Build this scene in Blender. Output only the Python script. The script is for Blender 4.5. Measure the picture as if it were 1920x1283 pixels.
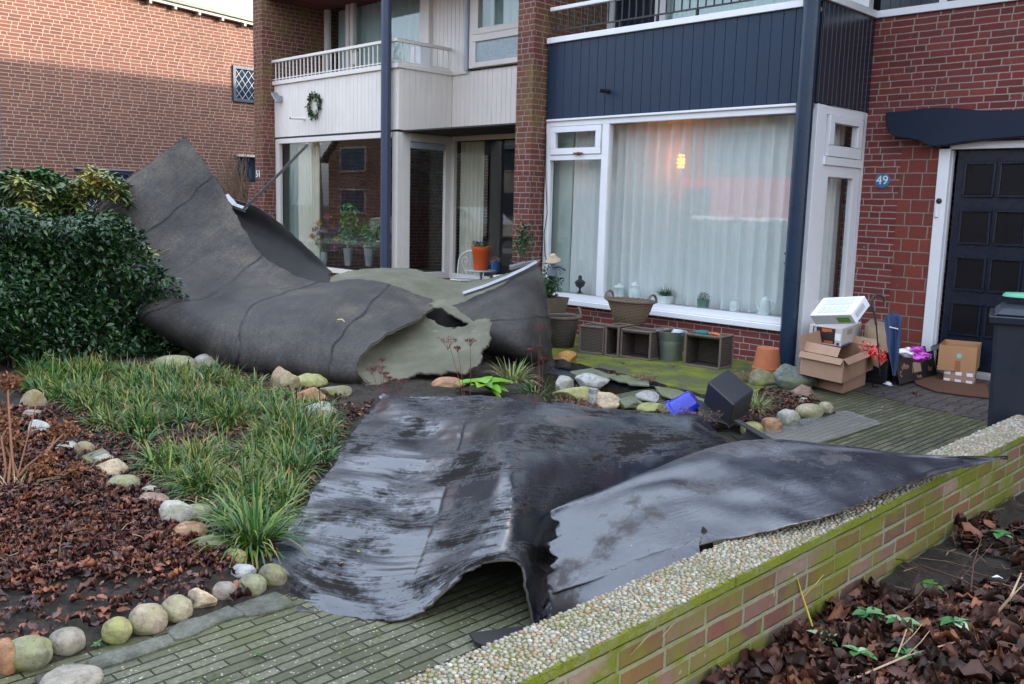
import bpy, bmesh, math, random
import numpy as np
from mathutils import Vector, Matrix, Euler
for o in list(bpy.data.objects): bpy.data.objects.remove(o)
R_=math.radians
random.seed(7); rng=np.random.default_rng(7)
SC=bpy.context.scene; COL=SC.collection
# ------------------------------------------------------------------ camera
HD,PT,RL,FP=R_(45.12380661),R_(8.43256212),R_(1.51292137),1707.684
CAM=np.array([0,0,1.5])
_f=np.array([-math.sin(HD)*math.cos(PT),math.cos(HD)*math.cos(PT),-math.sin(PT)])
_r=np.array([math.cos(HD),math.sin(HD),0.]); _u=np.cross(_r,_f)
_r2=math.cos(RL)*_r+math.sin(RL)*_u; _u2=-math.sin(RL)*_r+math.cos(RL)*_u
cd=bpy.data.cameras.new('camera'); cam=bpy.data.objects.new('camera',cd); COL.objects.link(cam)
cd.sensor_width=36; cd.lens=FP/1920*36; cd.clip_start=.05; cd.clip_end=2000
M=Matrix(((_r2[0],_u2[0],-_f[0],0),(_r2[1],_u2[1],-_f[1],0),(_r2[2],_u2[2],-_f[2],1.5),(0,0,0,1)))
cam.matrix_world=M; SC.camera=cam
# ------------------------------------------------------------------ light
SUN_AZ,SUN_EL=R_(52),R_(15)      # azimuth from +Y towards +X
w=bpy.data.worlds.new("World"); SC.world=w; w.use_nodes=True
nt=w.node_tree; nt.nodes.clear()
sky=nt.nodes.new('ShaderNodeTexSky'); sky.sky_type='NISHITA'; sky.sun_disc=False
sky.sun_elevation=SUN_EL; sky.sun_rotation=SUN_AZ; sky.dust_density=3.0; sky.ozone_density=1.5
hs=nt.nodes.new('ShaderNodeHueSaturation'); hs.inputs['Saturation'].default_value=.62
bg=nt.nodes.new('ShaderNodeBackground'); bg.inputs[1].default_value=.15
wo=nt.nodes.new('ShaderNodeOutputWorld')
# thin cloud cover over the clear sky: evens the colour out and makes the zenith the brightest part
tn=nt.nodes.new('ShaderNodeMix'); tn.data_type='RGBA'; tn.inputs[0].default_value=.60; tn.inputs[7].default_value=(1.16,1.30,1.58,1)
tc=nt.nodes.new('ShaderNodeTexCoord'); sx=nt.nodes.new('ShaderNodeSeparateXYZ'); nt.links.new(tc.outputs['Generated'],sx.inputs[0])
cn=nt.nodes.new('ShaderNodeTexNoise'); cn.inputs['Scale'].default_value=2.2; cn.inputs['Detail'].default_value=5; nt.links.new(tc.outputs['Generated'],cn.inputs['Vector'])
g1=nt.nodes.new('ShaderNodeMath'); g1.operation='MULTIPLY_ADD'; g1.use_clamp=False; nt.links.new(sx.outputs[2],g1.inputs[0]); g1.inputs[1].default_value=.95; g1.inputs[2].default_value=.35
g2=nt.nodes.new('ShaderNodeMath'); g2.operation='MULTIPLY_ADD'; nt.links.new(cn.outputs[0],g2.inputs[0]); g2.inputs[1].default_value=.6; nt.links.new(g1.outputs[0],g2.inputs[2])
g3=nt.nodes.new('ShaderNodeMath'); g3.operation='MULTIPLY'; nt.links.new(g2.outputs[0],g3.inputs[0]); g3.inputs[1].default_value=.15
nt.links.new(sky.outputs[0],hs.inputs['Color']); nt.links.new(hs.outputs[0],tn.inputs[6]); nt.links.new(tn.outputs[2],bg.inputs[0]); nt.links.new(g3.outputs[0],bg.inputs[1])
nt.links.new(bg.outputs[0],wo.inputs[0])
sl=bpy.data.lights.new('sun','SUN'); sl.energy=1.0; sl.angle=R_(1.6); sl.color=(1,.84,.66)
so=bpy.data.objects.new('sun',sl); COL.objects.link(so)
sd=Vector((math.sin(SUN_AZ)*math.cos(SUN_EL),math.cos(SUN_AZ)*math.cos(SUN_EL),math.sin(SUN_EL)))
so.rotation_euler=sd.to_track_quat('Z','Y').to_euler(); so.location=(10,10,20)
SC.view_settings.view_transform='Standard'; SC.view_settings.look='None'
SC.view_settings.gamma=1; SC.view_settings.exposure=3.1
SC.cycles.max_bounces=8; SC.cycles.transparent_max_bounces=12
SC.cycles.glossy_bounces=3; SC.cycles.caustics_reflective=False; SC.cycles.caustics_refractive=False
# ------------------------------------------------------------------ pixel -> place on a known plane
def ray(x,y): return _r2*((x-960)/FP)-_u2*((y-641.5)/FP)+_f
def G(x,y,z=0.): d=ray(x,y); return CAM+d*(z-1.5)/d[2]
def PX(x,y,X): d=ray(x,y); return CAM+d*X/d[0]
def PY(x,y,Y): d=ray(x,y); return CAM+d*Y/d[1]
def PD(x,y,D): return CAM+ray(x,y)*D
# ------------------------------------------------------------------ noise
def _h(i,j,k,s):
    n=(i*374761393+j*668265263+k*2147483647+s*1274126177)&0xffffffff
    n=((n^(n>>13))*1274126177)&0xffffffff
    return ((n^(n>>16))&0xffff)/65535.
def vn(P,sc=1.,s=0):
    P=np.asarray(P,float)*sc; i=np.floor(P).astype(np.int64); f=P-i; f=f*f*(3-2*f); r=0
    for a in (0,1):
        for b in (0,1):
            for c in (0,1):
                wgt=(f[...,0] if a else 1-f[...,0])*(f[...,1] if b else 1-f[...,1])*(f[...,2] if c else 1-f[...,2])
                r=r+wgt*_h(i[...,0]+a,i[...,1]+b,i[...,2]+c,s)
    return r*2-1
def fbm(P,sc=1.,o=3,s=0): return sum(vn(P,sc*2**k,s+k)/2**k for k in range(o))
# ------------------------------------------------------------------ materials
class NT:
    def __init__(s,name):
        s.m=bpy.data.materials.new(name); s.m.use_nodes=True; s.t=s.m.node_tree; s.N=s.t.nodes; s.L=s.t.links
        s.b=s.N['Principled BSDF']; s.out=s.N['Material Output']
        s.b.inputs['Specular IOR Level'].default_value=.3
    def n(s,t,**k):
        x=s.N.new(t)
        for a,v in k.items(): setattr(x,a,v)
        return x
    def put(s,i,v):
        if isinstance(v,bpy.types.NodeSocket): s.L.new(v,i)
        elif isinstance(v,(tuple,list)):
            i.default_value=tuple(v)+(1,) if len(v)==3 and len(i.default_value)==4 else tuple(v)
        else: i.default_value=v
    def ma(s,op,a,b=0.,c=None,clamp=False):
        x=s.n('ShaderNodeMath',operation=op,use_clamp=clamp); s.put(x.inputs[0],a); s.put(x.inputs[1],b)
        if c is not None: s.put(x.inputs[2],c)
        return x.outputs[0]
    def mix(s,f,a,b,bt='MIX'):
        x=s.n('ShaderNodeMix',data_type='RGBA',blend_type=bt); s.put(x.inputs[0],f); s.put(x.inputs[6],a); s.put(x.inputs[7],b); return x.outputs[2]
    def ramp(s,f,st):
        x=s.n('ShaderNodeValToRGB'); e=x.color_ramp.elements
        while len(e)<len(st): e.new(.5)
        for i,(p,c) in enumerate(st):
            e[i].position=p; e[i].color=(tuple(c)+(1,)) if isinstance(c,(tuple,list)) else (c,c,c,1)
        s.put(x.inputs[0],f); return x.outputs[0]
    def geo(s): return s.n('ShaderNodeNewGeometry').outputs['Position']
    def obj(s): return s.n('ShaderNodeTexCoord').outputs['Object']
    def sep(s,v): x=s.n('ShaderNodeSeparateXYZ'); s.put(x.inputs[0],v); return x.outputs
    def comb(s,a,b,c=0.):
        x=s.n('ShaderNodeCombineXYZ'); s.put(x.inputs[0],a); s.put(x.inputs[1],b); s.put(x.inputs[2],c); return x.outputs[0]
    def scl(s,v,k):
        x=s.n('ShaderNodeMapping'); s.put(x.inputs[0],v); x.inputs['Scale'].default_value=k; return x.outputs[0]
    def noise(s,v,sc,det=4,ro=.55,dist=0):
        x=s.n('ShaderNodeTexNoise'); s.put(x.inputs['Vector'],v); x.inputs['Scale'].default_value=sc
        x.inputs['Detail'].default_value=det; x.inputs['Roughness'].default_value=ro; x.inputs['Distortion'].default_value=dist
        return x.outputs[0]
    def vor(s,v,sc,f='F1',o=0):
        x=s.n('ShaderNodeTexVoronoi',feature=f); s.put(x.inputs['Vector'],v); x.inputs['Scale'].default_value=sc; return x.outputs[o]
    def wn(s,v):
        x=s.n('ShaderNodeTexWhiteNoise',noise_dimensions='3D'); s.put(x.inputs[0],v); return x.outputs[0]
    def att(s,name): return s.n('ShaderNodeAttribute',attribute_name=name).outputs['Fac']
    def bump(s,h,st=.5,d=.01,nrm=None):
        x=s.n('ShaderNodeBump'); x.inputs['Strength'].default_value=st; x.inputs['Distance'].default_value=d; s.put(x.inputs['Height'],h)
        if nrm is not None: s.L.new(nrm,x.inputs['Normal'])
        return x.outputs[0]
    def fin(s,col=None,rough=None,nrm=None,metal=None,spec=None):
        for k,v in (('Base Color',col),('Roughness',rough),('Normal',nrm),('Metallic',metal),('Specular IOR Level',spec)):
            if v is not None: s.put(s.b.inputs[k],v)
        return s.m
def plain(name,c,r=.5,var=.12,sc=9,metal=0.,bump=.0,spec=.4):
    t=NT(name); p=t.obj(); n=t.noise(p,sc,5)
    col=t.mix(n,tuple(x*(1-var) for x in c),tuple(min(1,x*(1+var)) for x in c))
    nr=t.bump(t.noise(p,sc*8,3),bump,.004) if bump else None
    rg=t.ma('ADD',t.ma('MULTIPLY',t.noise(p,sc*1.7,3),.25),r-.12,clamp=True)
    return t.fin(col,rg,nr,metal,spec)
def brick(name,cols,mortar,rowh=.0645,per=.555,b1=.222,b2=.444,moss=None,dirt=.3,sh=0.,wide=1.,tint=None,joint=.0055,blk=.0):
    t=NT(name); P=t.geo(); x,y,z=t.sep(P)
    nx,ny,nz=t.sep(t.n('ShaderNodeNewGeometry').outputs['True Normal'])
    side=t.ma('GREATER_THAN',t.ma('ABSOLUTE',nx),.7)
    u=t.ma('ADD',t.ma('MULTIPLY',x,t.ma('SUBTRACT',1.,side)),t.ma('MULTIPLY',y,side))
    wob=t.noise(P,14,2); u=t.ma('ADD',u,t.ma('MULTIPLY',t.ma('SUBTRACT',wob,.5),.012))
    zz=t.ma('ADD',z,t.ma('MULTIPLY',t.ma('SUBTRACT',t.noise(P,9,2),.5),.010)); zz=t.ma('ADD',zz,sh)
    rz=t.ma('DIVIDE',zz,rowh); row=t.ma('FLOOR',rz); fz=t.ma('SUBTRACT',rz,row)
    hr=t.wn(t.comb(row,3.3,1.7))
    q=t.ma('DIVIDE',t.ma('ADD',u,t.ma('MULTIPLY',hr,per)),per); qi=t.ma('FLOOR',q); p=t.ma('MULTIPLY',t.ma('SUBTRACT',q,qi),per)
    idx=t.ma('ADD',t.ma('GREATER_THAN',p,b1),t.ma('GREATER_THAN',p,b2))
    bid=t.wn(t.comb(qi,row,idx))
    d=t.ma('MINIMUM',t.ma('MINIMUM',p,t.ma('ABSOLUTE',t.ma('SUBTRACT',p,b1))),t.ma('MINIMUM',t.ma('ABSOLUTE',t.ma('SUBTRACT',p,b2)),t.ma('SUBTRACT',per,p)))
    dz=t.ma('MULTIPLY',t.ma('MINIMUM',fz,t.ma('SUBTRACT',1.,fz)),rowh)
    dm=t.ma('MINIMUM',d,dz); dm=t.ma('ADD',dm,t.ma('MULTIPLY',t.ma('SUBTRACT',t.noise(P,60,3),.5),.006))
    mask=t.ma('DIVIDE',t.ma('SUBTRACT',dm,joint*.75),joint*.5,clamp=True)   # 1 brick, 0 joint
    k=len(cols); bc=t.ramp(bid,[(i/(k-1),c) for i,c in enumerate(cols)])
    n2=t.noise(P,35,5,.65); bc=t.mix(t.ma('MULTIPLY',t.ma('SUBTRACT',n2,.35),1.1,clamp=True),bc,tuple(c*.55 for c in cols[0]))
    col=t.mix(mask,t.mix(t.noise(P,20,3),mortar,tuple(c*.62 for c in mortar)),bc)
    big=t.noise(P,.9,4); col=t.mix(t.ma('MULTIPLY',t.ma('SUBTRACT',big,.45),dirt*4,clamp=True),col,t.mix(.55,col,(.035,.028,.028)))
    sp=t.ma('GREATER_THAN',t.noise(P,22,2,.4),.76); col=t.mix(t.ma('MULTIPLY',sp,.6),col,(.42,.40,.38))
    if moss:
        mc,f0,f1,zlo=moss
        mm=t.ma('MULTIPLY',t.ma('SUBTRACT',t.noise(P,2.6,5,.65),f0),f1,clamp=True)
        mm=t.ma('MULTIPLY',mm,t.ramp(t.noise(P,25,4),[(.3,.55),(.6,1.)]))
        mm=t.ma('MULTIPLY',mm,t.ramp(bid,[(0,.45),(.35,1),(1,1)]))
        if zlo is not None: mm=t.ma('MULTIPLY',mm,t.ma('MULTIPLY',t.ma('SUBTRACT',z,zlo[0]),zlo[1],clamp=True))
        col=t.mix(mm,col,mc)
    h=t.ma('ADD',t.ma('MULTIPLY',mask,1.),t.ma('MULTIPLY',n2,.35))
    return t.fin(col,.82,t.bump(h,.9,.006),spec=.25)
# ------------------------------------------------------------------ geometry builder
class B:
    def __init__(s): s.v=[]; s.f=[]; s.mi=[]
    def add(s,vs,fs,m=0):
        o=len(s.v); s.v+= [tuple(map(float,p)) for p in vs]; s.f+=[tuple(i+o for i in f) for f in fs]; s.mi+=[m]*len(fs)
    def box(s,x0,x1,y0,y1,z0,z1,m=0):
        if x0>x1:x0,x1=x1,x0
        if y0>y1:y0,y1=y1,y0
        s.add([(x0,y0,z0),(x1,y0,z0),(x1,y1,z0),(x0,y1,z0),(x0,y0,z1),(x1,y0,z1),(x1,y1,z1),(x0,y1,z1)],
              [(0,3,2,1),(4,5,6,7),(0,1,5,4),(1,2,6,5),(2,3,7,6),(3,0,4,7)],m); return s
    def obox(s,c,sz,rot,m=0):
        R=rot if isinstance(rot,Matrix) else Euler(rot).to_matrix(); c=Vector(c); vs=[]
        for k in range(8):
            p=Vector(((-.5,.5)[k&1]*sz[0],(-.5,.5)[k>>1&1]*sz[1],(-.5,.5)[k>>2&1]*sz[2])); vs.append(c+R@p)
        s.add(vs,[(0,2,3,1),(4,5,7,6),(0,1,5,4),(1,3,7,5),(3,2,6,7),(2,0,4,6)],m); return s
    def tube(s,pts,r,n=8,m=0,cap=True):
        P=[Vector(p) for p in pts]; k=len(P); rr=r if isinstance(r,(list,tuple)) else [r]*k; vs=[]; fs=[]
        t=(P[1]-P[0]).normalized(); a=t.orthogonal().normalized()
        for i in range(k):
            t=(P[min(i+1,k-1)]-P[max(i-1,0)])
            t=t.normalized() if t.length>1e-9 else Vector((0,0,1))
            a=(a-t*a.dot(t)); a=a.normalized() if a.length>1e-6 else t.orthogonal().normalized(); b=t.cross(a)
            for j in range(n):
                q=2*math.pi*j/n; vs.append(P[i]+(a*math.cos(q)+b*math.sin(q))*rr[i])
        for i in range(k-1):
            for j in range(n): fs.append((i*n+j,i*n+(j+1)%n,(i+1)*n+(j+1)%n,(i+1)*n+j))
        if cap: fs+= [tuple(range(n))[::-1],tuple((k-1)*n+j for j in range(n))]
        s.add(vs,fs,m); return s
    def lathe(s,prof,c=(0,0,0),n=24,R=None,m=0,sx=1.,sy=1.):
        vs=[];c=Vector(c);fs=[];k=len(prof)
        for (r,z) in prof:
            for j in range(n):
                q=2*math.pi*j/n; p=Vector((r*math.cos(q)*sx,r*math.sin(q)*sy,z))
                if R is not None: p=R@p
                vs.append(c+p)
        for i in range(k-1):
            for j in range(n): fs.append((i*n+j,i*n+(j+1)%n,(i+1)*n+(j+1)%n,(i+1)*n+j))
        if prof[0][0]>1e-6 : fs.append(tuple(range(n))[::-1])
        if prof[-1][0]>1e-6 : fs.append(tuple((k-1)*n+j for j in range(n)))
        s.add(vs,fs,m); return s
    def prism(s,poly,off,m=0):
        k=len(poly); off=Vector(off); P=[Vector(p) for p in poly]
        s.add(P+[p+off for p in P],[tuple(range(k))[::-1],tuple(range(k,2*k))]+[(i,(i+1)%k,k+(i+1)%k,k+i) for i in range(k)],m); return s
OFF={}
def link(name,me,mats,parent):
    o=bpy.data.objects.new(name,me); COL.objects.link(o)
    for m in (mats if isinstance(mats,(list,tuple)) else [mats]): me.materials.append(m)
    if parent is not None: o.parent=parent; OFF[o.name]=OFF[parent.name]
    return o
def finish(me,smooth,bevel=0):
    bm=bmesh.new(); bm.from_mesh(me); bmesh.ops.remove_doubles(bm,verts=bm.verts,dist=1e-6)
    bmesh.ops.recalc_face_normals(bm,faces=bm.faces)
    if bevel:
        ed=[e for e in bm.edges if len(e.link_faces)==2 and e.calc_face_angle(0)>.5]
        bmesh.ops.bevel(bm,geom=ed,offset=bevel,segments=1,profile=.6,affect='EDGES',clamp_overlap=True)
    bm.to_mesh(me); bm.free()
    if smooth:
        me.polygons.foreach_set('use_smooth',[True]*len(me.polygons)); me.set_sharp_from_angle(angle=R_(smooth if smooth>1 else 40))
def part(name,b,mats,parent,bevel=0,smooth=0,label=None):
    off=OFF[parent.name]; me=bpy.data.meshes.new(name)
    me.from_pydata([(v[0]-off[0],v[1]-off[1],v[2]-off[2]) for v in b.v],[],b.f)
    me.polygons.foreach_set('material_index',b.mi)
    finish(me,smooth,bevel); o=link(name,me,mats,parent)
    if label: o['label']=label
    return o
def thing(name,label,cat,loc=(0,0,0),group=None):
    o=bpy.data.objects.new(name,None); COL.objects.link(o); o.location=tuple(map(float,loc)); o.empty_display_size=.1
    o['label']=label; o['category']=cat
    if group: o['group']=group
    OFF[o.name]=tuple(map(float,loc)); return o
def solo(name,b,mats,label=None,cat=None,group=None,kind=None,bevel=0,smooth=0,loc=None):
    V=np.array(b.v)
    if loc is None: loc=(float((V[:,0].min()+V[:,0].max())/2),float((V[:,1].min()+V[:,1].max())/2),float(V[:,2].min()))
    me=bpy.data.meshes.new(name); me.from_pydata([tuple(v) for v in V-np.array(loc)],[],b.f)
    me.polygons.foreach_set('material_index',b.mi); finish(me,smooth,bevel)
    o=link(name,me,mats,None); o.location=loc; OFF[o.name]=loc
    tag(o,label,cat,group,kind); return o
def tag(o,label=None,cat=None,group=None,kind=None):
    if label:o['label']=label
    if cat:o['category']=cat
    if group:o['group']=group
    if kind:o['kind']=kind
def np_mesh(name,V,F,mats,parent=None,rnd=None,smooth=True,loc=None,extra=None,mi=None):
    """V (n,3), F (m,k) arrays -> one mesh object"""
    V=np.asarray(V,float); off=np.array(OFF[parent.name]) if parent is not None else np.array(loc if loc is not None else (0,0,0))
    me=bpy.data.meshes.new(name); m,k=F.shape
    me.vertices.add(len(V)); me.vertices.foreach_set('co',(V-off).astype(np.float32).ravel())
    me.loops.add(m*k); me.loops.foreach_set('vertex_index',F.astype(np.int32).ravel())
    me.polygons.add(m); me.polygons.foreach_set('loop_start',np.arange(0,m*k,k,dtype=np.int32))
    me.polygons.foreach_set('use_smooth',np.full(m,bool(smooth)))
    if mi is not None: me.polygons.foreach_set('material_index',np.asarray(mi,np.int32))
    me.update(calc_edges=True); me.validate()
    if rnd is not None:
        a=me.attributes.new('rnd','FLOAT','POINT'); a.data.foreach_set('value',np.asarray(rnd,np.float32))
    for kx,vx in (extra or {}).items():
        a=me.attributes.new(kx,'FLOAT','POINT'); a.data.foreach_set('value',np.asarray(vx,np.float32))
    o=link(name,me,mats,parent)
    if parent is None: o.location=tuple(off); OFF[o.name]=tuple(off)
    return o
def rots(yaw,pit,rol):
    cy,sy,cp,sp,cr,sr=np.cos(yaw),np.sin(yaw),np.cos(pit),np.sin(pit),np.cos(rol),np.sin(rol)
    z=np.zeros_like(cy);o=np.ones_like(cy)
    A=np.stack([cy,-sy,z,sy,cy,z,z,z,o],-1).reshape(-1,3,3)
    Bm=np.stack([cp,z,sp,z,o,z,-sp,z,cp],-1).reshape(-1,3,3)
    C=np.stack([o,z,z,z,cr,-sr,z,sr,cr],-1).reshape(-1,3,3)
    return A@Bm@C
def leafbase(l=1.,wd=.45,curl=.25,fold=.12,n=4,tip=1.):
    """leaf along +x, 3 columns, n segments"""
    V=[];F=[]
    for i in range(n+1):
        t=i/n; ww=wd/2*math.sin(math.pi*min(.97,max(.04,t**tip*.95+.03)))
        x=l*t; z=-curl*t*t*l
        V+=[(x,-ww,z+fold*ww),(x,0,z-fold*ww),(x,ww,z+fold*ww)]
    for i in range(n):
        for j in (0,1): F.append((i*3+j,i*3+3+j,i*3+4+j,i*3+1+j))
    return np.array(V),np.array(F)
def scatter(name,bases,pos,R,sc,mats,parent=None,loc=None,pick=None,rn=None,smooth=True):
    N=len(pos); pick=rng.integers(0,len(bases),N) if pick is None else pick
    rn=rng.random(N) if rn is None else rn; Vs=[];Fs=[];Rn=[];o=0
    for k,(bv,bf) in enumerate(bases):
        ix=np.where(pick==k)[0]
        if not len(ix): continue
        v=np.einsum('nij,vj->nvi',R[ix],bv)*np.asarray(sc)[ix][:,None,None]+pos[ix][:,None,:]
        nv=len(bv); Vs.append(v.reshape(-1,3)); Fs.append((bf[None]+(np.arange(len(ix))*nv)[:,None,None]+o).reshape(-1,bf.shape[1]))
        Rn.append(np.repeat(rn[ix],nv)); o+=nv*len(ix)
    return np_mesh(name,np.vstack(Vs),np.vstack(Fs),mats,parent,np.concatenate(Rn),smooth,loc)
def inpoly(P,poly):
    x,y=P[:,0],P[:,1]; r=np.zeros(len(P),bool); n=len(poly)
    for i in range(n):
        x1,y1=poly[i][:2]; x2,y2=poly[(i+1)%n][:2]
        c=((y1>y)!=(y2>y))&(x<(x2-x1)*(y-y1)/(y2-y1+1e-12)+x1); r^=c
    return r
def fillpoly(poly,N):
    p=np.array([q[:2] for q in poly]); lo,hi=p.min(0),p.max(0); out=[]
    while sum(map(len,out))<N:
        c=rng.random((N*2,2))*(hi-lo)+lo; out.append(c[inpoly(c,poly)])
    return np.vstack(out)[:N]
def leafmat(name,stops,rough=.5,trans=0.,spec=.4,nz=20):
    t=NT(name); r=t.att('rnd'); n=t.noise(t.obj(),nz,3)
    c=t.ramp(t.ma('ADD',t.ma('MULTIPLY',r,.8),t.ma('MULTIPLY',n,.2)),stops)
    m=t.fin(c,rough,None,spec=spec*.75)
    if trans: t.b.inputs['Subsurface Weight'].default_value=0; 
    return m
def grid_interp(Pn,nu,nv):
    """Catmull-Rom through a control grid (rows, cols, 3)"""
    def cr(A,n):
        k=len(A); A=np.concatenate([2*A[:1]-A[1:2],A,2*A[-1:]-A[-2:-1]]); t=np.linspace(0,k-1,n); i=np.minimum(t.astype(int),k-2); f=(t-i)
        f=f.reshape((-1,)+(1,)*(A.ndim-1)); a,b,c,d=A[i],A[i+1],A[i+2],A[i+3]
        return .5*((2*b)+(-a+c)*f+(2*a-5*b+4*c-d)*f**2+(-a+3*b-3*c+d)*f**3)
    S=cr(Pn,nu); S=cr(S.transpose(1,0,2),nv).transpose(1,0,2); return S
def cp(rows):
    out=[]
    for r in rows: out.append([G(x,y,z) if z<2.25 else PD(x,y,z) for (x,y,z) in r])
    return np.array(out)
def sheet(name,rows,nu,nv,mats,parent,th=.012,seams=(),amp=.01,nsc=3.,rag=.012,flip=False,dispf=None,rows3=None,ragv0=0.):
    S=grid_interp(cp(rows) if rows3 is None else rows3,nu,nv)
    U,Vv=np.meshgrid(np.linspace(0,1,nu),np.linspace(0,1,nv),indexing='ij')
    # ragged rim
    e=np.stack([U*7,Vv*7,U*0],-1); du=np.gradient(S,axis=0); dv=np.gradient(S,axis=1)
    edge=np.minimum(np.minimum(U*nu,(1-U)*nu),np.minimum(Vv*nv,(1-Vv)*nv)); ef=np.exp(-edge/2.)
    S=S+(np.stack([vn(S,14,11),vn(S,14,12),vn(S,14,13)*.4],-1)+.5*np.stack([vn(S,45,14),vn(S,45,15),vn(S,45,16)*.4],-1))*((rag*ef+ragv0*np.exp(-Vv*nv/3.)))[...,None]
    nn=np.cross(du,dv); nn/=np.linalg.norm(nn,axis=-1,keepdims=True)+1e-12
    if flip: nn=-nn
    d=fbm(S,nsc,3,5)*amp
    if dispf is not None: d=d+dispf(U,Vv,S)
    seam=np.zeros_like(U)
    for sv in seams:
        wob=.004*np.sin(Vv*9+sv*20)+.003*np.sin(Vv*31); q=(U-sv-wob)*nu
        d=d+np.where(q<0,.006*np.exp(q/(nu*.02)),0)
        seam=np.maximum(seam,1.5*np.exp(-(q/.62)**2)*np.clip(.75+.6*vn(S,6,77),0,1))
    S=S+nn*d[...,None]
    T=S-nn*th
    idx=np.arange(nu*nv).reshape(nu,nv); a,b_,c,dq=idx[:-1,:-1],idx[1:,:-1],idx[1:,1:],idx[:-1,1:]
    F1=np.stack([a,b_,c,dq],-1).reshape(-1,4); n0=nu*nv; F2=F1[:,::-1]+n0
    if flip: F1,F2=F1[:,::-1],F2[:,::-1]
    def rim(l): l=np.asarray(l); return np.stack([l[:-1],l[1:],l[1:]+n0,l[:-1]+n0],-1)
    RM=np.vstack([rim(idx[0]),rim(idx[-1][::-1]),rim(idx[:,0][::-1]),rim(idx[:,-1])])
    V=np.vstack([S.reshape(-1,3),T.reshape(-1,3)]); F=np.vstack([F1,F2,RM])
    mi=np.concatenate([np.zeros(len(F1)),np.ones(len(F2)),np.ones(len(RM))*(2 if len(mats)>2 else 1)])
    uu=np.concatenate([U.ravel()]*2); vv=np.concatenate([Vv.ravel()]*2)
    return np_mesh(name,V,F,mats,parent,None,True,mi=mi,extra={'seam':np.concatenate([seam.ravel()]*2),'su':uu,'sv':vv})
def text_into(b,txt,size,M4,ext=.001,m=0,bold=0.):
    cu=bpy.data.curves.new('tmp','FONT'); cu.body=txt; cu.size=size; cu.extrude=ext; cu.align_x='CENTER'; cu.align_y='CENTER'; cu.offset=bold; cu.resolution_u=3
    ob=bpy.data.objects.new('tmp',cu); COL.objects.link(ob); bpy.context.view_layer.update()
    me=ob.evaluated_get(bpy.context.evaluated_depsgraph_get()).to_mesh()
    b.add([M4@v.co for v in me.vertices],[tuple(p.vertices) for p in me.polygons],m)
    bpy.data.objects.remove(ob); bpy.data.curves.remove(cu)
def frameM(o,x,y): # local x,y axes -> world
    x=Vector(x).normalized(); y=Vector(y).normalized(); z=x.cross(y)
    return Matrix(((x[0],y[0],z[0],o[0]),(x[1],y[1],z[1],o[1]),(x[2],y[2],z[2],o[2]),(0,0,0,1)))
def copy_tree(o,loc=None,rz=None,parent=None,label=None,scale=None):
    c=o.copy(); COL.objects.link(c); c.parent=parent
    if loc is not None: c.location=loc
    if rz is not None: c.rotation_euler=(0,0,rz)
    if scale is not None: c.scale=(scale,)*3
    if label: c['label']=label
    for ch in [q for q in bpy.data.objects if q.parent is o]: copy_tree(ch,parent=c)
    return c
# ================================================================== MATERIALS
RED=[(.180,.038,.036),(.225,.046,.042),(.145,.032,.032),(.255,.060,.046),(.20,.048,.046),(.155,.042,.040)]
m_brick=brick('red_brick',RED,(.40,.35,.30),dirt=.30)
m_brickp=brick('pier_brick',[(.17,.045,.035),(.20,.058,.04),(.13,.035,.032),(.16,.04,.04),(.22,.07,.045)],(.33,.30,.25),per=.275,b1=.165,b2=.165,moss=((.16,.13,.035),.42,3.2,(1.9,1.2)),dirt=.35)
m_quoin=brick('large_red_brick',[(.19,.045,.035),(.24,.055,.038),(.17,.04,.034)],(.30,.27,.22),rowh=.129,per=.36,b1=.18,b2=.18,dirt=.15)
m_nb=brick('orange_brown_brick',[(.150,.066,.052),(.19,.084,.064),(.13,.055,.047),(.17,.074,.060),(.118,.052,.047)],(.38,.32,.25),rowh=.0675,dirt=.25,joint=.007)
m_gw=brick('mossy_wall_brick',[(.20,.075,.058),(.155,.058,.046),(.22,.12,.10),(.12,.052,.042),(.29,.20,.18),(.19,.085,.062)],(.30,.31,.21),rowh=.072,per=.44,b1=.22,b2=.22,moss=((.115,.138,.008),.405,6.5,None),dirt=.7,sh=.012,joint=.0085)
def boards(name,c,r=.4,sp=.35):
    t=NT(name); P=t.geo(); n=t.noise(t.scl(P,(1,1,.25)),6,5); n2=t.noise(P,1.3,4)
    col=t.mix(n,tuple(x*.86 for x in c),tuple(min(1,x*1.1) for x in c)); col=t.mix(t.ma('MULTIPLY',t.ma('SUBTRACT',n2,.5),1.6,clamp=True),col,tuple(x*.75+.01 for x in c))
    sc=t.ma('GREATER_THAN',t.noise(t.scl(P,(30,30,5)),1.,2),.79); col=t.mix(t.ma('MULTIPLY',sc,.35),col,(.45,.43,.4))
    return t.fin(col,r,t.bump(t.noise(t.scl(P,(1,1,.1)),60,3),.12,.003),spec=sp)
m_cream=boards('cream_boards',(.78,.72,.66),.45)
m_navy=boards('navy_boards',(.012,.029,.060),.42,.3)
m_navyd=boards('navy_boards_dark',(.018,.024,.040),.22,.5)
m_white=plain('white_paint',(.76,.76,.78),.32,.06,7)
m_cframe=plain('cream_paint',(.73,.68,.63),.38,.06,7)
m_postn=plain('navy_post',(.012,.027,.055),.30,.2,5)
m_post51=plain('slate_blue_post',(.042,.055,.098),.42,.14,4)
m_door=plain('navy_door',(.008,.013,.026),.28,.15,6)
m_green=plain('dark_green_metal',(.03,.07,.06),.4)
m_blueframe=plain('blue_grey_frame',(.035,.055,.09),.45)
m_grey=plain('grey_metal',(.30,.31,.33),.35,.15,12,metal=.6)
m_alu=plain('bare_aluminium',(.55,.56,.58),.32,.2,20,metal=.85,bump=.3)
m_zinc=plain('zinc',(.34,.38,.39),.38,.22,14,metal=.75,bump=.2)
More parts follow.
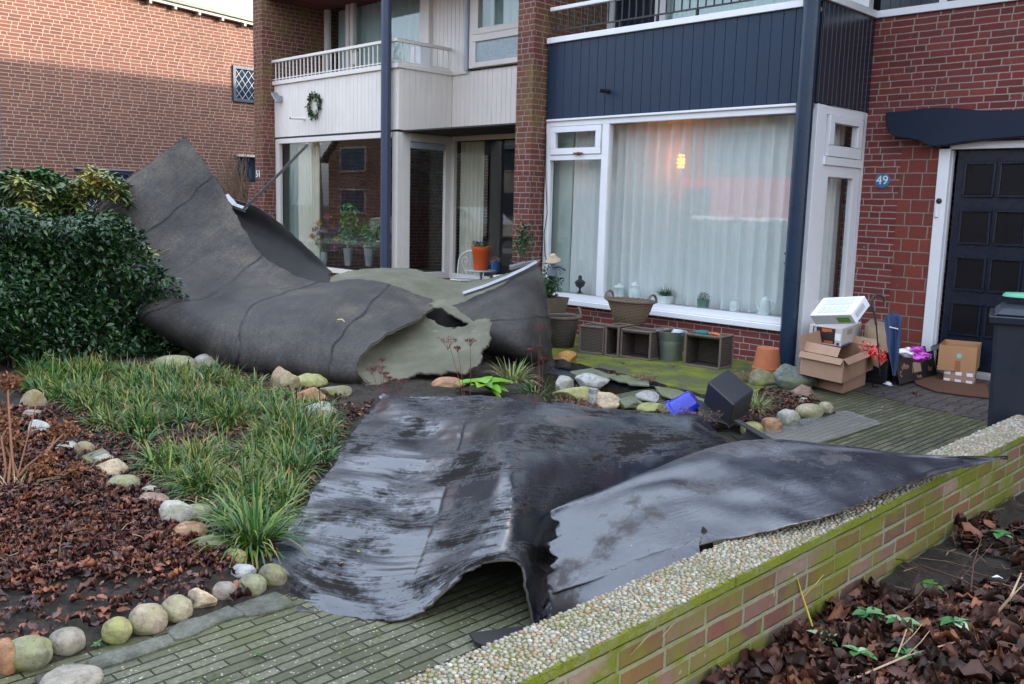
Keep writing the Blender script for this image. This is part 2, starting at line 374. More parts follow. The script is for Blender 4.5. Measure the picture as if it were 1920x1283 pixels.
m_black=plain('black_plastic',(.018,.019,.022),.42,.2,12)
m_iron=plain('dark_iron',(.03,.03,.035),.5)
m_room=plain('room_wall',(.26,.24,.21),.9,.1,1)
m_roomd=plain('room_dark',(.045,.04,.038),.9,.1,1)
m_rooml=plain('room_light',(.42,.46,.42),.9,.1,1)
m_terr=plain('terracotta',(.42,.13,.055),.75,.22,14,bump=.3)
m_orpl=plain('orange_plastic',(.62,.10,.025),.38,.06,5)
m_roofc=plain('roof_tiles_dark',(.045,.042,.042),.7,.2,9)
m_dkg=plain('dark_door_glass',(.008,.008,.01),.30,.1,3,spec=.2)
def glass(name,tint=(.975,.985,.98),refl=1.0,add=.0):
    t=NT(name); t.N.remove(t.b); tr=t.n('ShaderNodeBsdfTransparent'); gl=t.n('ShaderNodeBsdfGlossy'); gl.inputs['Roughness'].default_value=.006
    tr.inputs[0].default_value=tint+(1,); gl.inputs[0].default_value=(.95,.97,1,1)
    g=t.n('ShaderNodeNewGeometry'); vm=t.n('ShaderNodeVectorMath',operation='DOT_PRODUCT'); t.L.new(g.outputs['Normal'],vm.inputs[0]); t.L.new(g.outputs['Incoming'],vm.inputs[1])
    cs=t.ma('ABSOLUTE',vm.outputs['Value']); fr=t.ma('ADD',.04,t.ma('MULTIPLY',.96,t.ma('POWER',t.ma('SUBTRACT',1.,cs,clamp=True),5.)))
    lw=t.ma('ADD',t.ma('MULTIPLY',fr,refl),add,clamp=True)
    bp=t.bump(t.noise(t.geo(),.9,1),.03,.02); t.L.new(bp,gl.inputs['Normal'])
    mx=t.n('ShaderNodeMixShader'); t.put(mx.inputs[0],lw); t.L.new(tr.outputs[0],mx.inputs[1]); t.L.new(gl.outputs[0],mx.inputs[2]); t.L.new(mx.outputs[0],t.out.inputs[0]); return t.m
m_glass=glass('window_glass'); m_glassd=glass('window_glass_green',(.90,.95,.94),1.1,.01)
def cloth(name,c,trans=.35,clear=0.):
    t=NT(name); t.N.remove(t.b); P=t.geo(); n=t.noise(t.scl(P,(1,1,.15)),40,3); col=t.mix(n,tuple(x*.86 for x in c),c)
    d=t.n('ShaderNodeBsdfDiffuse'); q=t.n('ShaderNodeBsdfTranslucent'); t.put(d.inputs[0],col); t.put(q.inputs[0],col)
    mx=t.n('ShaderNodeMixShader'); mx.inputs[0].default_value=trans; t.L.new(d.outputs[0],mx.inputs[1]); t.L.new(q.outputs[0],mx.inputs[2]); o=mx.outputs[0]
    if clear:
        tr=t.n('ShaderNodeBsdfTransparent'); m2=t.n('ShaderNodeMixShader'); m2.inputs[0].default_value=clear; t.L.new(o,m2.inputs[1]); t.L.new(tr.outputs[0],m2.inputs[2]); o=m2.outputs[0]
    t.L.new(o,t.out.inputs[0]); return t.m
m_sheer=cloth('sheer_curtain',(.88,.93,.92),.12,.14); m_curt=cloth('cream_curtain',(.74,.72,.60),.15); m_curtw=cloth('upstairs_curtain',(.70,.80,.80),.15)
def emit(name,c,s):
    t=NT(name); t.b.inputs['Emission Color'].default_value=c+(1,); t.b.inputs['Emission Strength'].default_value=s; t.b.inputs['Base Color'].default_value=c+(1,); return t.m
def curtain(name,p0,p1,z0,z1,wl,amp,mat,parent,seed=0,label=None):
    p0=np.array(p0,float);p1=np.array(p1,float);L=np.linalg.norm(p1-p0);d=(p1-p0)/L;nn=np.array([-d[1],d[0]])
    nu=int(L/wl*14)+2;nv=14;u=np.linspace(0,L,nu);v=np.linspace(0,1,nv)
    U,Vv=np.meshgrid(u,v,indexing='ij'); ph=U/wl*2*math.pi+2.2*vn(np.stack([U*1.7,U*0,U*0],-1),1,seed)+.5*vn(np.stack([U*3,Vv*2,U*0],-1),1,seed+3)
    a=amp*(.55+.6*vn(np.stack([U*2.3,Vv*.5,U*0],-1),1,seed+7)**2)*(.75+.4*Vv)
    off=a*(np.sin(ph)+.35*np.sin(2*ph+1)); P=np.stack([p0[0]+d[0]*U+nn[0]*off,p0[1]+d[1]*U+nn[1]*off,z1+(z0-z1)*Vv],-1)
    idx=np.arange(nu*nv).reshape(nu,nv); F=np.stack([idx[:-1,:-1],idx[1:,:-1],idx[1:,1:],idx[:-1,1:]],-1).reshape(-1,4)
    if parent is None:
        c=(float((p0[0]+p1[0])/2),float((p0[1]+p1[1])/2),float(z0)); o=np_mesh(name,P.reshape(-1,3),F,mat,None,loc=c)
    else: o=np_mesh(name,P.reshape(-1,3),F,mat,parent)
    if label: tag(o,label,'curtain')
    return o
# ================================================================== GROUND, SKY SETTING
def soilmat():
    t=NT('dark_soil'); P=t.geo(); n=t.noise(P,4,6,.7); n2=t.noise(P,40,6,.8)
    c=t.ramp(t.ma('ADD',t.ma('MULTIPLY',n,.4),t.ma('MULTIPLY',n2,.6)),[(.34,(.012,.010,.009)),(.47,(.036,.029,.024)),(.60,(.085,.068,.054))])
    c=t.mix(t.ma('MULTIPLY',t.ma('SUBTRACT',t.noise(P,1.7,4),.56),3.5,clamp=True),c,(.045,.06,.02))
    return t.fin(c,.85,t.bump(n2,1.,.03),spec=.25)
m_soil=soilmat()
def pavemat():
    t=NT('mossy_paving'); P=t.geo(); x,y,z=t.sep(P)
    xx=t.ma('ADD',x,t.ma('MULTIPLY',t.ma('SUBTRACT',t.noise(P,5,2),.5),.010))
    rw=t.ma('DIVIDE',xx,.050); row=t.ma('FLOOR',rw); fr=t.ma('SUBTRACT',rw,row)
    q=t.ma('ADD',t.ma('DIVIDE',t.ma('ADD',y,t.ma('MULTIPLY',t.ma('SUBTRACT',t.noise(P,7,2),.5),.01)),.205),t.ma('MULTIPLY',t.ma('MODULO',row,2.),.5)); qi=t.ma('FLOOR',q); fq=t.ma('SUBTRACT',q,qi)
    dx=t.ma('MULTIPLY',t.ma('MINIMUM',fr,t.ma('SUBTRACT',1.,fr)),.050); dy=t.ma('MULTIPLY',t.ma('MINIMUM',fq,t.ma('SUBTRACT',1.,fq)),.205)
    d=t.ma('ADD',t.ma('MINIMUM',dx,t.ma('ADD',dy,.0019)),t.ma('MULTIPLY',t.ma('SUBTRACT',t.noise(P,50,3),.5),.006))
    mk=t.ma('DIVIDE',t.ma('SUBTRACT',d,.0022),.0035,clamp=True); bid=t.wn(t.comb(row,qi,.5))
    base=t.ramp(bid,[(0,(.072,.070,.048)),(.5,(.118,.112,.082)),(1,(.185,.172,.130))])
    base=t.mix(t.ma('MULTIPLY',t.ma('SUBTRACT',t.noise(P,55,6,.8),.40),3.2,clamp=True),base,(.040,.042,.026))
    sp=t.ma('MULTIPLY',t.ma('LESS_THAN',t.vor(P,48),.17),t.ma('GREATER_THAN',t.noise(P,9,2),.42)); base=t.mix(t.ma('MULTIPLY',sp,.85),base,(.50,.48,.43))
    gm=t.ma('MULTIPLY',t.ma('SUBTRACT',t.noise(P,1.5,5,.6),.30),3.2,clamp=True)
    base=t.mix(t.ma('MULTIPLY',gm,.5),base,(.085,.096,.024))
    c=t.mix(mk,(.014,.016,.006),base)
    mo=t.ma('MULTIPLY',t.ma('SUBTRACT',t.noise(P,3.4,8,.82),.60),22,clamp=True); mo=t.ma('MULTIPLY',mo,t.ma('SUBTRACT',1.15,t.ma('MULTIPLY',mk,t.noise(P,13,2)),clamp=True))
    c=t.mix(mo,c,(.085,.135,.012))
    h=t.ma('ADD',mk,t.ma('ADD',t.ma('MULTIPLY',t.noise(P,90,4,.7),.35),t.ma('MULTIPLY',mo,.6)))
    return t.fin(c,t.ma('ADD',t.ma('MULTIPLY',t.noise(P,3,4),.5),.38),t.bump(h,1.,.007),spec=.28)
m_pave=pavemat()
def pave2mat():
    t=NT('grey_brick_paving'); P=t.geo(); x,y,z=t.sep(P)
    rw=t.ma('DIVIDE',y,.085); row=t.ma('FLOOR',rw); fr=t.ma('SUBTRACT',rw,row)
    q=t.ma('ADD',t.ma('DIVIDE',t.ma('ADD',x,t.ma('MULTIPLY',t.noise(P,6,2),.02)),.10),t.ma('MULTIPLY',t.wn(t.comb(row,1.,2.)),.4)); qi=t.ma('FLOOR',q); fq=t.ma('SUBTRACT',q,qi)
    d=t.ma('MINIMUM',t.ma('MULTIPLY',t.ma('MINIMUM',fr,t.ma('SUBTRACT',1.,fr)),.085),t.ma('MULTIPLY',t.ma('MINIMUM',fq,t.ma('SUBTRACT',1.,fq)),.10))
    d=t.ma('ADD',d,t.ma('MULTIPLY',t.ma('SUBTRACT',t.noise(P,50,3),.5),.006)); mk=t.ma('DIVIDE',t.ma('SUBTRACT',d,.003),.004,clamp=True)
    base=t.ramp(t.wn(t.comb(row,qi,.2)),[(0,(.085,.07,.065)),(1,(.15,.13,.12))]); c=t.mix(mk,(.02,.018,.015),t.mix(t.noise(P,60,4,.7),base,(.05,.045,.04)))
    return t.fin(c,.55,t.bump(mk,.8,.006))
m_pave2=pave2mat()
def mossmat():
    t=NT('moss_on_flagstones'); P=t.geo(); n=t.noise(P,2.6,6,.7); n2=t.noise(P,35,4,.7)
    c=t.ramp(n,[(.34,(.13,.125,.10)),(.44,(.10,.11,.05)),(.52,(.17,.19,.03)),(.66,(.25,.28,.03))]); c=t.mix(t.ma('MULTIPLY',n2,.55),c,(.03,.035,.015))
    return t.fin(c,.85,t.bump(t.ma('ADD',n2,n),1.,.012),spec=.2)
m_moss=mossmat()
def stonelike(name,c):
    t=NT(name); P=t.geo(); n=t.noise(P,6,7,.75); f=t.noise(P,60,5,.8)
    cc=t.ramp(n,[(.30,(.035,.032,.026)),(.44,tuple(x*.7 for x in c)),(.60,tuple(x*1.25 for x in c))]); cc=t.mix(t.ma('MULTIPLY',t.ma('SUBTRACT',f,.42),3.,clamp=True),cc,tuple(x*.45 for x in c))
    cc=t.mix(t.ma('MULTIPLY',t.ma('SUBTRACT',t.noise(P,4,5),.52),5,clamp=True),cc,(.085,.10,.03)); return t.fin(cc,.75,t.bump(t.ma('ADD',f,n),1.,.010),spec=.2)
m_slab=stonelike('grey_flagstone',(.15,.155,.125))
def sheetplane(name,poly,z,mat,dz=.02,kind='structure',label=None,cat=None):
    b=B(); b.prism([(p[0],p[1],z) for p in poly],(0,0,-dz)); 
    return solo(name,b,mat,label,cat,kind=kind,loc=(float(np.mean([p[0] for p in poly])),float(np.mean([p[1] for p in poly])),z-dz))
sheetplane('ground',[(-400,-400),(400,-400),(400,400),(-400,400)],-.30,m_soil,.5)
def hfield(name,x0,x1,y0,y1,n,mat,fz,keep=None,kind='structure'):
    nx=int((x1-x0)*n);ny=int((y1-y0)*n); X,Y=np.meshgrid(np.linspace(x0,x1,nx),np.linspace(y0,y1,ny),indexing='ij'); Z=fz(X,Y)
    idx=np.arange(nx*ny).reshape(nx,ny); F=np.stack([idx[:-1,:-1],idx[1:,:-1],idx[1:,1:],idx[:-1,1:]],-1).reshape(-1,4)
    if keep is not None:
        P=np.stack([X,Y,Z],-1).reshape(-1,3); k=keep(P[F].mean(1)); F=F[k]
    o=np_mesh(name,np.stack([X,Y,Z],-1).reshape(-1,3),F,mat,None,loc=((x0+x1)/2,(y0+y1)/2,0)); o['kind']=kind; return o
def P2(l): return [G(x,y)[:2] for x,y in l]
POND=P2([(1000,700),(1047,686),(1110,697),(1200,716),(1290,738),(1345,755),(1330,775),(1270,790),(1150,790),(1040,770),(990,735)])
ms=[G(x,y)[:2] for x,y in [(1350,752),(1290,736),(1200,714),(1110,695),(1047,684),(1000,676)]]
MOSSP=[(-4.25,8.2)]+[(-3.9,7.35),tuple(G(1430,735)[:2])]+[tuple(p) for p in ms]+[(-8.2,6.5),(-14,7.0),(-14,9.2),(-8,9.2)]
def bedz(X,Y):
    P=np.stack([X,Y,X*0],-1); z=.018+.020*fbm(P,1.3,3,3)+.012*fbm(P,9,3,4)+.007*fbm(P,26,2,6)+.03*np.clip((-3.0-X)/3,0,1.2)
    z=z-.05*np.clip((X+3.05)/.12,0,1)
    ins=inpoly(np.stack([X.ravel(),Y.ravel()],-1),POND).reshape(X.shape); z=np.where(inpoly(np.stack([X.ravel(),Y.ravel()],-1),MOSSP).reshape(X.shape),-.08,z); return np.where(ins,-.28,z)
E0,E1=G(1380,834)[:2],G(1566,779)[:2]
def keepbed(P):
    k=P[:,1]>4.9; xl=np.interp(P[:,1],[4.9,E0[1],E1[1]],[-3.0,E0[0],E1[0]]); bad=(k&(P[:,0]>xl))|((P[:,1]>E1[1])&(P[:,0]>-4.0)); return ~bad
o=hfield('garden_bed',-19,-2.86,-3,7.35,26,m_soil,bedz,keepbed)
def outz(X,Y):
    P=np.stack([X,Y,X*0],-1); return -.012+.02*fbm(P,1.1,3,31)+.012*fbm(P,9,3,34)+.006*fbm(P,26,2,36)
hfield('roadside_bed',-1.47,3.5,-2,9.2,30,m_soil,outz)
sheetplane('paved_path',[(-4.6,-3),(-1.62,-3),(-1.62,9.4),(-4.6,9.4)],-.004+.0,m_pave,.1)
q0,q1=G(1590,745),G(1850,790)
sheetplane('door_step_paving',[(-4.2,8.35),tuple(G(1585,728)[:2]),tuple(G(1700,757)[:2]),tuple(G(1850,790)[:2]),(-1.66,7.35),(-1.66,9.4),(-4.2,9.4)],.001,m_pave2,.03)
# mossy strip between the pond and the window wall
ms=[G(x,y)[:2] for x,y in [(1350,752),(1290,736),(1200,714),(1110,695),(1047,684),(1000,676)]]
sheetplane('mossy_flagstones',[(-4.25,8.2)]+[(-3.9,7.35),tuple(G(1430,735)[:2])]+[tuple(p) for p in ms]+[(-8.2,6.5),(-14,7.0),(-14,9.2),(-8,9.2)],.02,m_moss,.05)
# concrete floor under house 51 recess
# water
m_water=NT('pond_water'); m_water.b.inputs['Transmission Weight'].default_value=0
m_water=m_water.fin(m_water.mix(m_water.noise(m_water.geo(),1.7,4),(.010,.012,.008),(.05,.034,.018)),.03,m_water.bump(m_water.noise(m_water.geo(),6,2),.05,.01),spec=.6)
sheetplane('pond_water',[tuple(p) for p in POND],-.045,m_water,.02)
# street and pavement behind the camera (seen in the window panes)
m_asph=plain('asphalt',(.05,.05,.052),.8,.2,3,bump=.3); m_kerb=plain('concrete_slabs',(.22,.21,.20),.8,.2,4)
sheetplane('street',[(-80,-11),(60,-11),(60,-4.5),(-80,-4.5)],-.05,m_asph,.2)
sheetplane('pavement',[(-80,-4.4),(60,-4.4),(60,-2.1),(-80,-2.1)],.03,m_kerb,.3)
# ================================================================== HOUSE PARTS
def clad_y(name,x0,x1,z0,z1,y,mat,parent,w=.098,th=.02):
    b=B(); n=max(1,round(abs(x1-x0)/w)); ww=(x1-x0)/n
    for i in range(n): b.box(x0+i*ww+.002,x0+(i+1)*ww-.002,y+random.uniform(0,.0015),y+th,z0,z1)
    b.box(x0,x1,y+th-.006,y+th+.03,z0+.002,z1-.002)
    return part(name,b,mat,parent,bevel=.0025)
def clad_x(name,y0,y1,z0,z1,x,mat,parent,w=.098,th=.02):
    b=B(); n=max(1,round(abs(y1-y0)/w)); ww=(y1-y0)/n
    for i in range(n): b.box(x-th,x-random.uniform(0,.0015),y0+i*ww+.002,y0+(i+1)*ww-.002,z0,z1)
    b.box(x-th-.03,x-th+.006,y0,y1,z0+.002,z1-.002)
    return part(name,b,mat,parent,bevel=.0025)
def pane(parent,box,mat=None,name='pane'):
    b=B(); b.box(*box); return part(name,b,mat or m_glass,parent)
def bars(name,bl,mat,parent,bevel=.004):
    b=B()
    for q in bl: b.box(*q)
    return part(name,b,mat,parent,bevel=bevel)
# ---- number 49
YF=8.13; XS=-4.24; YR=9.25
h49=thing('terraced_house','dark red brick house number 49 with navy boards and white window frames','house',(-5.5,8.13,0))
b=B(); b.box(-7.70,-4.33,YF+.01,YF+.16,-.1,.365); part('window_wall',b,m_brick,h49)
b=B(); b.box(XS-.02,-3.49,YR,YR+.2,-.1,2.225); b.box(XS-.02,3.0,YR,YR+.2,2.225,3.46); b.box(-2.35,3.0,YR,YR+.2,-.1,2.225); part('door_wall',b,m_brick,h49)
b=B(); b.box(-3.86,-3.492,YR-.006,YR+.1,0,2.224); part('quoin',b,m_quoin,h49)
b=B(); b.box(-4.6,14,9.6,16.5,-.1,4.9); b.box(3.0,14,YR,9.7,-.1,4.9); b.box(-14.2,-4.6,13.2,16.5,-.1,4.9); b.box(-7.7,-4.6,9.56,13.3,2.55,3.45); b.box(-14.15,14,9.4,13.3,4.75,4.95); b.box(-14.2,-13.95,9.2,13.3,-.1,5.6); b.box(-14.15,14,8.0,9.4,4.75,4.95); b.box(-14.2,-13.95,7.9,16.5,5.0,5.6)  # unseen gable parapet added to shade the neighbour wall; roof kept low for reflections
part('walls_and_shade_parapet',b,m_brick,h49)
clad_y('bay_boards',-7.66,-4.36,2.545,3.41,YF-.02,m_navy,h49,w=.125)
clad_x('bay_side_boards',YF+.04,YR,2.545,3.46,XS+.005,m_navyd,h49,w=.088)
bars('fascia',[(-7.67,-4.33,YF-.05,YF+.08,3.41,3.475),(XS-.05,XS+.035,YF-.02,YR+.02,3.46,3.53),(XS-.05,3.0,YR-.03,YR+.1,3.462,3.532)],m_white,h49)
clad_y('upper_boards',-4.2,3.0,3.53,4.9,YR-.01,m_navyd,h49)
bars('upper_trim',[(-3.62,-3.55,YR-.03,YR,3.53,4.9)],m_white,h49)
b=B(); b.box(-7.7,XS-.02,YF+.02,YR+.3,3.36,3.40); b.box(-7.6,XS-.03,YF+.02,YF+.06,2.5,2.54); part('balcony_floor',b,m_kerb,h49)
# upper loggia: door, window
b=B(); b.box(-7.70,-7.60,9.2,9.3,3.40,5.0); b.box(-6.96,-6.89,9.2,9.3,3.4,5.0); part('loggia_frame',b,m_white,h49,bevel=.003)
clad_y('loggia_boards',-7.60,-6.96,3.4,5.0,9.24,m_navyd,h49,w=.11)
wn_=part('upper_window',B().box(-6.89,-4.3,9.2,9.3,3.4,3.72).box(-6.89,-4.3,9.2,9.3,4.9,5.0).box(-6.89,-6.80,9.2,9.3,3.72,4.9).box(-4.5,-4.3,9.2,9.3,3.72,4.9),m_white,h49,bevel=.004)
pane(wn_,(-6.8,-4.5,9.24,9.25,3.72,4.9),m_glassd)
curtain('curtain',(-6.85,9.36),(-4.4,9.36),3.5,5.0,.14,.03,m_curtw,h49,5)
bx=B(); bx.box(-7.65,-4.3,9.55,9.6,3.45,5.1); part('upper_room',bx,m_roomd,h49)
# railing of 49
rl=thing('balcony_railing','black bar balcony railing with a white handrail above the navy boards','railing',(-6,8.15,3.48))
zt=PY(1031,24,8.13)[2]
part('handrail',B().box(-7.64,-4.3,8.09,8.15,zt,zt+.045),m_white,rl,bevel=.006)
b=B(); b.box(-7.62,-4.3,8.11,8.13,3.545,3.560)
for i in range(34):
    x=-7.56+i*.098; b.box(x-.006,x+.006,8.113,8.127,3.55,zt)
for x in (-7.1,-6.6,-6.1,-5.6): b.box(x-.008,x+.008,8.10,8.14,3.47,3.545)
part('balusters',b,m_iron,rl)
# window 49
sill=B().box(-7.63,-4.335,YF-.055,YF+.10,.365,.425); part('window_sill',sill,m_white,h49,bevel=.006)
fr=[(-7.665,-4.33,YF-.01,YF+.07,.427,.50),(-7.665,-4.33,YF-.01,YF+.07,2.455,2.535),(-7.665,-7.60,YF-.01,YF+.07,.50,2.455),(-6.80,-6.70,YF-.01,YF+.07,.50,2.455),(-4.42,-4.33,YF-.01,YF+.07,.50,2.455),(-7.60,-6.80,YF-.01,YF+.07,2.06,2.12)]
w49=bars('front_window',fr,m_white,h49)
pane(w49,(-6.70,-4.42,YF+.025,YF+.031,.50,2.455)); pane(w49,(-7.60,-6.80,YF+.025,YF+.031,.50,2.06))
vent=bars('vent_window',[(-7.59,-6.81,YF-.022,YF+.03,2.125,2.20),(-7.59,-6.81,YF-.022,YF+.03,2.385,2.448),(-7.59,-7.51,YF-.022,YF+.03,2.2,2.385),(-6.89,-6.81,YF-.022,YF+.03,2.2,2.385)],m_white,h49)
pane(vent,(-7.51,-6.89,YF+.0,YF+.006,2.2,2.385))
part('handle',B().box(-7.20,-7.06,YF-.045,YF-.025,2.125,2.145).box(-7.15,-7.11,YF-.04,YF-.02,2.115,2.15),plain('bronze_handle',(.16,.06,.035),.4),vent,bevel=.004)
part('drip_rail',B().box(-7.655,-4.33,YF-.035,YF+.0,2.515,2.54),m_white,h49,bevel=.004)
# side window
sw=bars('side_window',[(XS-.07,XS+.0,8.19,8.37,.0,2.535),(XS-.07,XS,9.18,YR-.004,.0,2.535),(XS-.07,XS,8.37,9.18,2.455,2.535),(XS-.07,XS+.015,8.37,9.18,1.98,2.06),(XS-.07,XS,8.37,9.18,.35,.66),(XS-.06,XS-.005,8.37,8.50,.66,1.98),(XS-.06,XS-.005,9.05,9.18,.66,1.98),(XS-.06,XS-.005,8.50,9.05,1.87,1.98)],m_white,h49)
pane(sw,(XS-.04,XS-.034,8.50,9.05,.66,1.87))
v2=bars('vent_window',[(XS-.05,XS+.02,8.42,9.13,2.385,2.45),(XS-.05,XS+.02,8.42,9.13,2.065,2.17),(XS-.05,XS+.02,8.42,8.52,2.17,2.385),(XS-.05,XS+.02,9.03,9.13,2.17,2.385)],m_white,h49)
pane(v2,(XS-.02,XS-.014,8.52,9.03,2.17,2.385))
# corner column of 49
pc=thing('corner_post','glossy navy fluted post at the corner of the navy boarded bay','post',(-4.30,8.04,0))
b=B(); pr=[]
for k in range(20):
    a=2*math.pi*k/20; r=.082-.006*(k%4==0); pr.append((-4.30+r*math.cos(a),8.045+r*math.sin(a)*.85))
b.prism([(x,y,0) for x,y in pr],(0,0,4.9)); part('shaft',b,m_postn,pc,smooth=30)
part('plinth',B().lathe([(.098,0),(.098,.05),(.088,.06)],(-4.30,8.045,0),16),m_postn,pc,smooth=30)
# room of 49
b=B(); b.box(-7.90,-7.88,8.25,13,.0,2.5); b.box(-7.88,-4.3,12.9,13,.0,2.5); b.box(-4.66,-4.6,9.3,13,.0,2.5); part('room_walls',b,m_rooml,h49)
part('room_floor',B().box(-7.64,-4.3,8.2,13,.30,.35),m_room,h49); part('room_ceiling',B().box(-7.64,-4.3,8.2,13,2.47,2.49),m_rooml,h49)
part('inner_sill',B().box(-7.69,-4.34,YF+.075,8.31,.45,.485),m_white,h49)
curtain('sheer_curtain',(-6.98,8.37),(-4.36,8.37),.40,2.46,.15,.055,m_sheer,None,1,'white sheer curtain behind the large pane above the brick base of number 49')
curtain('sheer_curtain',(-7.46,8.37),(-7.0,8.37),.40,2.46,.11,.026,m_sheer,None,9,'narrow white curtain behind the iron oil lamp, left of the white mullion')
curtain('sheer_curtain',(-4.42,8.50),(-4.46,9.2),.40,2.46,.12,.026,m_sheer,None,12,'net curtain behind the narrow side window next to the navy post')
# net panel left (flat pale blind)
tag(solo('roller_blind',B().box(-7.86,-7.42,8.34,8.35,.45,2.46),cloth('blind_cloth',(.60,.70,.66),.3)),'flat pale green blind behind the leftmost small pane of number 49','blind')
lm=PY(1277,303,8.60); lp=thing('pendant_lamp','lit amber pendant lamp of stacked glass discs glowing through the sheer curtain','lamp',lm)
em=emit('amber_light',(1.,.24,.0),7.)
b=B(); 
for k in range(4): b.lathe([(.015,0),(.02+.02*(k!=3),.008),(.045-.012*(k in(0,3)),.010),(.045-.012*(k in(0,3)),.022),(.015,.026)],(lm[0],lm[1],lm[2]-.07+k*.040),16)
part('shade',b,em,lp,smooth=40); part('cord',B().tube([(lm[0],lm[1],lm[2]+.07),(lm[0],lm[1],2.46)],.004,6),m_black,lp)
# door
dr=thing('front_door','navy panelled front door with small dark panes in a white frame','door',(-2.9,YR+.05,0))
b=B(); b.box(-3.49,-3.385,YR-.03,YR+.09,.0,2.20); b.box(-3.49,-2.35,YR-.03,YR+.09,2.155,2.222); b.box(-3.384,-3.375,YR+.02,YR+.09,0,2.155); b.box(-2.42,-2.35,YR-.03,YR+.09,0,2.155)
part('frame',b,m_white,dr,bevel=.005)
b=B(); b.box(-3.34,-2.44,YR+.05,YR+.09,.05,2.15); 
panes=[]
px0=[PY(1812,330,YR+.05)[0],PY(1878,330,YR+.05)[0]]; wd_=PY(1862,330,YR+.05)[0]-px0[0]
zr=[(PY(1835,y0,YR+.05)[2],PY(1835,y1,YR+.05)[2]) for y0,y1 in ((308,366),(397,455),(486,543),(573,628))]
for xx in px0:
    for zt_,zb_ in zr:
        f=.022; b.box(xx-f,xx+wd_+f,YR+.028,YR+.05,zb_-f,zb_); b.box(xx-f,xx+wd_+f,YR+.028,YR+.05,zt_,zt_+f); b.box(xx-f,xx,YR+.028,YR+.05,zb_,zt_); b.box(xx+wd_,xx+wd_+f,YR+.028,YR+.05,zb_,zt_); panes.append((xx,xx+wd_,YR+.042,YR+.049,zb_,zt_))
lf=part('leaf',b,m_door,dr,bevel=.004)
for q in panes: pane(lf,q,m_dkg)
q=PY(1761,377,YR-.03); part('bell_knob',B().lathe([(.0,0),(.026,.0),(.026,.012),(.012,.02),(0,.021)],(q[0],q[1],q[2]),16,R=Euler((R_(90),0,0)).to_matrix()),m_black,dr,smooth=40)
q=PY(1757,396,YR-.03); part('door_bell',B().box(q[0]-.018,q[0]+.018,q[1]-.018,q[1],q[2]-.06,q[2]+.055),m_white,dr,bevel=.004)
part('threshold',B().box(-3.49,-2.35,YR-.12,YR+.02,0,.055),plain('stone_sill',(.42,.41,.38),.6),dr,bevel=.005)
# porch beam
pl=[(1660,211),(1700,208),(1725,204),(1755,202),(1790,203),(1850,208),(1900,206),(1960,203),(1960,254),(1915,257),(1850,262),(1800,268),(1770,273),(1752,275),(1736,272),(1722,264),(1706,260),(1685,259),(1668,250),(1660,236)]
b=B(); b.prism([PY(x,y,9.10) for x,y in pl],(0,.145,0)); part('porch_beam',b,plain('navy_beam',(.007,.015,.032),.5,.2,6,spec=.25),h49,bevel=.008)
b=B(); b.box(-2.5,-2.4,9.1,9.3,2.2,2.6); b.box(2,2.1,9.1,9.3,0,.2)
# number plates
def yplate(c,rx,rz,y): return [(c[0]+rx*math.cos(a*math.pi/14),y,c[2]+rz*math.sin(a*math.pi/14)) for a in range(28)]
c=PY(1654,339,YR-.015); n49=thing('house_number_plate','blue enamel disc reading 49 on the red brick beside the door','number plate',(c[0],YR,c[2]))
part('disc',B().prism(yplate(c,.078,.075,YR-.014),(0,.013,0)),plain('blue_enamel',(.05,.16,.27),.3,.3,25),n49,bevel=.004)
b=B(); text_into(b,'49',.125,frameM((c[0],YR-.0155,c[2]+.002),(1,0,0),(0,0,1)),.0012); part('digits',b,m_white,n49)
c=PY(485,327,7.90); n51=thing('house_number','white digits 51 on the brick pier left of the cream bay','house number',(c[0],7.9,c[2]))
b=B(); text_into(b,'51',.155,frameM((c[0],7.892,c[2]),(1,0,0),(0,0,1)),.006); part('digits',b,m_white,n51)
# fittings
def pipe(px,py,L,r,y,mat,label):
    c=PY(px,py,y); b=B(); R=Euler((R_(90),0,0)).to_matrix(); t=thing('overflow_pipe',label,'pipe',(c[0],y,c[2]))
    part('pipe',B().tube([(c[0],y,c[2]),(c[0]-.0,y-L,c[2]-.01)],r,12),mat,t,smooth=40); part('collar',B().tube([(c[0],y,c[2]),(c[0],y-.012,c[2])],r*1.35,12),mat,t,smooth=40)
    part('opening',B().tube([(c[0],y-L,c[2]-.01),(c[0],y-L-.002,c[2]-.01)],r*.8,12),m_iron,t)
pipe(1140,171,.16,.022,YF-.02,m_black,'short black overflow pipe sticking out of the navy boards')
pipe(571,223,.26,.020,YF-.02,m_white,'white overflow pipe on the cream boards below the wreath')
c=PY(527,184,YF-.03); t=thing('flood_light','small grey flood light at the left end of the cream boards','light',c)
part('bracket',B().box(c[0]-.02,c[0]+.03,YF-.05,YF-.018,c[2]-.05,c[2]+.03),m_grey,t,bevel=.004); part('housing',B().obox((c[0]-.02,YF-.10,c[2]),(.03,.13,.19),(R_(12),R_(-32),0)),m_grey,t,bevel=.008)
# ---- piers (shared)
b=B(); b.box(-7.97,-7.70,7.90,8.26,-.1,2.54); b.box(-7.97,-7.905,8.26,9.55,-.1,2.54); b.box(-7.97,-7.70,7.90,9.55,2.54,4.9); solo('brick_pier',b,m_brickp,'mossy red brick pier between the cream house and the navy house','pier')
b=B(); b.box(-14.19,-13.915,7.90,8.22,-.1,2.54); b.box(-14.19,-13.915,7.90,9.55,2.54,4.9); solo('brick_pier',b,m_brickp,'red brick pier carrying the number 51 at the left end of the cream house','pier')
# cable on pier
q=[PY(x,y,8.10) for x,y in ((1024,250),(1023,330),(1026,400),(1020,440),(1022,480),(1028,495))]
solo('cable',B().tube(q,.005,6),m_black,'thin black cable hanging down beside the middle brick pier','cable')
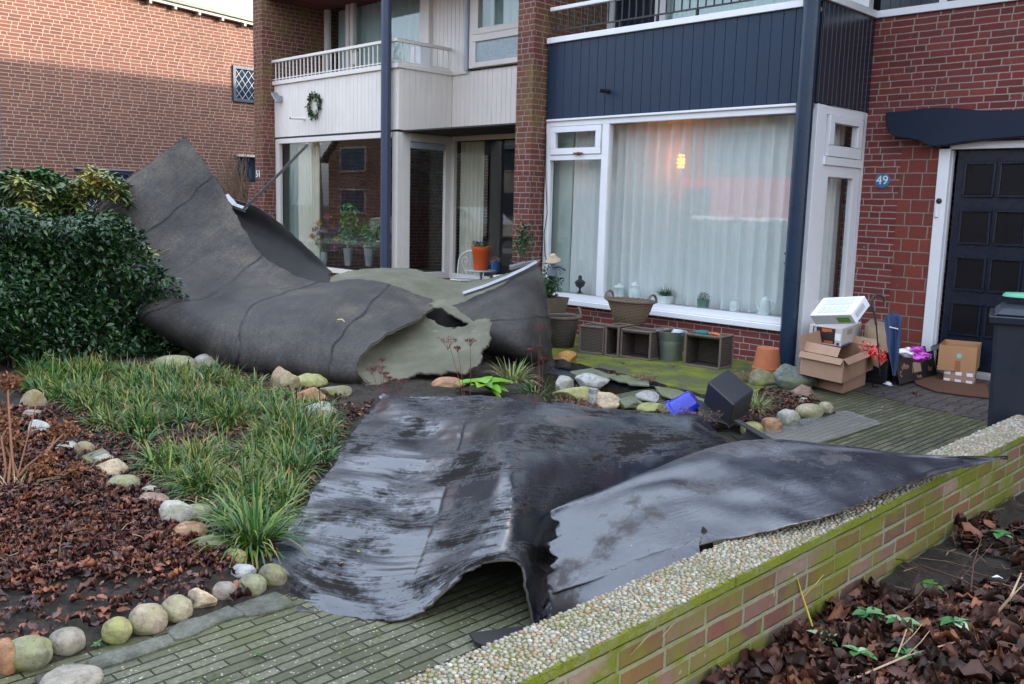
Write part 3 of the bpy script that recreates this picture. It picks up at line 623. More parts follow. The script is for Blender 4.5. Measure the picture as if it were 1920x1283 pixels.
# ---- number 51
YR5=9.13; XS5=-10.57
h51=thing('terraced_house','terraced house with cream boarded bay and dark glass, number 51','house',(-11,8.13,0))
clad_y('bay_boards',-13.905,XS5-.02,2.545,3.39,YF-.02,m_cream,h51,w=.096)
clad_x('bay_side_boards',YF,YR5,2.545,3.42,XS5+.005,m_cream,h51,w=.096)
clad_y('recess_boards',XS5,-7.975,2.545,3.43,YR5,m_cream,h51,w=.096)
bars('fascia',[(-13.93,XS5+.02,YF-.05,YF+.06,3.39,3.455),(XS5-.04,XS5+.03,YF-.045,YR5,3.395,3.46),(XS5+.03,-10.21,YR5-.03,YR5+.05,3.40,3.46)],m_cframe,h51)
b=B(); b.box(-13.9,XS5-.03,YF+.02,9.6,3.33,3.38); part('balcony_floor',b,m_kerb,h51)
bars('shadow_gap',[(-13.9,XS5,YF-.005,YF+.03,2.515,2.545),(XS5-.03,XS5,YF,YR5,2.515,2.545),(XS5,-7.975,YR5+.012,YR5+.05,2.515,2.545)],m_iron,h51,0)
w51=bars('front_window',[(-13.905,-13.80,YF-.01,YF+.06,.40,2.515),(-13.80,XS5-.1,YF-.01,YF+.06,2.44,2.515),(-13.80,XS5-.1,YF-.03,YF+.06,.40,.47),(XS5-.12,XS5,YF-.01,YF+.06,.40,2.515)],m_cframe,h51)
pane(w51,(-13.8,XS5-.12,YF+.02,YF+.026,.47,2.44))
s51=bars('side_window',[(XS5-.06,XS5-.003,YF+.062,8.36,.0,2.515),(XS5-.06,XS5,8.36,9.03,2.40,2.515),(XS5-.06,XS5,9.03,YR5+.05,.40,2.515),(XS5-.06,XS5,8.36,9.03,.40,.50)],m_cframe,h51)
pane(s51,(XS5-.035,XS5-.03,8.36,9.03,.5,2.4))
part('blind_box',B().box(XS5-.03,XS5-.005,8.37,9.02,2.30,2.395),plain('grey_blue_blind',(.38,.42,.5),.4),s51,bevel=.01)
r51=bars('recess_window',[(XS5,-10.50,YR5,YR5+.06,.40,2.515),(-10.50,-8.0,YR5,YR5+.06,2.45,2.515),(-10.50,-8.0,YR5-.02,YR5+.06,.40,.48)],m_cframe,h51)
pane(r51,(-10.5,-7.98,YR5+.02,YR5+.026,.48,2.45))
b=B(); b.box(-13.9,-10.63,YF+.02,YF+.12,-.1,.40); b.box(XS5-.06,XS5,8.36,YR5,-.1,.40); b.box(XS5,-7.98,YR5,YR5+.1,-.1,.40); part('window_wall',b,m_brick,h51)
# upper 51
b=B(); xa=-13.9
bars('upper_frame',[(-13.9,-13.80,9.08,9.16,3.38,5.0),(-13.26,-13.17,9.08,9.16,3.38,5.0),(-13.12,-13.03,9.07,9.15,3.38,5.0),(-11.27,-11.05,9.06,9.16,3.38,5.0),(-13.03,-11.27,9.07,9.15,3.38,3.62)],m_cframe,h51)
uw=bars('upper_window',[(-13.80,-11.05,9.08,9.16,4.95,5.05)],m_cframe,h51); pane(uw,(-13.8,-11.1,9.115,9.12,3.5,4.95),m_glassd)
clad_y('upper_boards',-11.05,-10.26,3.38,5.0,YR5,m_cream,h51,w=.085)
b=B(); b.tube([(-10.20,9.07,3.44),(-10.20,9.07,5.1)],.035,12); part('downpipe',b,plain('pale_grey_pipe',(.40,.43,.50),.4),h51,smooth=40)
bars('upper_sash',[(-10.16,-10.07,9.08,9.16,3.46,5.0),(-10.07,-7.98,9.06,9.16,3.46,3.53),(-10.07,-7.98,9.07,9.16,3.82,3.92),(-10.07,-10.02,9.08,9.15,3.53,3.82),(-10.07,-9.95,9.06,9.15,3.92,5.0),(-9.95,-7.98,9.06,9.15,3.92,4.0)],m_cframe,h51)
pane(h51,(-9.95,-7.98,9.10,9.105,4.0,4.95),m_glassd,'upper_pane')
t=NT('frosted_glass'); m_frost=t.fin(t.mix(t.noise(t.geo(),22,4),(.22,.30,.33),(.42,.50,.52)),.12,t.bump(t.noise(t.geo(),45,3),.8,.01),spec=.7)
pane(h51,(-10.02,-7.98,9.10,9.105,3.53,3.82),m_frost,'frosted_pane')
curtain('curtain',(-13.8,9.30),(-11.1,9.30),3.4,5.0,.15,.035,m_curtw,h51,3); curtain('curtain',(-10.1,9.30),(-8,9.30),3.4,5.0,.2,.03,m_curtw,h51,8)
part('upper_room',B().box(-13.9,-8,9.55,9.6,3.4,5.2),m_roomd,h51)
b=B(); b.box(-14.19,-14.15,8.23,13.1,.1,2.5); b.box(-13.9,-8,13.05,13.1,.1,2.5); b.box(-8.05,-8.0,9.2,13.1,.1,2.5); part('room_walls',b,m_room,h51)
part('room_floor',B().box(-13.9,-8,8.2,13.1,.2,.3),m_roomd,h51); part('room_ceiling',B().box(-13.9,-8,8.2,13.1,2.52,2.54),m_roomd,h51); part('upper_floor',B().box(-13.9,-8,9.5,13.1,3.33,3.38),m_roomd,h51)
part('inner_sill',B().box(-13.8,-10.7,YF+.06,8.40,.42,.455),plain('brown_sill',(.11,.07,.035),.4),h51)
# railing 51 (cream)
r5=thing('balcony_railing','cream bar railing along the top of the cream boarded bay','railing',(-12,8.15,3.46))
z1=3.775
part('handrail',B().box(-13.98,XS5+.03,8.07,8.12,z1-.03,z1+.015).box(XS5-.02,XS5+.03,8.12,9.10,z1-.03,z1+.015),m_cframe,r5,bevel=.006)
b=B(); b.box(-13.9,XS5+.01,8.085,8.105,3.475,3.49); b.box(XS5-.005,XS5+.015,8.1,9.05,3.475,3.49)
for i in range(30):
    x=-13.82+i*.108; b.box(x-.008,x+.008,8.088,8.104,3.45,z1-.02)
for i in range(9): y=8.2+i*.105; b.box(XS5-.003,XS5+.013,y-.008,y+.008,3.48,z1-.02)
part('balusters',b,m_cframe,r5)
p5=thing('corner_post','plain slate blue round post in front of the cream bay corner','post',(-10.63,8.0,0))
part('shaft',B().lathe([(.072,0),(.072,4.9)],(-10.71,8.02,0),24),m_post51,p5,smooth=30)
# balcony things
c=PY(788,103,8.6); t=thing('heater_box','white box standing behind the cream balcony railing','box',(c[0],8.6,3.38))
part('case',B().box(c[0]-.10,c[0]+.12,8.5,8.7,3.40,3.74),m_white,t,bevel=.01); part('foot',B().box(c[0]-.08,c[0]+.1,8.52,8.68,3.38,3.4),m_grey,t)
c=PY(655,108,8.9); t=thing('wall_lamp','small white box lamp behind the railing, left of the slate blue post','lamp',(c[0],9.0,c[2]))
part('case',B().box(c[0]-.04,c[0]+.04,8.98,9.06,c[2]-.11,c[2]+.09),m_cframe,t,bevel=.01); part('cap',B().box(c[0]-.05,c[0]+.05,8.97,9.07,c[2]+.09,c[2]+.10),m_cframe,t)
c=(-11.9,8.8); t=thing('balcony_bench','low slatted cream bench behind the balcony railing','bench',(c[0],c[1],3.38))
b=B()
for k in range(3): b.box(-12.7,-11.0,8.78+k*.0,8.80,3.46+k*.06,3.49+k*.06)
part('slats',b,m_cframe,t); part('leg',B().box(-12.65,-12.6,8.8,8.85,3.38,3.6),m_cframe,t); part('leg',B().box(-11.1,-11.05,8.8,8.85,3.38,3.6),m_cframe,t)
# curtains 51 ground floor
curtain('curtain',(PY(560,350,8.33)[0],8.33),(PY(601,350,8.33)[0],8.33),.40,2.44,.085,.025,m_curt,None,21,'cream curtain gathered behind the left end of the dark window of number 51')
tag(curtain('net_curtain',(-14.12,8.36),(PY(562,350,8.36)[0],8.36),.40,2.44,.16,.012,cloth('net_green',(.30,.42,.38),.3),None,23,'pale green net curtain at the far left edge of the dark window'))
curtain('curtain',(PY(864,380,9.26)[0],9.26),(PY(905,380,9.26)[0],9.26),.40,2.44,.10,.035,m_curt,None,25,'cream curtain behind the glass of the recessed window by the wire chairs')
# ---- neighbour
XN=-19.
nb=thing('neighbour_house','large plain brown brick gable wall of the house at the far left','house',(XN,8,0))
b=B(); def_z=lambda y:5.44-.062*(y-8.15)
b.prism([(XN,5.42,-.1),(XN,14,-.1),(XN,14,def_z(14)),(XN,5.42,def_z(5.42))],(-9,0,0)); part('wall',b,m_nb,nb)
b=B(); b.prism([(XN+.22,5.3,def_z(5.3)+.06),(XN+.22,14.1,def_z(14.1)+.06),(XN+.22,14.1,def_z(14.1)+.13),(XN+.22,5.3,def_z(5.3)+.13)],(-9.3,0,0)); part('roof_edge',b,m_green,nb)
b=B(); b.prism([(XN+.17,5.35,def_z(5.35)+.0),(XN+.17,14.1,def_z(14.1)+.0),(XN+.17,14.1,def_z(14.1)+.058),(XN+.17,5.35,def_z(5.35)+.058)],(-.13,0,0))
for k in range(12): y=5.6+k*.52; b.box(XN+.001,XN+.16,y,y+.05,def_z(y)-.06,def_z(y)-.002)
part('soffit_board',b,plain('dirty_white',(.36,.34,.32),.6),nb)
def leaded(y0,y1,z0,z1,label_):
    wf=part('window',B().box(XN-.02,XN+.045,y0,y0+.07,z0,z1).box(XN-.02,XN+.045,y1-.07,y1,z0,z1).box(XN-.02,XN+.045,y0+.07,y1-.07,z0,z0+.07).box(XN-.02,XN+.045,y0+.07,y1-.07,z1-.07,z1),m_blueframe,nb,bevel=.005)
    part('pane',B().box(XN+.004,XN+.008,y0+.07,y1-.07,z0+.07,z1-.07),m_ngl,wf)
    b=B(); a0,a1,c0,c1=y0+.07,y1-.07,z0+.07,z1-.07; s=.155; k=-8
    while k*s<(a1-a0)+(c1-c0):
        for sg in (1,-1):
            pts=[]
            for tt in np.linspace(0,1,60):
                yy=a0+tt*(a1-a0); zz=(c0+(yy-a0)*1.35-k*s*1.35+.0) if sg>0 else (c1-(yy-a0)*1.35+k*s*1.35)
                if c0<=zz<=c1: pts.append((XN+.014,yy,zz))
            if len(pts)>1: b.tube([pts[0],pts[-1]],.0045,4)
        k+=1
    part('lead_lattice',b,plain('lattice_grey'+label_,(.5,.52,.54),.5),wf)
m_ngl=plain('night_blue_glass',(.012,.028,.05),.06,.9,5)
ya=PX(435,122,XN); yb=PX(437,190,XN); leaded(ya[1],ya[1]+.75,yb[2],ya[2],'a')
yc=PX(143,317,XN); yd=PX(247,317,XN); leaded(yc[1],yd[1],1.15,yc[2],'b')
part('window_ledge',B().box(XN-.01,XN+.09,yc[1]-.04,yd[1]+.04,yc[2],yc[2]+.035),m_grey,nb)
ye=PX(443,289,XN); part('vent_hood',B().box(XN-.01,XN+.09,ye[1],ye[1]+.8,ye[2]-.05,ye[2]),plain('ledge_white',(.5,.5,.48),.6),nb); part('cellar_window',B().box(XN-.01,XN+.01,ye[1]+.03,ye[1]+.77,ye[2]-.6,ye[2]-.05),m_ngl,nb)
# ================================================================== TORN ROOF SHEETS
def bitumen_dry():
    t=NT('weathered_bitumen'); P=t.geo(); su=t.att('su'); sv=t.att('sv'); uv=t.comb(su,sv,0.)
    n=t.noise(P,1.6,6,.65); n2=t.noise(t.scl(uv,(60,3,1)),2,4,.6); n3=t.noise(P,45,4,.7)
    c=t.ramp(t.ma('ADD',t.ma('MULTIPLY',n,.60),t.ma('ADD',t.ma('MULTIPLY',n2,.13),t.ma('MULTIPLY',n3,.27))),[(.34,(.015,.014,.014)),(.45,(.032,.029,.028)),(.54,(.055,.050,.044)),(.66,(.12,.103,.078))])
    st=t.ma('MULTIPLY',t.ma('SUBTRACT',t.noise(t.scl(uv,(3,40,1)),3,5,.7),.60),6,clamp=True); st=t.ma('MULTIPLY',st,t.ma('MULTIPLY',t.ma('SUBTRACT',t.noise(P,1.1,3),.50),6,clamp=True))
    c=t.mix(t.ma('MULTIPLY',st,.5),c,(.22,.19,.14))
    c=t.mix(t.ma('GREATER_THAN',t.noise(P,70,2,.4),.79),c,(.30,.29,.25))
    c=t.mix(t.ma('MULTIPLY',t.att('seam'),1.,clamp=True),c,(.008,.008,.01))
    return t.fin(c,t.ma('ADD',t.ma('MULTIPLY',n,.3),.42),t.bump(t.ma('ADD',n3,t.ma('MULTIPLY',n2,.6)),.55,.008),spec=.22)
def bitumen_wet(name,thr,wsx,pth):
    t=NT(name); P=t.geo(); su=t.att('su'); sv=t.att('sv'); uv=t.comb(su,sv,0.)
    n=t.noise(t.scl(uv,wsx),1.,6,.62); st=t.noise(t.scl(uv,(120,9,1)),1.,4,.7); fine=t.noise(P,230,3,.75); n4=t.noise(P,26,4,.8)
    g=t.ma('ADD',t.ma('MULTIPLY',n,.59),t.ma('ADD',t.ma('MULTIPLY',st,.21),t.ma('ADD',t.ma('MULTIPLY',n4,.15),t.ma('MULTIPLY',fine,.05))))
    gr=t.ma('MULTIPLY',t.ma('SUBTRACT',g,thr),18,clamp=True)      # grainy, not mirror-wet
    patch=t.ma('MULTIPLY',t.ma('SUBTRACT',t.noise(P,2.9,7,.70),pth),11,clamp=True)
    c=t.mix(gr,(.009,.013,.021),(.013,.011,.010)); c=t.mix(t.ma('MULTIPLY',patch,.75),c,(.050,.041,.037))  # blue in the smooth film's colour stands in for sky sheen
    c=t.mix(t.ma('MULTIPLY',t.ma('MULTIPLY',t.ma('GREATER_THAN',fine,.66),gr),.55),c,(.14,.13,.115))
    c=t.mix(t.ma('MULTIPLY',t.ma('GREATER_THAN',t.noise(P,110,2,.4),.77),.8),c,(.38,.36,.33))
    c=t.mix(t.ma('MULTIPLY',t.att('seam'),.8,clamp=True),c,(.006,.006,.007))
    rough=t.ma('MAXIMUM',gr,t.ma('MULTIPLY',patch,.8)); r=t.ma('ADD',.17,t.ma('MULTIPLY',rough,.62))
    b=t.bump(t.ma('ADD',t.ma('MULTIPLY',fine,t.ma('ADD',t.ma('MULTIPLY',gr,1.6),.10)),t.ma('MULTIPLY',st,.7)),.38,.006)
    t.b.inputs['IOR'].default_value=2.0
    return t.fin(c,r,b,spec=t.ma('SUBTRACT',.5,t.ma('MULTIPLY',rough,.46)))
def mineral():
    t=NT('grey_green_mineral'); P=t.geo(); n=t.noise(P,2.2,5,.65); f=t.noise(P,160,4,.8)
    c=t.ramp(n,[(.3,(.115,.115,.080)),(.5,(.165,.160,.115)),(.7,(.24,.23,.175))]); c=t.mix(t.ma('MULTIPLY',f,.55),c,(.10,.10,.075))
    sc=t.ma('MULTIPLY',t.ma('SUBTRACT',t.noise(t.scl(t.comb(t.att('su'),t.att('sv')),(30,5,1)),1.4,3,.5,1.),.66),12,clamp=True)
    c=t.mix(t.ma('MULTIPLY',sc,.55),c,(.42,.42,.37)); sp=t.ma('GREATER_THAN',t.noise(P,30,2,.4),.77); c=t.mix(sp,c,(.05,.05,.045))
    return t.fin(c,.92,t.bump(f,.9,.006),spec=.15)
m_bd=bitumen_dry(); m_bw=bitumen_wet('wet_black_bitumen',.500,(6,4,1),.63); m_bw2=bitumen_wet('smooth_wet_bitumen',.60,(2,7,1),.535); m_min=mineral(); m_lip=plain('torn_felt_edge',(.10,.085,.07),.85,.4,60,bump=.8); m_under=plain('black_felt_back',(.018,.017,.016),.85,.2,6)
roll=thing('torn_roof_sheet','huge curled grey roofing felt with a pale green underside, rising to a peak','roof sheet',(-6.5,4.5,0))
A1=[[(347,255,9.8),(318,277,9.75),(280,305,9.7),(235,338,9.6),(190,375,9.5),(140,420,9.4)],
    [(374,290,9.72),(340,318,9.66),(300,350,9.55),(250,390,9.4),(200,430,9.3),(150,480,9.2)],
    [(403,330,9.65),(365,363,9.55),(322,398,9.42),(266,442,9.2),(215,485,9.05),(165,540,8.9)],
    [(440,398,9.5),(402,432,9.35),(355,468,9.15),(300,510,8.85),(245,550,8.7),(210,600,8.8)],
    [(484,470,9.3),(444,508,9.0),(392,545,8.65),(318,560,8.35),(262,590,8.35),(262,640,8.9)],
    [(532,505,9.2),(484,535,8.8),(430,556,8.4),(366,592,8.0),(338,640,8.05),(365,680,8.9)],
    [(590,527,9.2),(532,550,8.6),(468,578,8.05),(446,632,7.62),(440,690,7.62),(458,722,8.2)],
    [(662,522,9.1),(606,555,8.4),(556,592,7.85),(534,645,7.48),(534,700,7.45),(555,735,7.9)],
    [(736,534,8.9),(692,574,8.2),(648,618,7.75),(628,660,7.45),(624,704,7.36),(645,737,7.65)],
    [(817,563,8.6),(788,598,8.15),(720,628,7.7),(678,662,7.42),(675,702,7.34),(706,728,7.42)]]
def a1disp(U,V,S):
    # broad creases parallel to the strips plus a lifted fold near the first seam
    d=.012*np.sin(V*9+U*6)*np.exp(-((U-.12)/.09)**2)
    d=d+.028*np.exp(-((U-.185)/.022)**2)*np.exp(-((V-.22)/.16)**2)
    d=d-.010*np.exp(-((U-.45)/.02)**2)+.008*np.sin(U*60+3*vn(S,1.5,8))*np.clip(V-.35,0,1)
    return d
sheet('top_sheet',A1,300,190,[m_bd,m_min,m_lip],roll,th=.022,seams=(.222,.462,.672,.885),amp=.020,nsc=1.8,rag=.018,dispf=a1disp,flip=True)
A2=[[(690,585,8.5),(730,580,8.6),(782,585,8.5),(832,611,8.35),(862,616,8.2),(892,602,8.05),(926,598,7.95)],
    [(672,625,8.1),(722,618,8.3),(778,618,8.3),(830,628,8.15),(860,632,8.05),(892,628,7.95),(920,622,7.88)],
    [(664,665,7.7),(712,658,7.95),(768,655,8.0),(822,658,7.95),(856,658,7.9),(888,655,7.82),(910,650,7.78)],
    [(670,700,7.42),(712,696,7.6),(765,690,7.7),(815,685,7.68),(850,680,7.66),(880,678,7.62),(902,672,7.6)],
    [(700,728,7.36),(728,718,7.42),(762,707,7.5),(800,700,7.52),(835,699,7.52),(865,697,7.5),(893,690,7.5)]]
sheet('lower_flap',A2,90,130,[m_min,m_bd,m_lip],roll,th=.02,amp=.014,nsc=3,rag=.035,dispf=lambda U,V,S:.012*np.sin(V*22+U*5)*U)
A3=[[(803,568,8.55),(832,562,8.62),(852,576,8.5),(874,591,8.4),(890,606,8.3)],
    [(797,577,8.50),(826,577,8.45),(845,588,8.4),(864,599,8.3),(886,609,8.25)]]
sheet('slit_shade_sheet',[[(795,575,8.72),(840,575,8.72),(890,600,8.72)],[(795,625,8.68),(840,628,8.68),(888,622,8.66)]],14,20,[m_under,m_under,m_under],roll,th=.01,amp=.002,rag=0)  # dark sheet added behind the slit in place of its shade
sheet('torn_strip',A3,20,50,[m_min,m_bd,m_lip],roll,th=.018,amp=.004,rag=.02)
A4=[[(596,528,9.5),(655,508,9.8),(768,503,9.9),(848,526,9.7),(928,520,9.75),(1008,490,9.5)],
    [(615,536,9.2),(668,525,9.3),(770,527,9.3),(850,548,9.2),(920,534,9.4),(1004,495,9.4)],
    [(640,560,8.9),(700,560,8.8),(795,572,8.75),(838,579,8.75),(895,560,9.0),(1000,500,9.3)]]
sheet('mineral_sheet',A4,60,140,[m_min,m_bd,m_lip],roll,th=.02,amp=.012,nsc=2,rag=.025)
A5=[[(833,578,8.74),(880,562,8.95),(930,540,9.1),(970,517,9.2),(1007,496,9.32)],
    [(852,588,8.6),(900,573,8.68),(950,553,8.75),(990,536,8.9),(1019,528,9.15)],
    [(872,608,8.5),(920,600,8.4),(968,594,8.4),(1006,588,8.55),(1030,590,8.95)],
    [(888,632,8.5),(930,632,8.3),(975,634,8.25),(1012,640,8.45),(1036,645,8.9)],
    [(900,656,8.55),(938,660,8.35),(980,668,8.3),(1016,672,8.5),(1037,680,8.85)],
    [(912,664,8.8),(945,676,8.6),(982,690,8.6),(1014,692,8.7),(1030,686,8.9)]]
sheet('folded_end',A5,120,110,[m_bd,m_min,m_lip],roll,th=.02,seams=(.42,),amp=.016,nsc=3,rag=.015,flip=False)
A6=[[(395,350,10.6),(430,372,10.6),(482,388,10.6),(532,425,10.5),(580,468,10.3),(624,511,9.9)],
    [(420,400,10.6),(455,420,10.7),(500,445,10.6),(540,470,10.4),(578,495,10.2),(618,515,9.8)],
    [(430,430,10.0),(470,470,9.8),(505,500,9.7),(545,520,9.6),(580,535,9.4),(618,530,9.3)]]
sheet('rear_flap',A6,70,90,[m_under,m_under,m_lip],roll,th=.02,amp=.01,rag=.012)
# loose aluminium edge trims still nailed to the felt
def strip(name,pts,wd,mat,parent,up,th=.004,lip=.03):
    b=B(); up=Vector(up).normalized()
    for i in range(len(pts)-1):
        p,q=Vector(pts[i]),Vector(pts[i+1]); t_=(q-p).normalized(); s_=t_.cross(up).normalized()*wd/2
        b.prism([p-s_,p+s_,q+s_,q-s_],up*th); b.prism([p+s_,p+s_-up*lip,q+s_-up*lip,q+s_],-s_.normalized()*th)
    return part(name,b,mat,parent)
strip('edge_trim',[PD(456,390,10.2),PD(476,372,10.1),PD(577,268,9.5)],.055,m_grey,roll,(-.7,-.6,.25))
strip('edge_trim',[PD(424,366,10.2),PD(440,384,10.2),PD(462,392,10.2)],.07,m_grey,roll,(.2,-.3,1))
strip('flashing',[PD(868,550,8.95),PD(905,538,9.0),PD(950,520,9.12),PD(985,503,9.2),PD(1006,491,9.28)],.036,m_grey,roll,(.45,-.45,.8))
strip('flashing',[PD(955,500,9.5),PD(985,492,9.5),PD(1012,489,9.4)],.07,m_grey,roll,(.1,-.2,1))
part('hollow',B().tube([PD(860,600,9.0),PD(900,610,9.1)],.03,6),m_under,roll)  # solid black tube standing in for the shade inside the slit
lbl=[((1168,683),(1250,692)),]
p=[PD(402,513,9.02),PD(430,520,8.95),PD(427,517.5,9.0),PD(403,509,9.08)]
b=B(); c0=PD(414,514,8.98)
nv=Vector(CAM-c0).normalized(); ux=(Vector(PD(430,519,8.96))-Vector(PD(400,511,9.03))).normalized(); uy=nv.cross(ux).normalized()
c0=Vector(c0)+nv*.03
b.prism([c0-ux*.07-uy*.018,c0+ux*.07-uy*.018,c0+ux*.07+uy*.018,c0-ux*.07+uy*.018],-nv*.01); part('paper_tag',b,plain('paper',(.55,.54,.5),.8),roll)
b=B(); c0=Vector(PD(636,605,7.78)); b.tube([c0+Vector((-.03,0,.0)),c0+Vector((-.01,-.01,.025)),c0+Vector((.03,.01,.03)),c0+Vector((.05,.02,.01))],.006,6)
tag(solo('dead_leaf',b,plain('straw_leaf',(.5,.42,.22),.7)),'curled straw coloured leaf lying on the grey felt roll','leaf')
# front black sheets
fs=thing('torn_roof_sheet','wet black roofing felt on the path with a dark arched opening in front','roof sheet',(-3,3,0))
C=[[(717,741,.22),(770,741,.27),(840,743,.29),(905,744,.31),(960,748,.37),(1050,758,.35),(1150,768,.30),(1245,774,.22),(1312,776,.14)],
   [(682,783,.19),(742,785,.23),(818,790,.25),(888,787,.33),(958,786,.42),(1060,790,.34),(1160,795,.25),(1262,797,.19),(1338,802,.09)],
   [(642,842,.165),(712,850,.19),(790,860,.19),(872,850,.29),(952,838,.45),(1060,850,.29),(1165,850,.17),(1275,842,.13),(1366,836,.05)],
   [(603,903,.13),(680,912,.125),(765,925,.13),(858,912,.24),(952,890,.43),(1045,900,.25),(1140,905,.10),(1240,885,.07),(1340,870,.03)],
   [(566,962,.095),(650,972,.12),(738,982,.11),(838,972,.19),(948,950,.37),(1022,955,.24),(1090,960,.06),(1180,940,.04),(1280,915,.02)],
   [(524,1008,.05),(606,1025,.08),(706,1040,.075),(816,1030,.14),(935,1000,.29),(1005,1005,.22),(1050,1030,.06),(1110,1015,.03),(1200,980,.02)],
   [(512,1046,.03),(582,1078,.045),(684,1098,.05),(800,1080,.10),(905,1035,.24),(980,1035,.22),(1020,1085,.06),(1060,1070,.02),(1120,1050,.02)],
   [(556,1142,.004),(640,1154,.006),(742,1162,.008),(806,1135,.05),(872,1072,.17),(972,1054,.22),(1001,1166,.012),(1032,1160,.01),(1060,1120,.02)]]
def cdisp(U,V,S):
    n=vn(np.stack([V*5,U*2,U*0],-1),1,41)
    w_=np.sin(U*36+2.2*n-V*9)*np.exp(-((V-.17)/.2)**2)*.0125*(.5+np.abs(n))
    cr=-.016*np.exp(-((U-(.80+.14*(V-.2)))/.012)**2)*np.exp(-((V-.16)/.08)**2)
    fine=.0022*vn(np.stack([U*60,V*9,U*0],-1),1,43)*np.exp(-((V-.24)/.16)**2)
    vr=.010*np.exp(-((V-.345)/.006)**2)*(U>.15)
    return w_+cr+fine*1.3-vr*.4+.004*vn(S,8,44)
sheet('draped_sheet',C,300,330,[m_bw,m_under,m_lip],fs,th=.010,amp=.010,nsc=1.9,rag=.014,dispf=cdisp,flip=False)
ds=thing('torn_roof_sheet','wet black roofing felt lying over the pebble coping and ending in a point','roof sheet',(-2,3.5,0.1))
D=[[(1052,955,.22),(1120,925,.27),(1205,895,.33),(1305,862,.38),(1400,842,.42),(1500,838,.43),(1600,845,.43),(1700,853,.43),(1800,857,.43),(1888,858,.425)],
   [(1036,957,.33),(1112,928,.37),(1200,890,.43),(1300,852,.47),(1400,829,.50),(1500,829,.50),(1600,840,.48),(1700,851,.46),(1800,856,.45),(1889,857,.43)],
   [(1034,963,.33),(1112,941,.37),(1202,912,.42),(1322,886,.45),(1402,862,.47),(1502,850,.48),(1602,852,.47),(1702,858,.455),(1800,860,.44),(1890,858,.43)],
   [(1046,1002,.29),(1116,985,.335),(1212,955,.39),(1322,925,.42),(1422,898,.445),(1522,882,.455),(1612,876,.455),(1710,872,.445),(1802,864,.435),(1890,858.5,.427)],
   [(1042,1058,.235),(1116,1038,.29),(1214,1006,.355),(1328,970,.385),(1436,942,.41),(1540,920,.425),(1630,902,.43),(1722,885,.43),(1812,868,.43),(1890,859,.425)],
   [(1026,1116,.17),(1112,1090,.245),(1214,1052,.318),(1322,1014,.355),(1440,992,.375),(1560,964,.388),(1650,928,.40),(1735,896,.41),(1830,871,.42),(1890,859.5,.423)]]
D2=[(1036,1168,.01),(1122,1142,.05),(1226,1096,.10),(1330,1052,.16)]
def ddisp(U,V,S): return .0028*np.sin(U*15+6*vn(S,2.2,52))*np.clip(1-V*1.2,0,1)+.004*vn(S,9,53)
sheet('draped_sheet',D,180,380,[m_bw2,m_under,m_lip],ds,th=.007,amp=.006,nsc=1.8,rag=.005,ragv0=.03,dispf=ddisp,flip=False)
DE=[[(1024,1108,.175),(1110,1084,.25),(1210,1046,.322),(1306,1010,.358)],[(1030,1140,.13),(1116,1116,.22),(1218,1076,.30),(1312,1032,.34)],[(1036,1168,.08),(1122,1142,.19),(1226,1096,.285),(1312,1066,.32)]]
sheet('lower_edge',DE,50,170,[m_bw2,m_under,m_lip],ds,th=.010,amp=.004,nsc=2.5,rag=.014,flip=False)
# torn standing scraps
b=B(); 
def scrap(pts,n): return B().prism([Vector(p) for p in pts],Vector(n)*.012)
part('torn_scrap',scrap([PX(1308,1040,-1.72),PX(1312,1012,-1.72),PX(1318,1006,-1.73),PX(1322,990,-1.73),PX(1334,1003,-1.72),PX(1338,1026,-1.70),PX(1326,1034,-1.69)],(-1,0,.2)),m_under,ds)
b=B(); c0=Vector(G(1382,806,.12)); R0=.055
pts=[]; 
for k in range(15):
    a=-2.6+k*.33; pts.append(c0+Vector((.0,0,0))+Vector((math.cos(a)*R0*.8,math.cos(a)*R0*.6,math.sin(a)*R0*1.1)))
ax=Vector((-.75,-.35,0))*.0
b2=B(); off=Vector(G(1450,850,.25))-c0
for i in range(14): b2.prism([pts[i],pts[i+1],pts[i+1]+off,pts[i]+off],(0,0,.008))
part('curled_end',b2,m_under,ds)
b3=B(); q=[G(880,1192,.01),G(985,1178,.012),G(1040,1168,.01),G(1030,1200,.008),G(930,1225,.01),G(890,1208,.01)]
solo('felt_scrap',B().prism([Vector(p) for p in q],(0,0,.01)),m_under,'ragged black felt scrap on the path beside the pebble coping','felt scrap')
# ================================================================== GARDEN WALL
gw=thing('garden_wall','low mossy brick wall with a coping of exposed pebbles along the right foreground','wall',(-1.55,4,-.05))
b=B(); b.box(-1.630,-1.480,-1.5,9.0,-.15,.298); part('brickwork',b,m_gw,gw)
t=NT('coping_concrete'); P=t.geo(); x,y,z=t.sep(P)
c=t.mix(t.noise(P,30,4,.7),(.17,.165,.12),(.26,.25,.19)); ms_=t.ma('MULTIPLY',t.ma('SUBTRACT',t.noise(P,5,5,.7),.27),5,clamp=True); c=t.mix(ms_,c,t.mix(t.noise(P,60,3),(.10,.125,.012),(.17,.20,.02)))
m_cop=t.fin(c,.85,t.bump(t.noise(P,70,4,.8),1.,.008),spec=.25)
b=B(); ys=[-1.5]
while ys[-1]<9: ys.append(ys[-1]+1.0)
for i in range(len(ys)-1): b.box(-1.655,-1.458,ys[i]+.002,ys[i+1]-.002,.300,.341)
part('coping',b,m_cop,gw,bevel=.006)
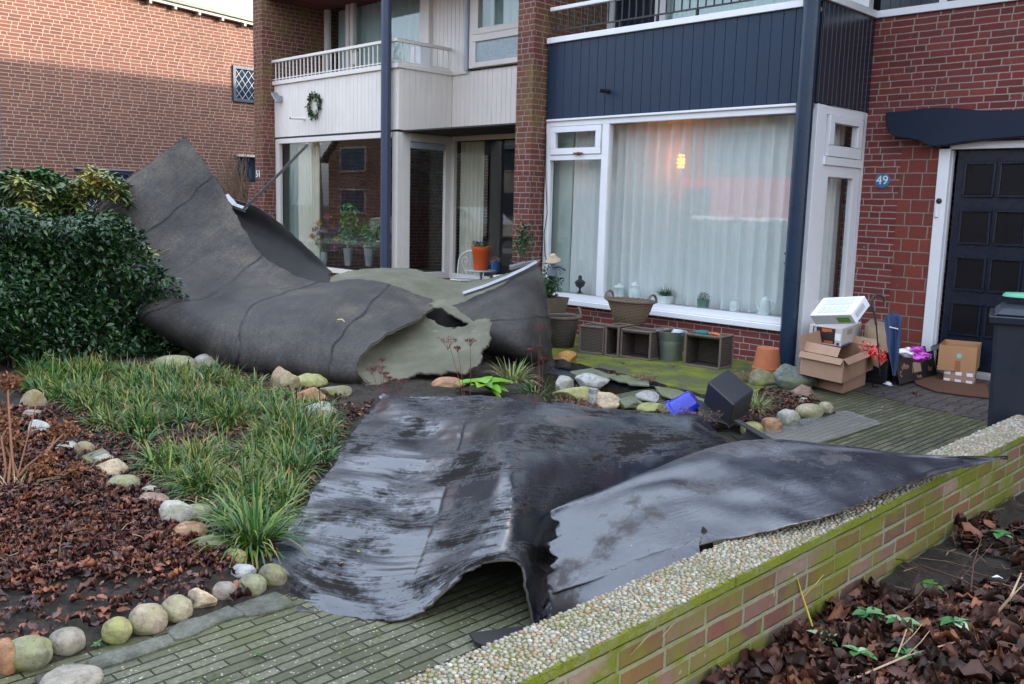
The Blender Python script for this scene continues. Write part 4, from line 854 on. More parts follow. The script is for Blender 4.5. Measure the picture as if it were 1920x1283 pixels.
# pebbles pressed in the coping
def blob(n=1,seed=0,rough=.2,flat=.75):
    bm=bmesh.new(); bmesh.ops.create_icosphere(bm,subdivisions=n,radius=1); V=np.array([v.co[:] for v in bm.verts]); F=np.array([[v.index for v in f.verts] for f in bm.faces]); bm.free()
    V=V*(1+rough*vn(V,1.1,seed))[:,None]; V[:,2]*=flat; return V,F
def pebbles(n,y0,y1,r0,r1):
    px=rng.uniform(-1.652,-1.461,n); py=rng.uniform(y0,y1,n); r=rng.uniform(r0,r1,n)*rng.choice([.7,1,1,1.3],n); keep=np.ones(n,bool)
    cell={}; 
    for i in np.argsort(-r):
        k=(int(px[i]/.012),int(py[i]/.012)); ok=True
        for a in (-1,0,1):
            for c_ in (-1,0,1):
                for j in cell.get((k[0]+a,k[1]+c_),()):
                    if (px[i]-px[j])**2+(py[i]-py[j])**2<((r[i]+r[j])*.78)**2: ok=False;break
                if not ok:break
            if not ok:break
        if ok: cell.setdefault(k,[]).append(i)
        else: keep[i]=False
    px,py,r=px[keep],py[keep],r[keep]; n=len(px)
    pos=np.stack([px,py,.3405+r*.12+rng.uniform(-.001,.001,n)],-1); return pos,r
t=NT('mixed_pebbles'); rn=t.att('rnd'); P=t.geo()
c=t.ramp(rn,[(0,(.50,.47,.42)),(.16,(.36,.33,.27)),(.28,(.13,.14,.15)),(.38,(.30,.27,.20)),(.50,(.62,.60,.56)),(.62,(.40,.22,.12)),(.70,(.24,.24,.20)),(.82,(.46,.42,.34)),(.92,(.36,.15,.09)),(1,(.55,.50,.42))])
gm=t.ma('MULTIPLY',t.ma('SUBTRACT',t.noise(P,4,4,.7),.45),5,clamp=True); c=t.mix(t.ma('MULTIPLY',gm,.55),c,(.17,.18,.05))
m_peb=t.fin(t.mix(.42,c,(.13,.115,.075)),.42,spec=.4)
ps,rs=[],[]
for (n,y0,y1,r0,r1) in ((34000,.9,3.2,.0038,.0075),(30000,3.2,6.2,.005,.0085),(6000,6.2,9,.007,.010)):
    p,r=pebbles(n,y0,y1,r0,r1); ps.append(p); rs.append(r)
pos=np.vstack(ps); r=np.concatenate(rs); n=len(pos)
o=scatter('pebble_facing',[blob(1,k,.25,.7) for k in range(4)],pos,rots(rng.uniform(0,6.3,n),rng.uniform(-.3,.3,n),rng.uniform(-.3,.3,n)),r,m_peb,gw); o['kind']='stuff'
# ================================================================== STONES
def stonemat(name,c,moss=None,vein=None,rough=.65):
    c=tuple(x*1.0 for x in c); t=NT(name); P=t.obj(); n=t.noise(P,17,6,.75); n2=t.noise(P,7,4)
    cc=t.ramp(n,[(.32,tuple(x*.38 for x in c)),(.47,tuple(x*.85 for x in c)),(.66,tuple(min(1,x*1.35) for x in c))]); cc=t.mix(t.ma('MULTIPLY',t.ma('SUBTRACT',n2,.45),2.4,clamp=True),cc,tuple(x*.8 for x in (c[1],c[1]*.9,c[2]*.8)))
    if vein: cc=t.mix(t.ma('MULTIPLY',t.ma('SUBTRACT',t.noise(t.scl(P,(1,3,9)),6,5,.7,1.2),.52),6,clamp=True),cc,vein)
    if moss: cc=t.mix(t.ma('MULTIPLY',t.ma('SUBTRACT',t.noise(P,6,4,.7),.44),4.5,clamp=True),cc,moss)
    sp=t.ma('GREATER_THAN',t.noise(P,90,2),.70); cc=t.mix(t.ma('MULTIPLY',sp,.5),cc,(.03,.03,.025))
    return t.fin(cc,rough,t.bump(t.noise(P,45,5,.7),.8,.008),spec=.35)
MO=(.15,.17,.02)
SM=dict(gg=stonemat('grey_green_stone',(.23,.23,.15),(.20,.21,.06)),gb=stonemat('grey_beige_stone',(.27,.24,.19)),yg=stonemat('yellow_green_stone',(.30,.29,.13),(.26,.27,.07)),
 tp=stonemat('tan_pink_stone',(.36,.29,.21),(.24,.24,.10)),ye=stonemat('yellowish_tan_stone',(.36,.31,.21),(.22,.22,.09)),wo=stonemat('cream_orange_stone',(.50,.40,.27),None,(.30,.15,.07)),
 bg=stonemat('brown_grey_stone',(.26,.22,.18)),lg=stonemat('light_grey_stone',(.36,.36,.34)),ob=stonemat('orange_brown_stone',(.34,.17,.09),None,(.42,.30,.2)),wh=stonemat('white_grey_stone',(.37,.355,.31),(.24,.24,.15),(.17,.165,.14)),
 rb=stonemat('reddish_brown_stone',(.25,.15,.11),None,(.32,.27,.22)),dk=stonemat('dark_grey_stone',(.13,.14,.12),(.20,.20,.06)),mo=stonemat('mossy_stone',(.20,.18,.12),MO),am=stonemat('amber_stone',(.45,.22,.045),None,(.12,.06,.02),.45),
 tb=stonemat('tan_brown_stone',(.29,.22,.14),(.20,.19,.07)),sl=stonemat('green_grey_slate',(.15,.165,.12),(.13,.15,.05)),sd=stonemat('slate_grey_rock',(.14,.155,.14),(.10,.12,.05),None,.6))
def ico(n):
    bm=bmesh.new(); bmesh.ops.create_icosphere(bm,subdivisions=n,radius=1); V=np.array([v.co[:] for v in bm.verts]); F=[[v.index for v in f.verts] for f in bm.faces]; bm.free(); return V,F
ICO=ico(4)
def stone(px,py,w,h,mat,label,kind='r',group=None,z0=0.,dz=1.,name='stone',cat='stone'):
    foot=G(px,py+h*.32,z0); d=float(np.dot(foot-CAM,_f)); W=w*d/FP; H=h*d/FP; seed=int(px*7+py*3)
    V,F=ICO; V=V.copy()
    if kind=='r': # river stone
        V*=(1+.17*vn(V,.9,seed)+.075*vn(V,2.2,seed+1)+.02*vn(V,6,seed+2))[:,None]; e=.86; V=np.sign(V)*np.abs(V)**e
    else:
        q=V.copy()
        for k in range(9):
            nn=np.array([_h(np.array(seed),np.array(k),np.array(a),5)*2-1 for a in range(3)]).ravel(); nn/=np.linalg.norm(nn)+1e-9; cut=.52+.30*float(_h(np.array(seed),np.array(k),np.array(7),5))
            dd=np.maximum(q@nn-cut,0); q=q-dd[:,None]*nn*.92
        V=q*(1+.07*vn(q,2.2,seed)+.035*vn(q,6,seed+1))[:,None]*1.22
    yaw=HD+R_((seed*37)%30-15)
    sx,sy,sz=W*.5,W*.42,H*.54*dz
    V=V*np.array([sx,sy,sz]); ca,sa=math.cos(yaw),math.sin(yaw); V=np.stack([V[:,0]*ca-V[:,1]*sa,V[:,0]*sa+V[:,1]*ca,V[:,2]],-1)
    c=foot+np.array([-.70,.70,0])*sy*.5
    off=(c[0],c[1],z0-sz*.12); V[:,2]+=sz*.80
    me=bpy.data.meshes.new(name); me.from_pydata([tuple(v) for v in V],[],F); me.polygons.foreach_set('use_smooth',[True]*len(F))
    o=link(name,me,SM[mat],None); o.location=tuple(map(float,off)); OFF[o.name]=tuple(off); tag(o,label,cat,group or 'stones edging the flower beds'); return o
ST=[(8,1243,40,66,'ob','sliver of tan stone cut off by the left edge, beside the large oval','r'),
(45,1236,86,58,'gg','largest grey green oval stone in the bottom left corner of the border','r'),
(120,1288,110,30,'gb','grey beige stone half cut off by the bottom edge, near the left corner','r'),
(121,1210,63,48,'gb','smooth grey beige stone just right of the large corner oval','r'),
(214,1190,53,50,'yg','round yellow green stone touching the left side of the tan pink stone','r'),
(273,1170,64,54,'tp','tan stone with a pinkish face, between the yellow green and cream round stones','r'),
(327,1149,56,46,'ye','cream round stone with a grey cap, right of the tan pink one','r'),
(374,1131,50,40,'wo','rough cream and orange veined stone in the front row','a'),
(418,1116,45,38,'bg','smooth pinkish grey stone left of the speckled green oval','r'),
(470,1105,52,38,'gg','speckled grey green oval at the right end of the front row','r'),
(452,1079,46,30,'lg','pale grey speckled stone behind the green oval of the front row','r'),
(508,1088,52,44,'mo','olive brown stone partly under the left tip of the black felt','r'),
(437,1052,48,32,'yg','pale yellow green oval below the longest grass tuft','r'),
(390,1034,60,38,'gg','dull green pair shaped stone between the orange oval and the pale yellow one','r'),
(352,1006,66,42,'ob','orange brown oval stone below the white slab','r'),
(320,975,74,50,'wh','pointed white slab stone lying flat in the leaves','a'),
(366,970,58,34,'gg','grey green stone right behind the white slab','r'),
(283,950,62,36,'rb','dark reddish oval stone above the white slab','r'),
(281,926,36,20,'wh','smallest cream white pebble above the reddish oval','r'),
(227,916,60,38,'gg','flat grey green stone resting in brown leaves','r'),
(203,886,54,34,'wo','knobbly cream orange stone in the middle of the leaf bed edge','a'),
(193,868,36,24,'wh','small white lump leaning on the knobbly cream stone','a'),
(180,862,50,30,'dk','dark grey wedge with a yellow green stripe','a'),
(156,848,34,32,'tb','upright tan stone beside the flat white one','r'),
(122,848,44,28,'wh','flat white stone beside the drooping brown flower head','r'),
(64,815,46,36,'lg','grey stone behind the dried hydrangea stems','a'),
(56,762,44,50,'tb','rust tan stone at the left edge behind the dried hydrangea','a'),
(58,790,44,34,'bg','brown grey stone under the rust tan one','r'),
(364,664,70,36,'mo','mossy flat rock wedged beneath the grey felt roll, uppermost by the hedge','a'),
(322,697,86,42,'gg','broad greenish boulder at the foot of the hedge','r'),
(388,692,54,40,'wh','pale rock leaning against the greenish boulder','a'),
(432,718,36,24,'ob','small orange brown rock beneath the felt roll','a'),
(533,724,44,58,'tb','tall pointed brown rock standing on end','a'),
(577,722,54,36,'yg','pale green bumpy rock right of the pointed one','a'),
(580,752,50,44,'ob','orange cream rock above the white veined rock','a'),
(592,780,62,44,'wh','white veined rock nearest the left corner of the black sheet','a'),
(628,742,54,32,'mo','bright yellow green mossy rock by the dark gap','a'),
(838,727,62,28,'ob','orange sandstone rock left of the leafy green plant','r'),
(1060,675,42,26,'am','glossy amber rock at the edge of the mossy strip','a'),
(1056,728,42,32,'wh','white rock with black veins at the left end of the pond','a'),
(1084,746,80,30,'yg','long pale greenish rock behind the steel garden light','a'),
(1132,757,54,28,'wo','orange cream rock just right of the steel garden light','a'),
(1178,761,50,20,'sl','thin green slate wedge between the orange rock and the pond','a'),
(1225,770,50,18,'yg','mossy pale slab at the near edge of the pond','a'),
(1112,722,60,30,'lg','pale grey slab standing in the pond water','a'),
(1216,748,40,20,'lg','small pale slab in the pond left of the blue pot','a'),
(1549,770,28,26,'ye','smooth cream stone at the far right end of the bed border','r'),
(1522,775,50,28,'ye','pale yellow lumpy stone beside the last cream one','r'),
(1478,792,38,36,'wh','white stone with grey veins in the right bed border','a'),
(1447,802,40,28,'ob','orange brown stone left of the white veined one in the right border','r'),
(1411,809,44,26,'yg','olive yellow stone next to the curled felt end','r'),
(1490,714,74,42,'sd','large flat blue grey boulder beside the cardboard boxes','a'),
(1504,742,50,26,'rb','rusty brown flat rock below the blue grey boulder','a'),
(1432,716,46,34,'mo','mossy brown rock under the upturned terracotta pot','a'),
(1507,754,18,14,'wh','little white pebble on the leaves of the right bed','a')]
for s in ST: stone(*s)
# flagstones along the border
fl=[([(310,1186),(350,1160),(435,1128),(465,1148),(400,1172),(318,1200)],'pale worn flagstone below the cream stones'),([(168,1240),(200,1222),(312,1190),(326,1206),(240,1234),(176,1254)],'blue grey flagstone below the yellow green stone'),([(458,1152),(440,1130),(520,1106),(548,1120),(552,1134),(500,1146)],'grey flagstone next to the torn tip of the black sheet'),([(78,1284),(70,1262),(140,1240),(165,1246),(160,1268),(110,1292)],'mossy flagstone near the bottom left corner')]
for q,l in fl:
    b=B(); pp=[G(x,y,.010) for x,y in q]; qq=[]
    for i in range(len(pp)):
        for u in (0,.33,.66): w_=pp[i]*(1-u)+pp[(i+1)%len(pp)]*u; qq.append(w_+np.array([vn(w_[None],9,5)[0],vn(w_[None],9,6)[0],0])*.022)
    b.prism(qq,(0,0,-.05)); solo('flagstone',b,m_slab,l,'flagstone',group='flagstones along the bed',bevel=.006)
# ================================================================== CONTAINERS BY THE WALL
def wicker(name,c=(.16,.12,.095)):
    t=NT(name); P=t.obj(); x,y,z=t.sep(P); rz=t.ma('DIVIDE',z,.016); row=t.ma('FLOOR',rz)
    a=t.ma('ADD',t.ma('MULTIPLY',t.ma('ADD',x,t.ma('MULTIPLY',y,1.)),150),t.ma('MULTIPLY',row,3.1416)); wv=t.ma('SINE',a)
    v=t.ma('ABSOLUTE',t.ma('SINE',t.ma('MULTIPLY',rz,3.1416))); h=t.ma('MULTIPLY',v,t.ma('ADD',.65,t.ma('MULTIPLY',wv,.35)))
    n=t.noise(P,30,4); cc=t.mix(h,tuple(k*.28 for k in c),t.mix(n,c,tuple(k*1.7 for k in c))); return t.fin(cc,.7,t.bump(h,1.,.008),spec=.3)
m_wick=wicker('grey_brown_wicker',(.11,.085,.070)); m_wick2=wicker('tan_wicker',(.25,.17,.11)); m_cane=plain('cane_rods',(.135,.10,.078),.65,.3,30,bump=.4)
CR='wicker crates lying along the brick base'
def crate(px,py,W,H,D,label,yaw=0.,closed=False,base=0.02):
    f=G(px,py,base); t=thing('wicker_crate',label,'crate',f,CR); b=B(); e=.014
    def T(x,y,z): ca,sa=math.cos(yaw),math.sin(yaw); return (f[0]+x*ca-y*sa,f[1]+x*sa+y*ca,base+z)
    def bx(x0,x1,y0,y1,z0,z1,bb):
        c=[T(x,y,z) for z in (z0,z1) for (x,y) in ((x0,y0),(x1,y0),(x1,y1),(x0,y1))]; bb.add(c,[(0,3,2,1),(4,5,6,7),(0,1,5,4),(1,2,6,5),(2,3,7,6),(3,0,4,7)])
    w=W/2; bx(-w,-w+e,0,D,0,H,b); bx(w-e,w,0,D,0,H,b); bx(-w+e,w-e,0,D,0,e,b); bx(-w+e,w-e,0,D,H-e,H,b); bx(-w+e,w-e,D-e,D,e,H-e,b)
    if closed: bx(-w+e,w-e,0,e,e,H-e,b)
    part('woven_side',b,m_wick,t)
    b=B(); r=.011
    for (x0,z0,x1,z1) in ((-w,0,w,0),(-w,H,w,H),(-w,0,-w,H),(w,0,w,H)):
        for y in (0,D): b.tube([T(x0,y,z0+ .008),T((x0+x1)/2,y+.002,(z0+z1)/2+.006),T(x1,y,z1+.008)],r,7)
    for x in (-w,w):
        for z in (0,H): b.tube([T(x,0,z+.008),T(x,D,z+.008)],r,7)
    part('cane_rim',b,m_cane,t,smooth=50); return t
def WD(px0,px1,py,z=0.): return float(np.linalg.norm(G(px1,py,z)-G(px0,py,z)))
crate(1108,663,.27,.27,.27,'leftmost closed wicker crate, right of the round basket',.25,True)
crate(1146,668,.15,.30,.26,'narrow upright wicker crate squeezed left of the open one below the basket',.1)
crate(1190,673,.335,.275,.26,'open wicker crate directly below the large oval basket',.12)
crate(1230,672,.12,.28,.22,'sliver of a wicker crate behind the left rim of the zinc bucket',.05)
crate(1315,689,.37,.30,.26,'open wicker crate carrying the garden tools, right of the zinc bucket',.10)
def basket(px,py,r0,r1,H,label,mat,sx=1.,sy=1.,base=.02,cc=None,hand=.08,ang=.0):
    f=np.array(cc) if cc is not None else G(px,py,base); f=np.array([f[0],f[1],base]); t=thing('wicker_basket',label,'basket',f)
    part('woven_body',B().lathe([(r0*.9,0),(r0,.01),(r0+(r1-r0)*.5,H*.5),(r1,H),(r1-.012,H),(r0+(r1-r0)*.5-.012,H*.5),(r0-.012,.03),(0,.025)],f,30,m=0,sx=sx,sy=sy),mat,t,smooth=50)
    b=B()
    for k in range(2): b.tube([(f[0]+r1*sx*math.cos(a)*1.01,f[1]+r1*sy*math.sin(a)*1.01,f[2]+H-.004+.006*math.sin(a*14+k*3.1)) for a in np.linspace(0,2*math.pi,70)],.011,7)
    part('braided_rim',b,m_cane,t,smooth=50)
    for s_ in (-1,1):
        b=B(); pts=[]
        for k in range(11):
            a=math.pi*k/10; u=math.cos(a)*hand; zz=math.sin(a)*hand*1.25
            cx,cy=f[0]+r1*sx*s_*math.cos(ang),f[1]+r1*sy*s_*math.sin(ang); pts.append((cx-u*math.sin(ang)*1.,cy+u*math.cos(ang),f[2]+H+zz-.01))
        b.tube(pts,.012,7); part('handle',b,m_cane,t,smooth=50)
    return t
basket(1052,650,.135,.185,.33,'round grey wicker basket with hoop handles beside the folded felt',m_wick,ang=R_(60))
bc=G(1188,640,.0); bb=PY(1186,620,7.66); basket(0,0,.17,.285,.265,'large oval tan wicker basket standing on top of the crates',m_wick2,sx=1.,sy=.62,base=.30,cc=(bb[0],7.60,.30),hand=.07,ang=0.)
f=G(1256,677,.02); t=thing('zinc_bucket','plain zinc bucket standing between the open wicker crates','bucket',f)
f=f+np.array([-.05,.08,0]); part('body',B().lathe([(.105,0),(.108,.01),(.125,.14),(.128,.145),(.132,.20),(.137,.205),(.150,.285),(.156,.292),(.150,.294),(.142,.285),(.12,.12),(.10,.02),(0,.018)],(f[0],f[1],.02),32),m_zinc,t,smooth=40)
part('handle',B().tube([(f[0]+.155*math.cos(a),f[1]-.01-.05*math.sin(a),.02+.27-.10*math.sin(a)*0+.0-.02*math.sin(a)) for a in np.linspace(0,math.pi,16)],.004,6),m_grey,t)
cr5=G(1315,689,.02)
t=thing('garden_gloves','teal garden gloves lying on the right open crate','gloves',(cr5[0]-.05,cr5[1]+.1,.34)); b=B()
for k in range(5): b.tube([(cr5[0]-.12+.02*k,cr5[1]+.10,.345),(cr5[0]-.10+.022*k,cr5[1]+.05+.01*k,.352),(cr5[0]-.09+.024*k,cr5[1]+.01,.345)],[.012,.013,.007],7)
part('fingers',b,plain('teal_cloth',(.02,.20,.20),.7),t,smooth=50); part('cuff',B().obox((cr5[0]-.09,cr5[1]+.13,.35),(.09,.07,.02),(0,0,.3)),plain('teal_cuff',(.03,.12,.13),.7),t,bevel=.008)
t=thing('hand_trowel','orange handled hand tool lying on the right open crate','tool',(cr5[0]+.08,cr5[1]+.08,.34))
part('handle',B().tube([(cr5[0]+.04,cr5[1]+.08,.35),(cr5[0]+.10,cr5[1]+.05,.352),(cr5[0]+.17,cr5[1]+.03,.345)],[.012,.017,.012],10),plain('orange_grip',(.50,.13,.03),.4),t,smooth=50)
part('blade',B().obox((cr5[0]-.01,cr5[1]+.10,.347),(.10,.035,.006),(0,0,-.4)),m_grey,t,bevel=.002)
# terracotta pot upside down
f=G(1437,699,.03); t=thing('terracotta_pot','weathered terracotta pot standing upside down at the foot of the brick base','pot',f)
part('body',B().lathe([(.135,0),(.138,.055),(.128,.058),(.10,.235),(.03,.24),(.028,.232),(0,.23)],(f[0],f[1],.03),30),m_terr,t,smooth=40)
# black box tipped over
Pb_,Pr_,Pt_=[Vector(q) for q in (PD(1376,759,6.10),PD(1414,731,6.30),PD(1365,690,6.55))]; Pl_=Pb_+Pt_-Pr_; nb_=(Pr_-Pb_).cross(Pt_-Pr_).normalized()
if nb_.dot(Vector(CAM)-Pb_)<0: nb_=-nb_
t=thing('storage_box','black plastic storage box tipped on its corner beside the pond','box',(Pb_[0],Pb_[1],0)); dn=-nb_*.17
b=B(); c4=[Pb_,Pr_,Pt_,Pl_]; b.add(c4+[p+dn for p in c4],[(0,1,2,3),(0,4,5,1),(1,5,6,2),(2,6,7,3),(3,7,4,0)]); part('box_body',b,m_black,t,bevel=.008)
b=B(); cx_=(Pb_+Pt_)/2; b.prism([p+(p-cx_)*.04+dn*1.02 for p in c4],dn*.08); part('rim',b,m_black,t,bevel=.004)
b=B(); a0,a1=Pl_+dn*1.0,Pb_+dn*1.0; ov=(a1-a0).cross(Vector((0,0,1))).normalized(); 
if ov.dot(Vector(CAM)-a0)<0: ov=-ov
b.prism([a0,a1,a1+ov*.02+Vector((-.14,-.02,.03)),a0+ov*.02+Vector((-.14,-.02,.03))],(0,0,.008)); part('flap',b,m_black,t,bevel=.003)
# blue pot
f=PD(1288,762,6.45); t=thing('blue_pot','bright blue glazed pot lying on its side at the end of the pond','pot',(f[0],f[1],0)); Rp=Vector((-.55,-.35,-.62)).to_track_quat('Z','Y').to_matrix()
m_blue=plain('cobalt_blue',(.008,.02,.36),.16,.15,5,spec=.6); m_blue_l=plain('pale_blue_rim',(.10,.15,.52),.2)
part('body',B().lathe([(.0,-.08),(.075,-.08),(.082,-.07),(.108,.075),(.120,.08),(.120,.10),(.104,.10),(.07,-.05),(0,-.05)],f,28,R=Rp),m_blue,t,smooth=40)
# solar light
f=G(1111,768,.0); t=thing('solar_light','short steel and clear garden light stuck among the pond rocks','light',f); f=(f[0],f[1],0)
zt_=PD(1106,728,float(np.dot(np.array(f)-CAM,_f)))[2]
part('cap',B().lathe([(0,zt_+.004),(.036,zt_),(.037,zt_-.028),(.0,zt_-.03)],f,20),m_alu,t,smooth=40); part('lens',B().lathe([(0,zt_-.03),(.034,zt_-.03),(.030,zt_-.105),(0,zt_-.106)],f,20),plain('clear_ribbed',(.45,.47,.45),.2,.5,80,bump=.8),t,smooth=40)
part('stake',B().lathe([(0,zt_-.105),(.020,zt_-.106),(.020,0),(0,0)],f,14),m_alu,t,smooth=40)
# pond liner rim
q=[G(x,y,.012) for x,y in [(1047,688),(1110,699),(1200,718),(1290,740),(1340,757)]]; b=B()
for i in range(4):
    p,r=Vector(q[i]),Vector(q[i+1]); n_=Vector((-.25,-.35,0)).normalized()
    b.prism([p,r,r+n_*.16-Vector((0,0,.05)),p+n_*.16-Vector((0,0,.05))],(0,0,-.005)); b.prism([p+n_*.02+Vector((0,0,-.012)),r+n_*.02+Vector((0,0,-.012)),r+n_*.05,p+n_*.05],(0,0,.016))
lin=plain('wet_pond_liner',(.03,.034,.04),.25,.3,8,bump=.3,spec=.7); solo('pond_liner',b,lin,'wet black liner edge along the back of the pond','pond liner',bevel=.003)
b=B(); 
for (l) in ([(1068,698),(1110,692),(1150,706),(1130,718),(1090,712)],[(1170,712),(1215,710),(1218,724),(1180,722)],[(1228,726),(1270,732),(1330,754),(1300,760),(1240,742)],[(1120,700),(1180,706),(1210,722),(1160,716)]):
    b.prism([G(x,y-2,.034+random.random()*.01) for x,y in l],(0,0,-.018))
solo('slate_edging',b,SM['sl'],'thin mossy slates overhanging the back edge of the pond','slates',bevel=.004)
# ================================================================== PLANTS
def tubes_np(name,paths,radii,mats,parent=None,n=5,loc=None,rn=None,taper=.4):
    """many thin tubes in one mesh; paths (N,K,3)"""
    P=np.asarray(paths,float); N,K,_=P.shape; T=np.gradient(P,axis=1); T/=np.linalg.norm(T,axis=-1,keepdims=True)+1e-9
    up=np.array([.31,.17,.93]); A=np.cross(T,up); A/=np.linalg.norm(A,axis=-1,keepdims=True)+1e-9; Bq=np.cross(T,A)
    r=np.asarray(radii)[:,None]*np.linspace(1,taper,K)[None]; q=np.arange(n)*2*math.pi/n
    V=P[:,:,None,:]+(A[:,:,None,:]*np.cos(q)[None,None,:,None]+Bq[:,:,None,:]*np.sin(q)[None,None,:,None])*r[:,:,None,None]
    idx=np.arange(N*K*n).reshape(N,K,n); j=np.roll(idx,-1,axis=2); F=np.stack([idx[:,:-1],j[:,:-1],j[:,1:],idx[:,1:]],-1).reshape(-1,4)
    rn=rng.random(N) if rn is None else rn
    return np_mesh(name,V.reshape(-1,3),F,mats,parent,np.repeat(rn,K*n),True,loc)
m_bark=plain('grey_brown_bark',(.10,.07,.05),.85,.3,20); m_twig=plain('dry_twigs',(.17,.11,.07),.8,.3,20); m_redtwig=plain('red_brown_stems',(.14,.045,.035),.75,.3,20)
m_hl=leafmat('dark_hedge_leaf',[(0,(.006,.022,.010)),(.4,(.011,.037,.013)),(.75,(.020,.058,.016)),(.93,(.045,.095,.020)),(1,(.12,.14,.025))],.30,spec=.55)
m_sl2=leafmat('mid_green_leaf',[(0,(.02,.06,.015)),(.5,(.04,.11,.025)),(1,(.09,.18,.03))],.4)
m_pier=leafmat('yellow_whorl_leaf',[(0,(.04,.08,.02)),(.30,(.09,.13,.035)),(.50,(.18,.20,.07)),(.66,(.27,.24,.04)),(.80,(.33,.22,.02)),(.90,(.36,.13,.02)),(1,(.30,.08,.02))],.4)
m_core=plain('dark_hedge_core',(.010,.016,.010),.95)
LB=leafbase(1,.52,.18,.25,3); LB2=leafbase(1,.40,.35,.2,3,.9); LBn=leafbase(1,.26,.3,.15,3)
def shellpts(n,x0,x1,y0,y1,z0,z1,depth=.16):
    c=rng.random((n*3,3)); P=np.array([x0,y0,z0])+c*np.array([x1-x0,y1-y0,z1-z0])
    d=np.minimum.reduce([x1-P[:,0],P[:,1]*0+9,y1-P[:,1],z1-P[:,2]]); pr=np.exp(-(d/depth)**2)+.08
    return P[rng.random(len(P))<pr][:n]
hg=thing('hedge','dense dark glossy clipped hedge at the left edge of the photo','hedge',(-8.7,2.4,0))
P=shellpts(36000,-9.15,-8.12,.6,3.95,.05,1.34)
yend=3.95-.52*np.clip((P[:,2]-.2)/1.1,0,1)**1.2+.12*vn(P,2.2,61); P=P[P[:,1]<yend]
P[:,0]+=.20*vn(P,2.7,62)-.05+.06*vn(P,8,64); P[:,2]+=.12*vn(P,3,63); n=len(P)
scatter('foliage',[LB,LB2],P,rots(rng.uniform(-1.3,1.3,n)+rng.choice([0,0,1.5],n),rng.uniform(-.9,1.0,n),rng.uniform(-1,1,n)),rng.uniform(.038,.074,n),m_hl,hg)
b=B(); b.prism([(-9.0,.5,.12),(-9.0,3.75,.12),(-9.0,3.3,1.2),(-9.0,.5,1.1)],(.46,0,0)); part('light_block_core',b,m_core,hg)  # plain dark core added inside the foliage to block light
pths=[]
for k in range(60):
    y=rng.uniform(1,3.85); x=rng.uniform(-8.5,-8.25); pths.append([(x,y,0),(x+rng.uniform(-.05,.05),y+rng.uniform(-.05,.05),.15),(x-.02,y+rng.uniform(-.1,.1),.32)])
tubes_np('stems',pths,rng.uniform(.006,.014,60),m_bark,hg)
def whorl_shrub(name,label,poly,X0,X1,n,base,mat,lmin,lmax,top=None,nb=26,cat='shrub',bases=(LBn,LB2)):
    t=thing(name,label,cat,base); pts=[]
    p=fillpoly(poly,n)
    for (x,y) in p: pts.append(PX(x,y,random.uniform(X0,X1)))
    pts=np.array(pts); k=10; pos=np.repeat(pts,k,0)+rng.normal(0,.006,(n*k,3)); m=n*k
    yw=np.tile(np.arange(k)*2*math.pi/k,n)+rng.uniform(-.3,.3,m); pit=rng.uniform(-.75,.45,m)
    ht=(pts[:,2]-pts[:,2].min())/(np.ptp(pts[:,2])+1e-6); vv=np.clip(.28+.50*(fbm(pts,3.2,2,71))+.30*(ht-.5),0,1); vv=np.repeat(vv,k)+rng.normal(0,.06,m)
    scatter('foliage',list(bases),pos,rots(yw,pit,rng.uniform(-.4,.4,m)),rng.uniform(lmin,lmax,m),mat,t,rn=np.clip(vv,0,1))
    sel=pts[rng.choice(n,min(n,nb*3),replace=False)]; bs=np.array(base); pa=[]
    for q in sel:
        f=bs+np.array([rng.uniform(-.1,.1),rng.uniform(-.35,.35),0]); mid=f*.45+q*.55+rng.normal(0,.05,3); pa.append([f,f*.75+mid*.25+rng.normal(0,.02,3),mid,(mid+q)/2+rng.normal(0,.03,3),q])
    tubes_np('branches',pa,rng.uniform(.005,.011,len(pa)),m_bark,t); return t
whorl_shrub('garden_shrub','yellow and orange tipped shrub with whorled leaves behind the hedge top',[(0,405),(0,392),(50,385),(15,345),(30,332),(80,352),(110,350),(140,345),(165,318),(170,300),(182,318),(215,330),(243,348),(238,362),(250,378),(246,388),(215,372),(185,368),(160,372),(140,400),(190,400),(232,402),(225,412),(120,412)],-9.75,-9.2,420,(-9.5,2.9,.8),m_pier,.06,.11)
whorl_shrub('garden_shrub','dark green rounded shrub behind the yellow tipped one at the far left',[(0,400),(0,325),(30,320),(60,325),(75,315),(110,330),(150,350),(140,395)],-11.2,-10.4,420,(-10.7,3.3,.6),m_sl2,.06,.10,bases=(LB,LB2))
whorl_shrub('garden_shrub','small yellow green sprig poking out of the right side of the hedge',[(262,470),(272,462),(292,485),(285,495),(265,488)],-8.6,-8.4,14,(-8.7,3.55,1.0),leafmat('lime_leaf',[(0,(.14,.22,.03)),(1,(.32,.38,.08))],.4),.05,.08,nb=4)
# bare twiggy shrub
t=thing('bare_shrub','leafless brown twiggy shrub beside the pier with the number 51','shrub',(-14.9,6.6,0)); pa=[]; 
for k in range(130):
    X=random.uniform(-15.2,-14.4); f=PX(445+random.uniform(-12,14),420,X); tip=PX(random.triangular(398,482,440),random.uniform(282,345),X); m1=f*.5+tip*.5+rng.normal(0,.07,3); pa.append([f,f*.7+m1*.3,m1,tip*.6+m1*.4+rng.normal(0,.05,3),tip])
tubes_np('branches',pa,rng.uniform(.006,.013,130),m_twig,t,taper=.3)
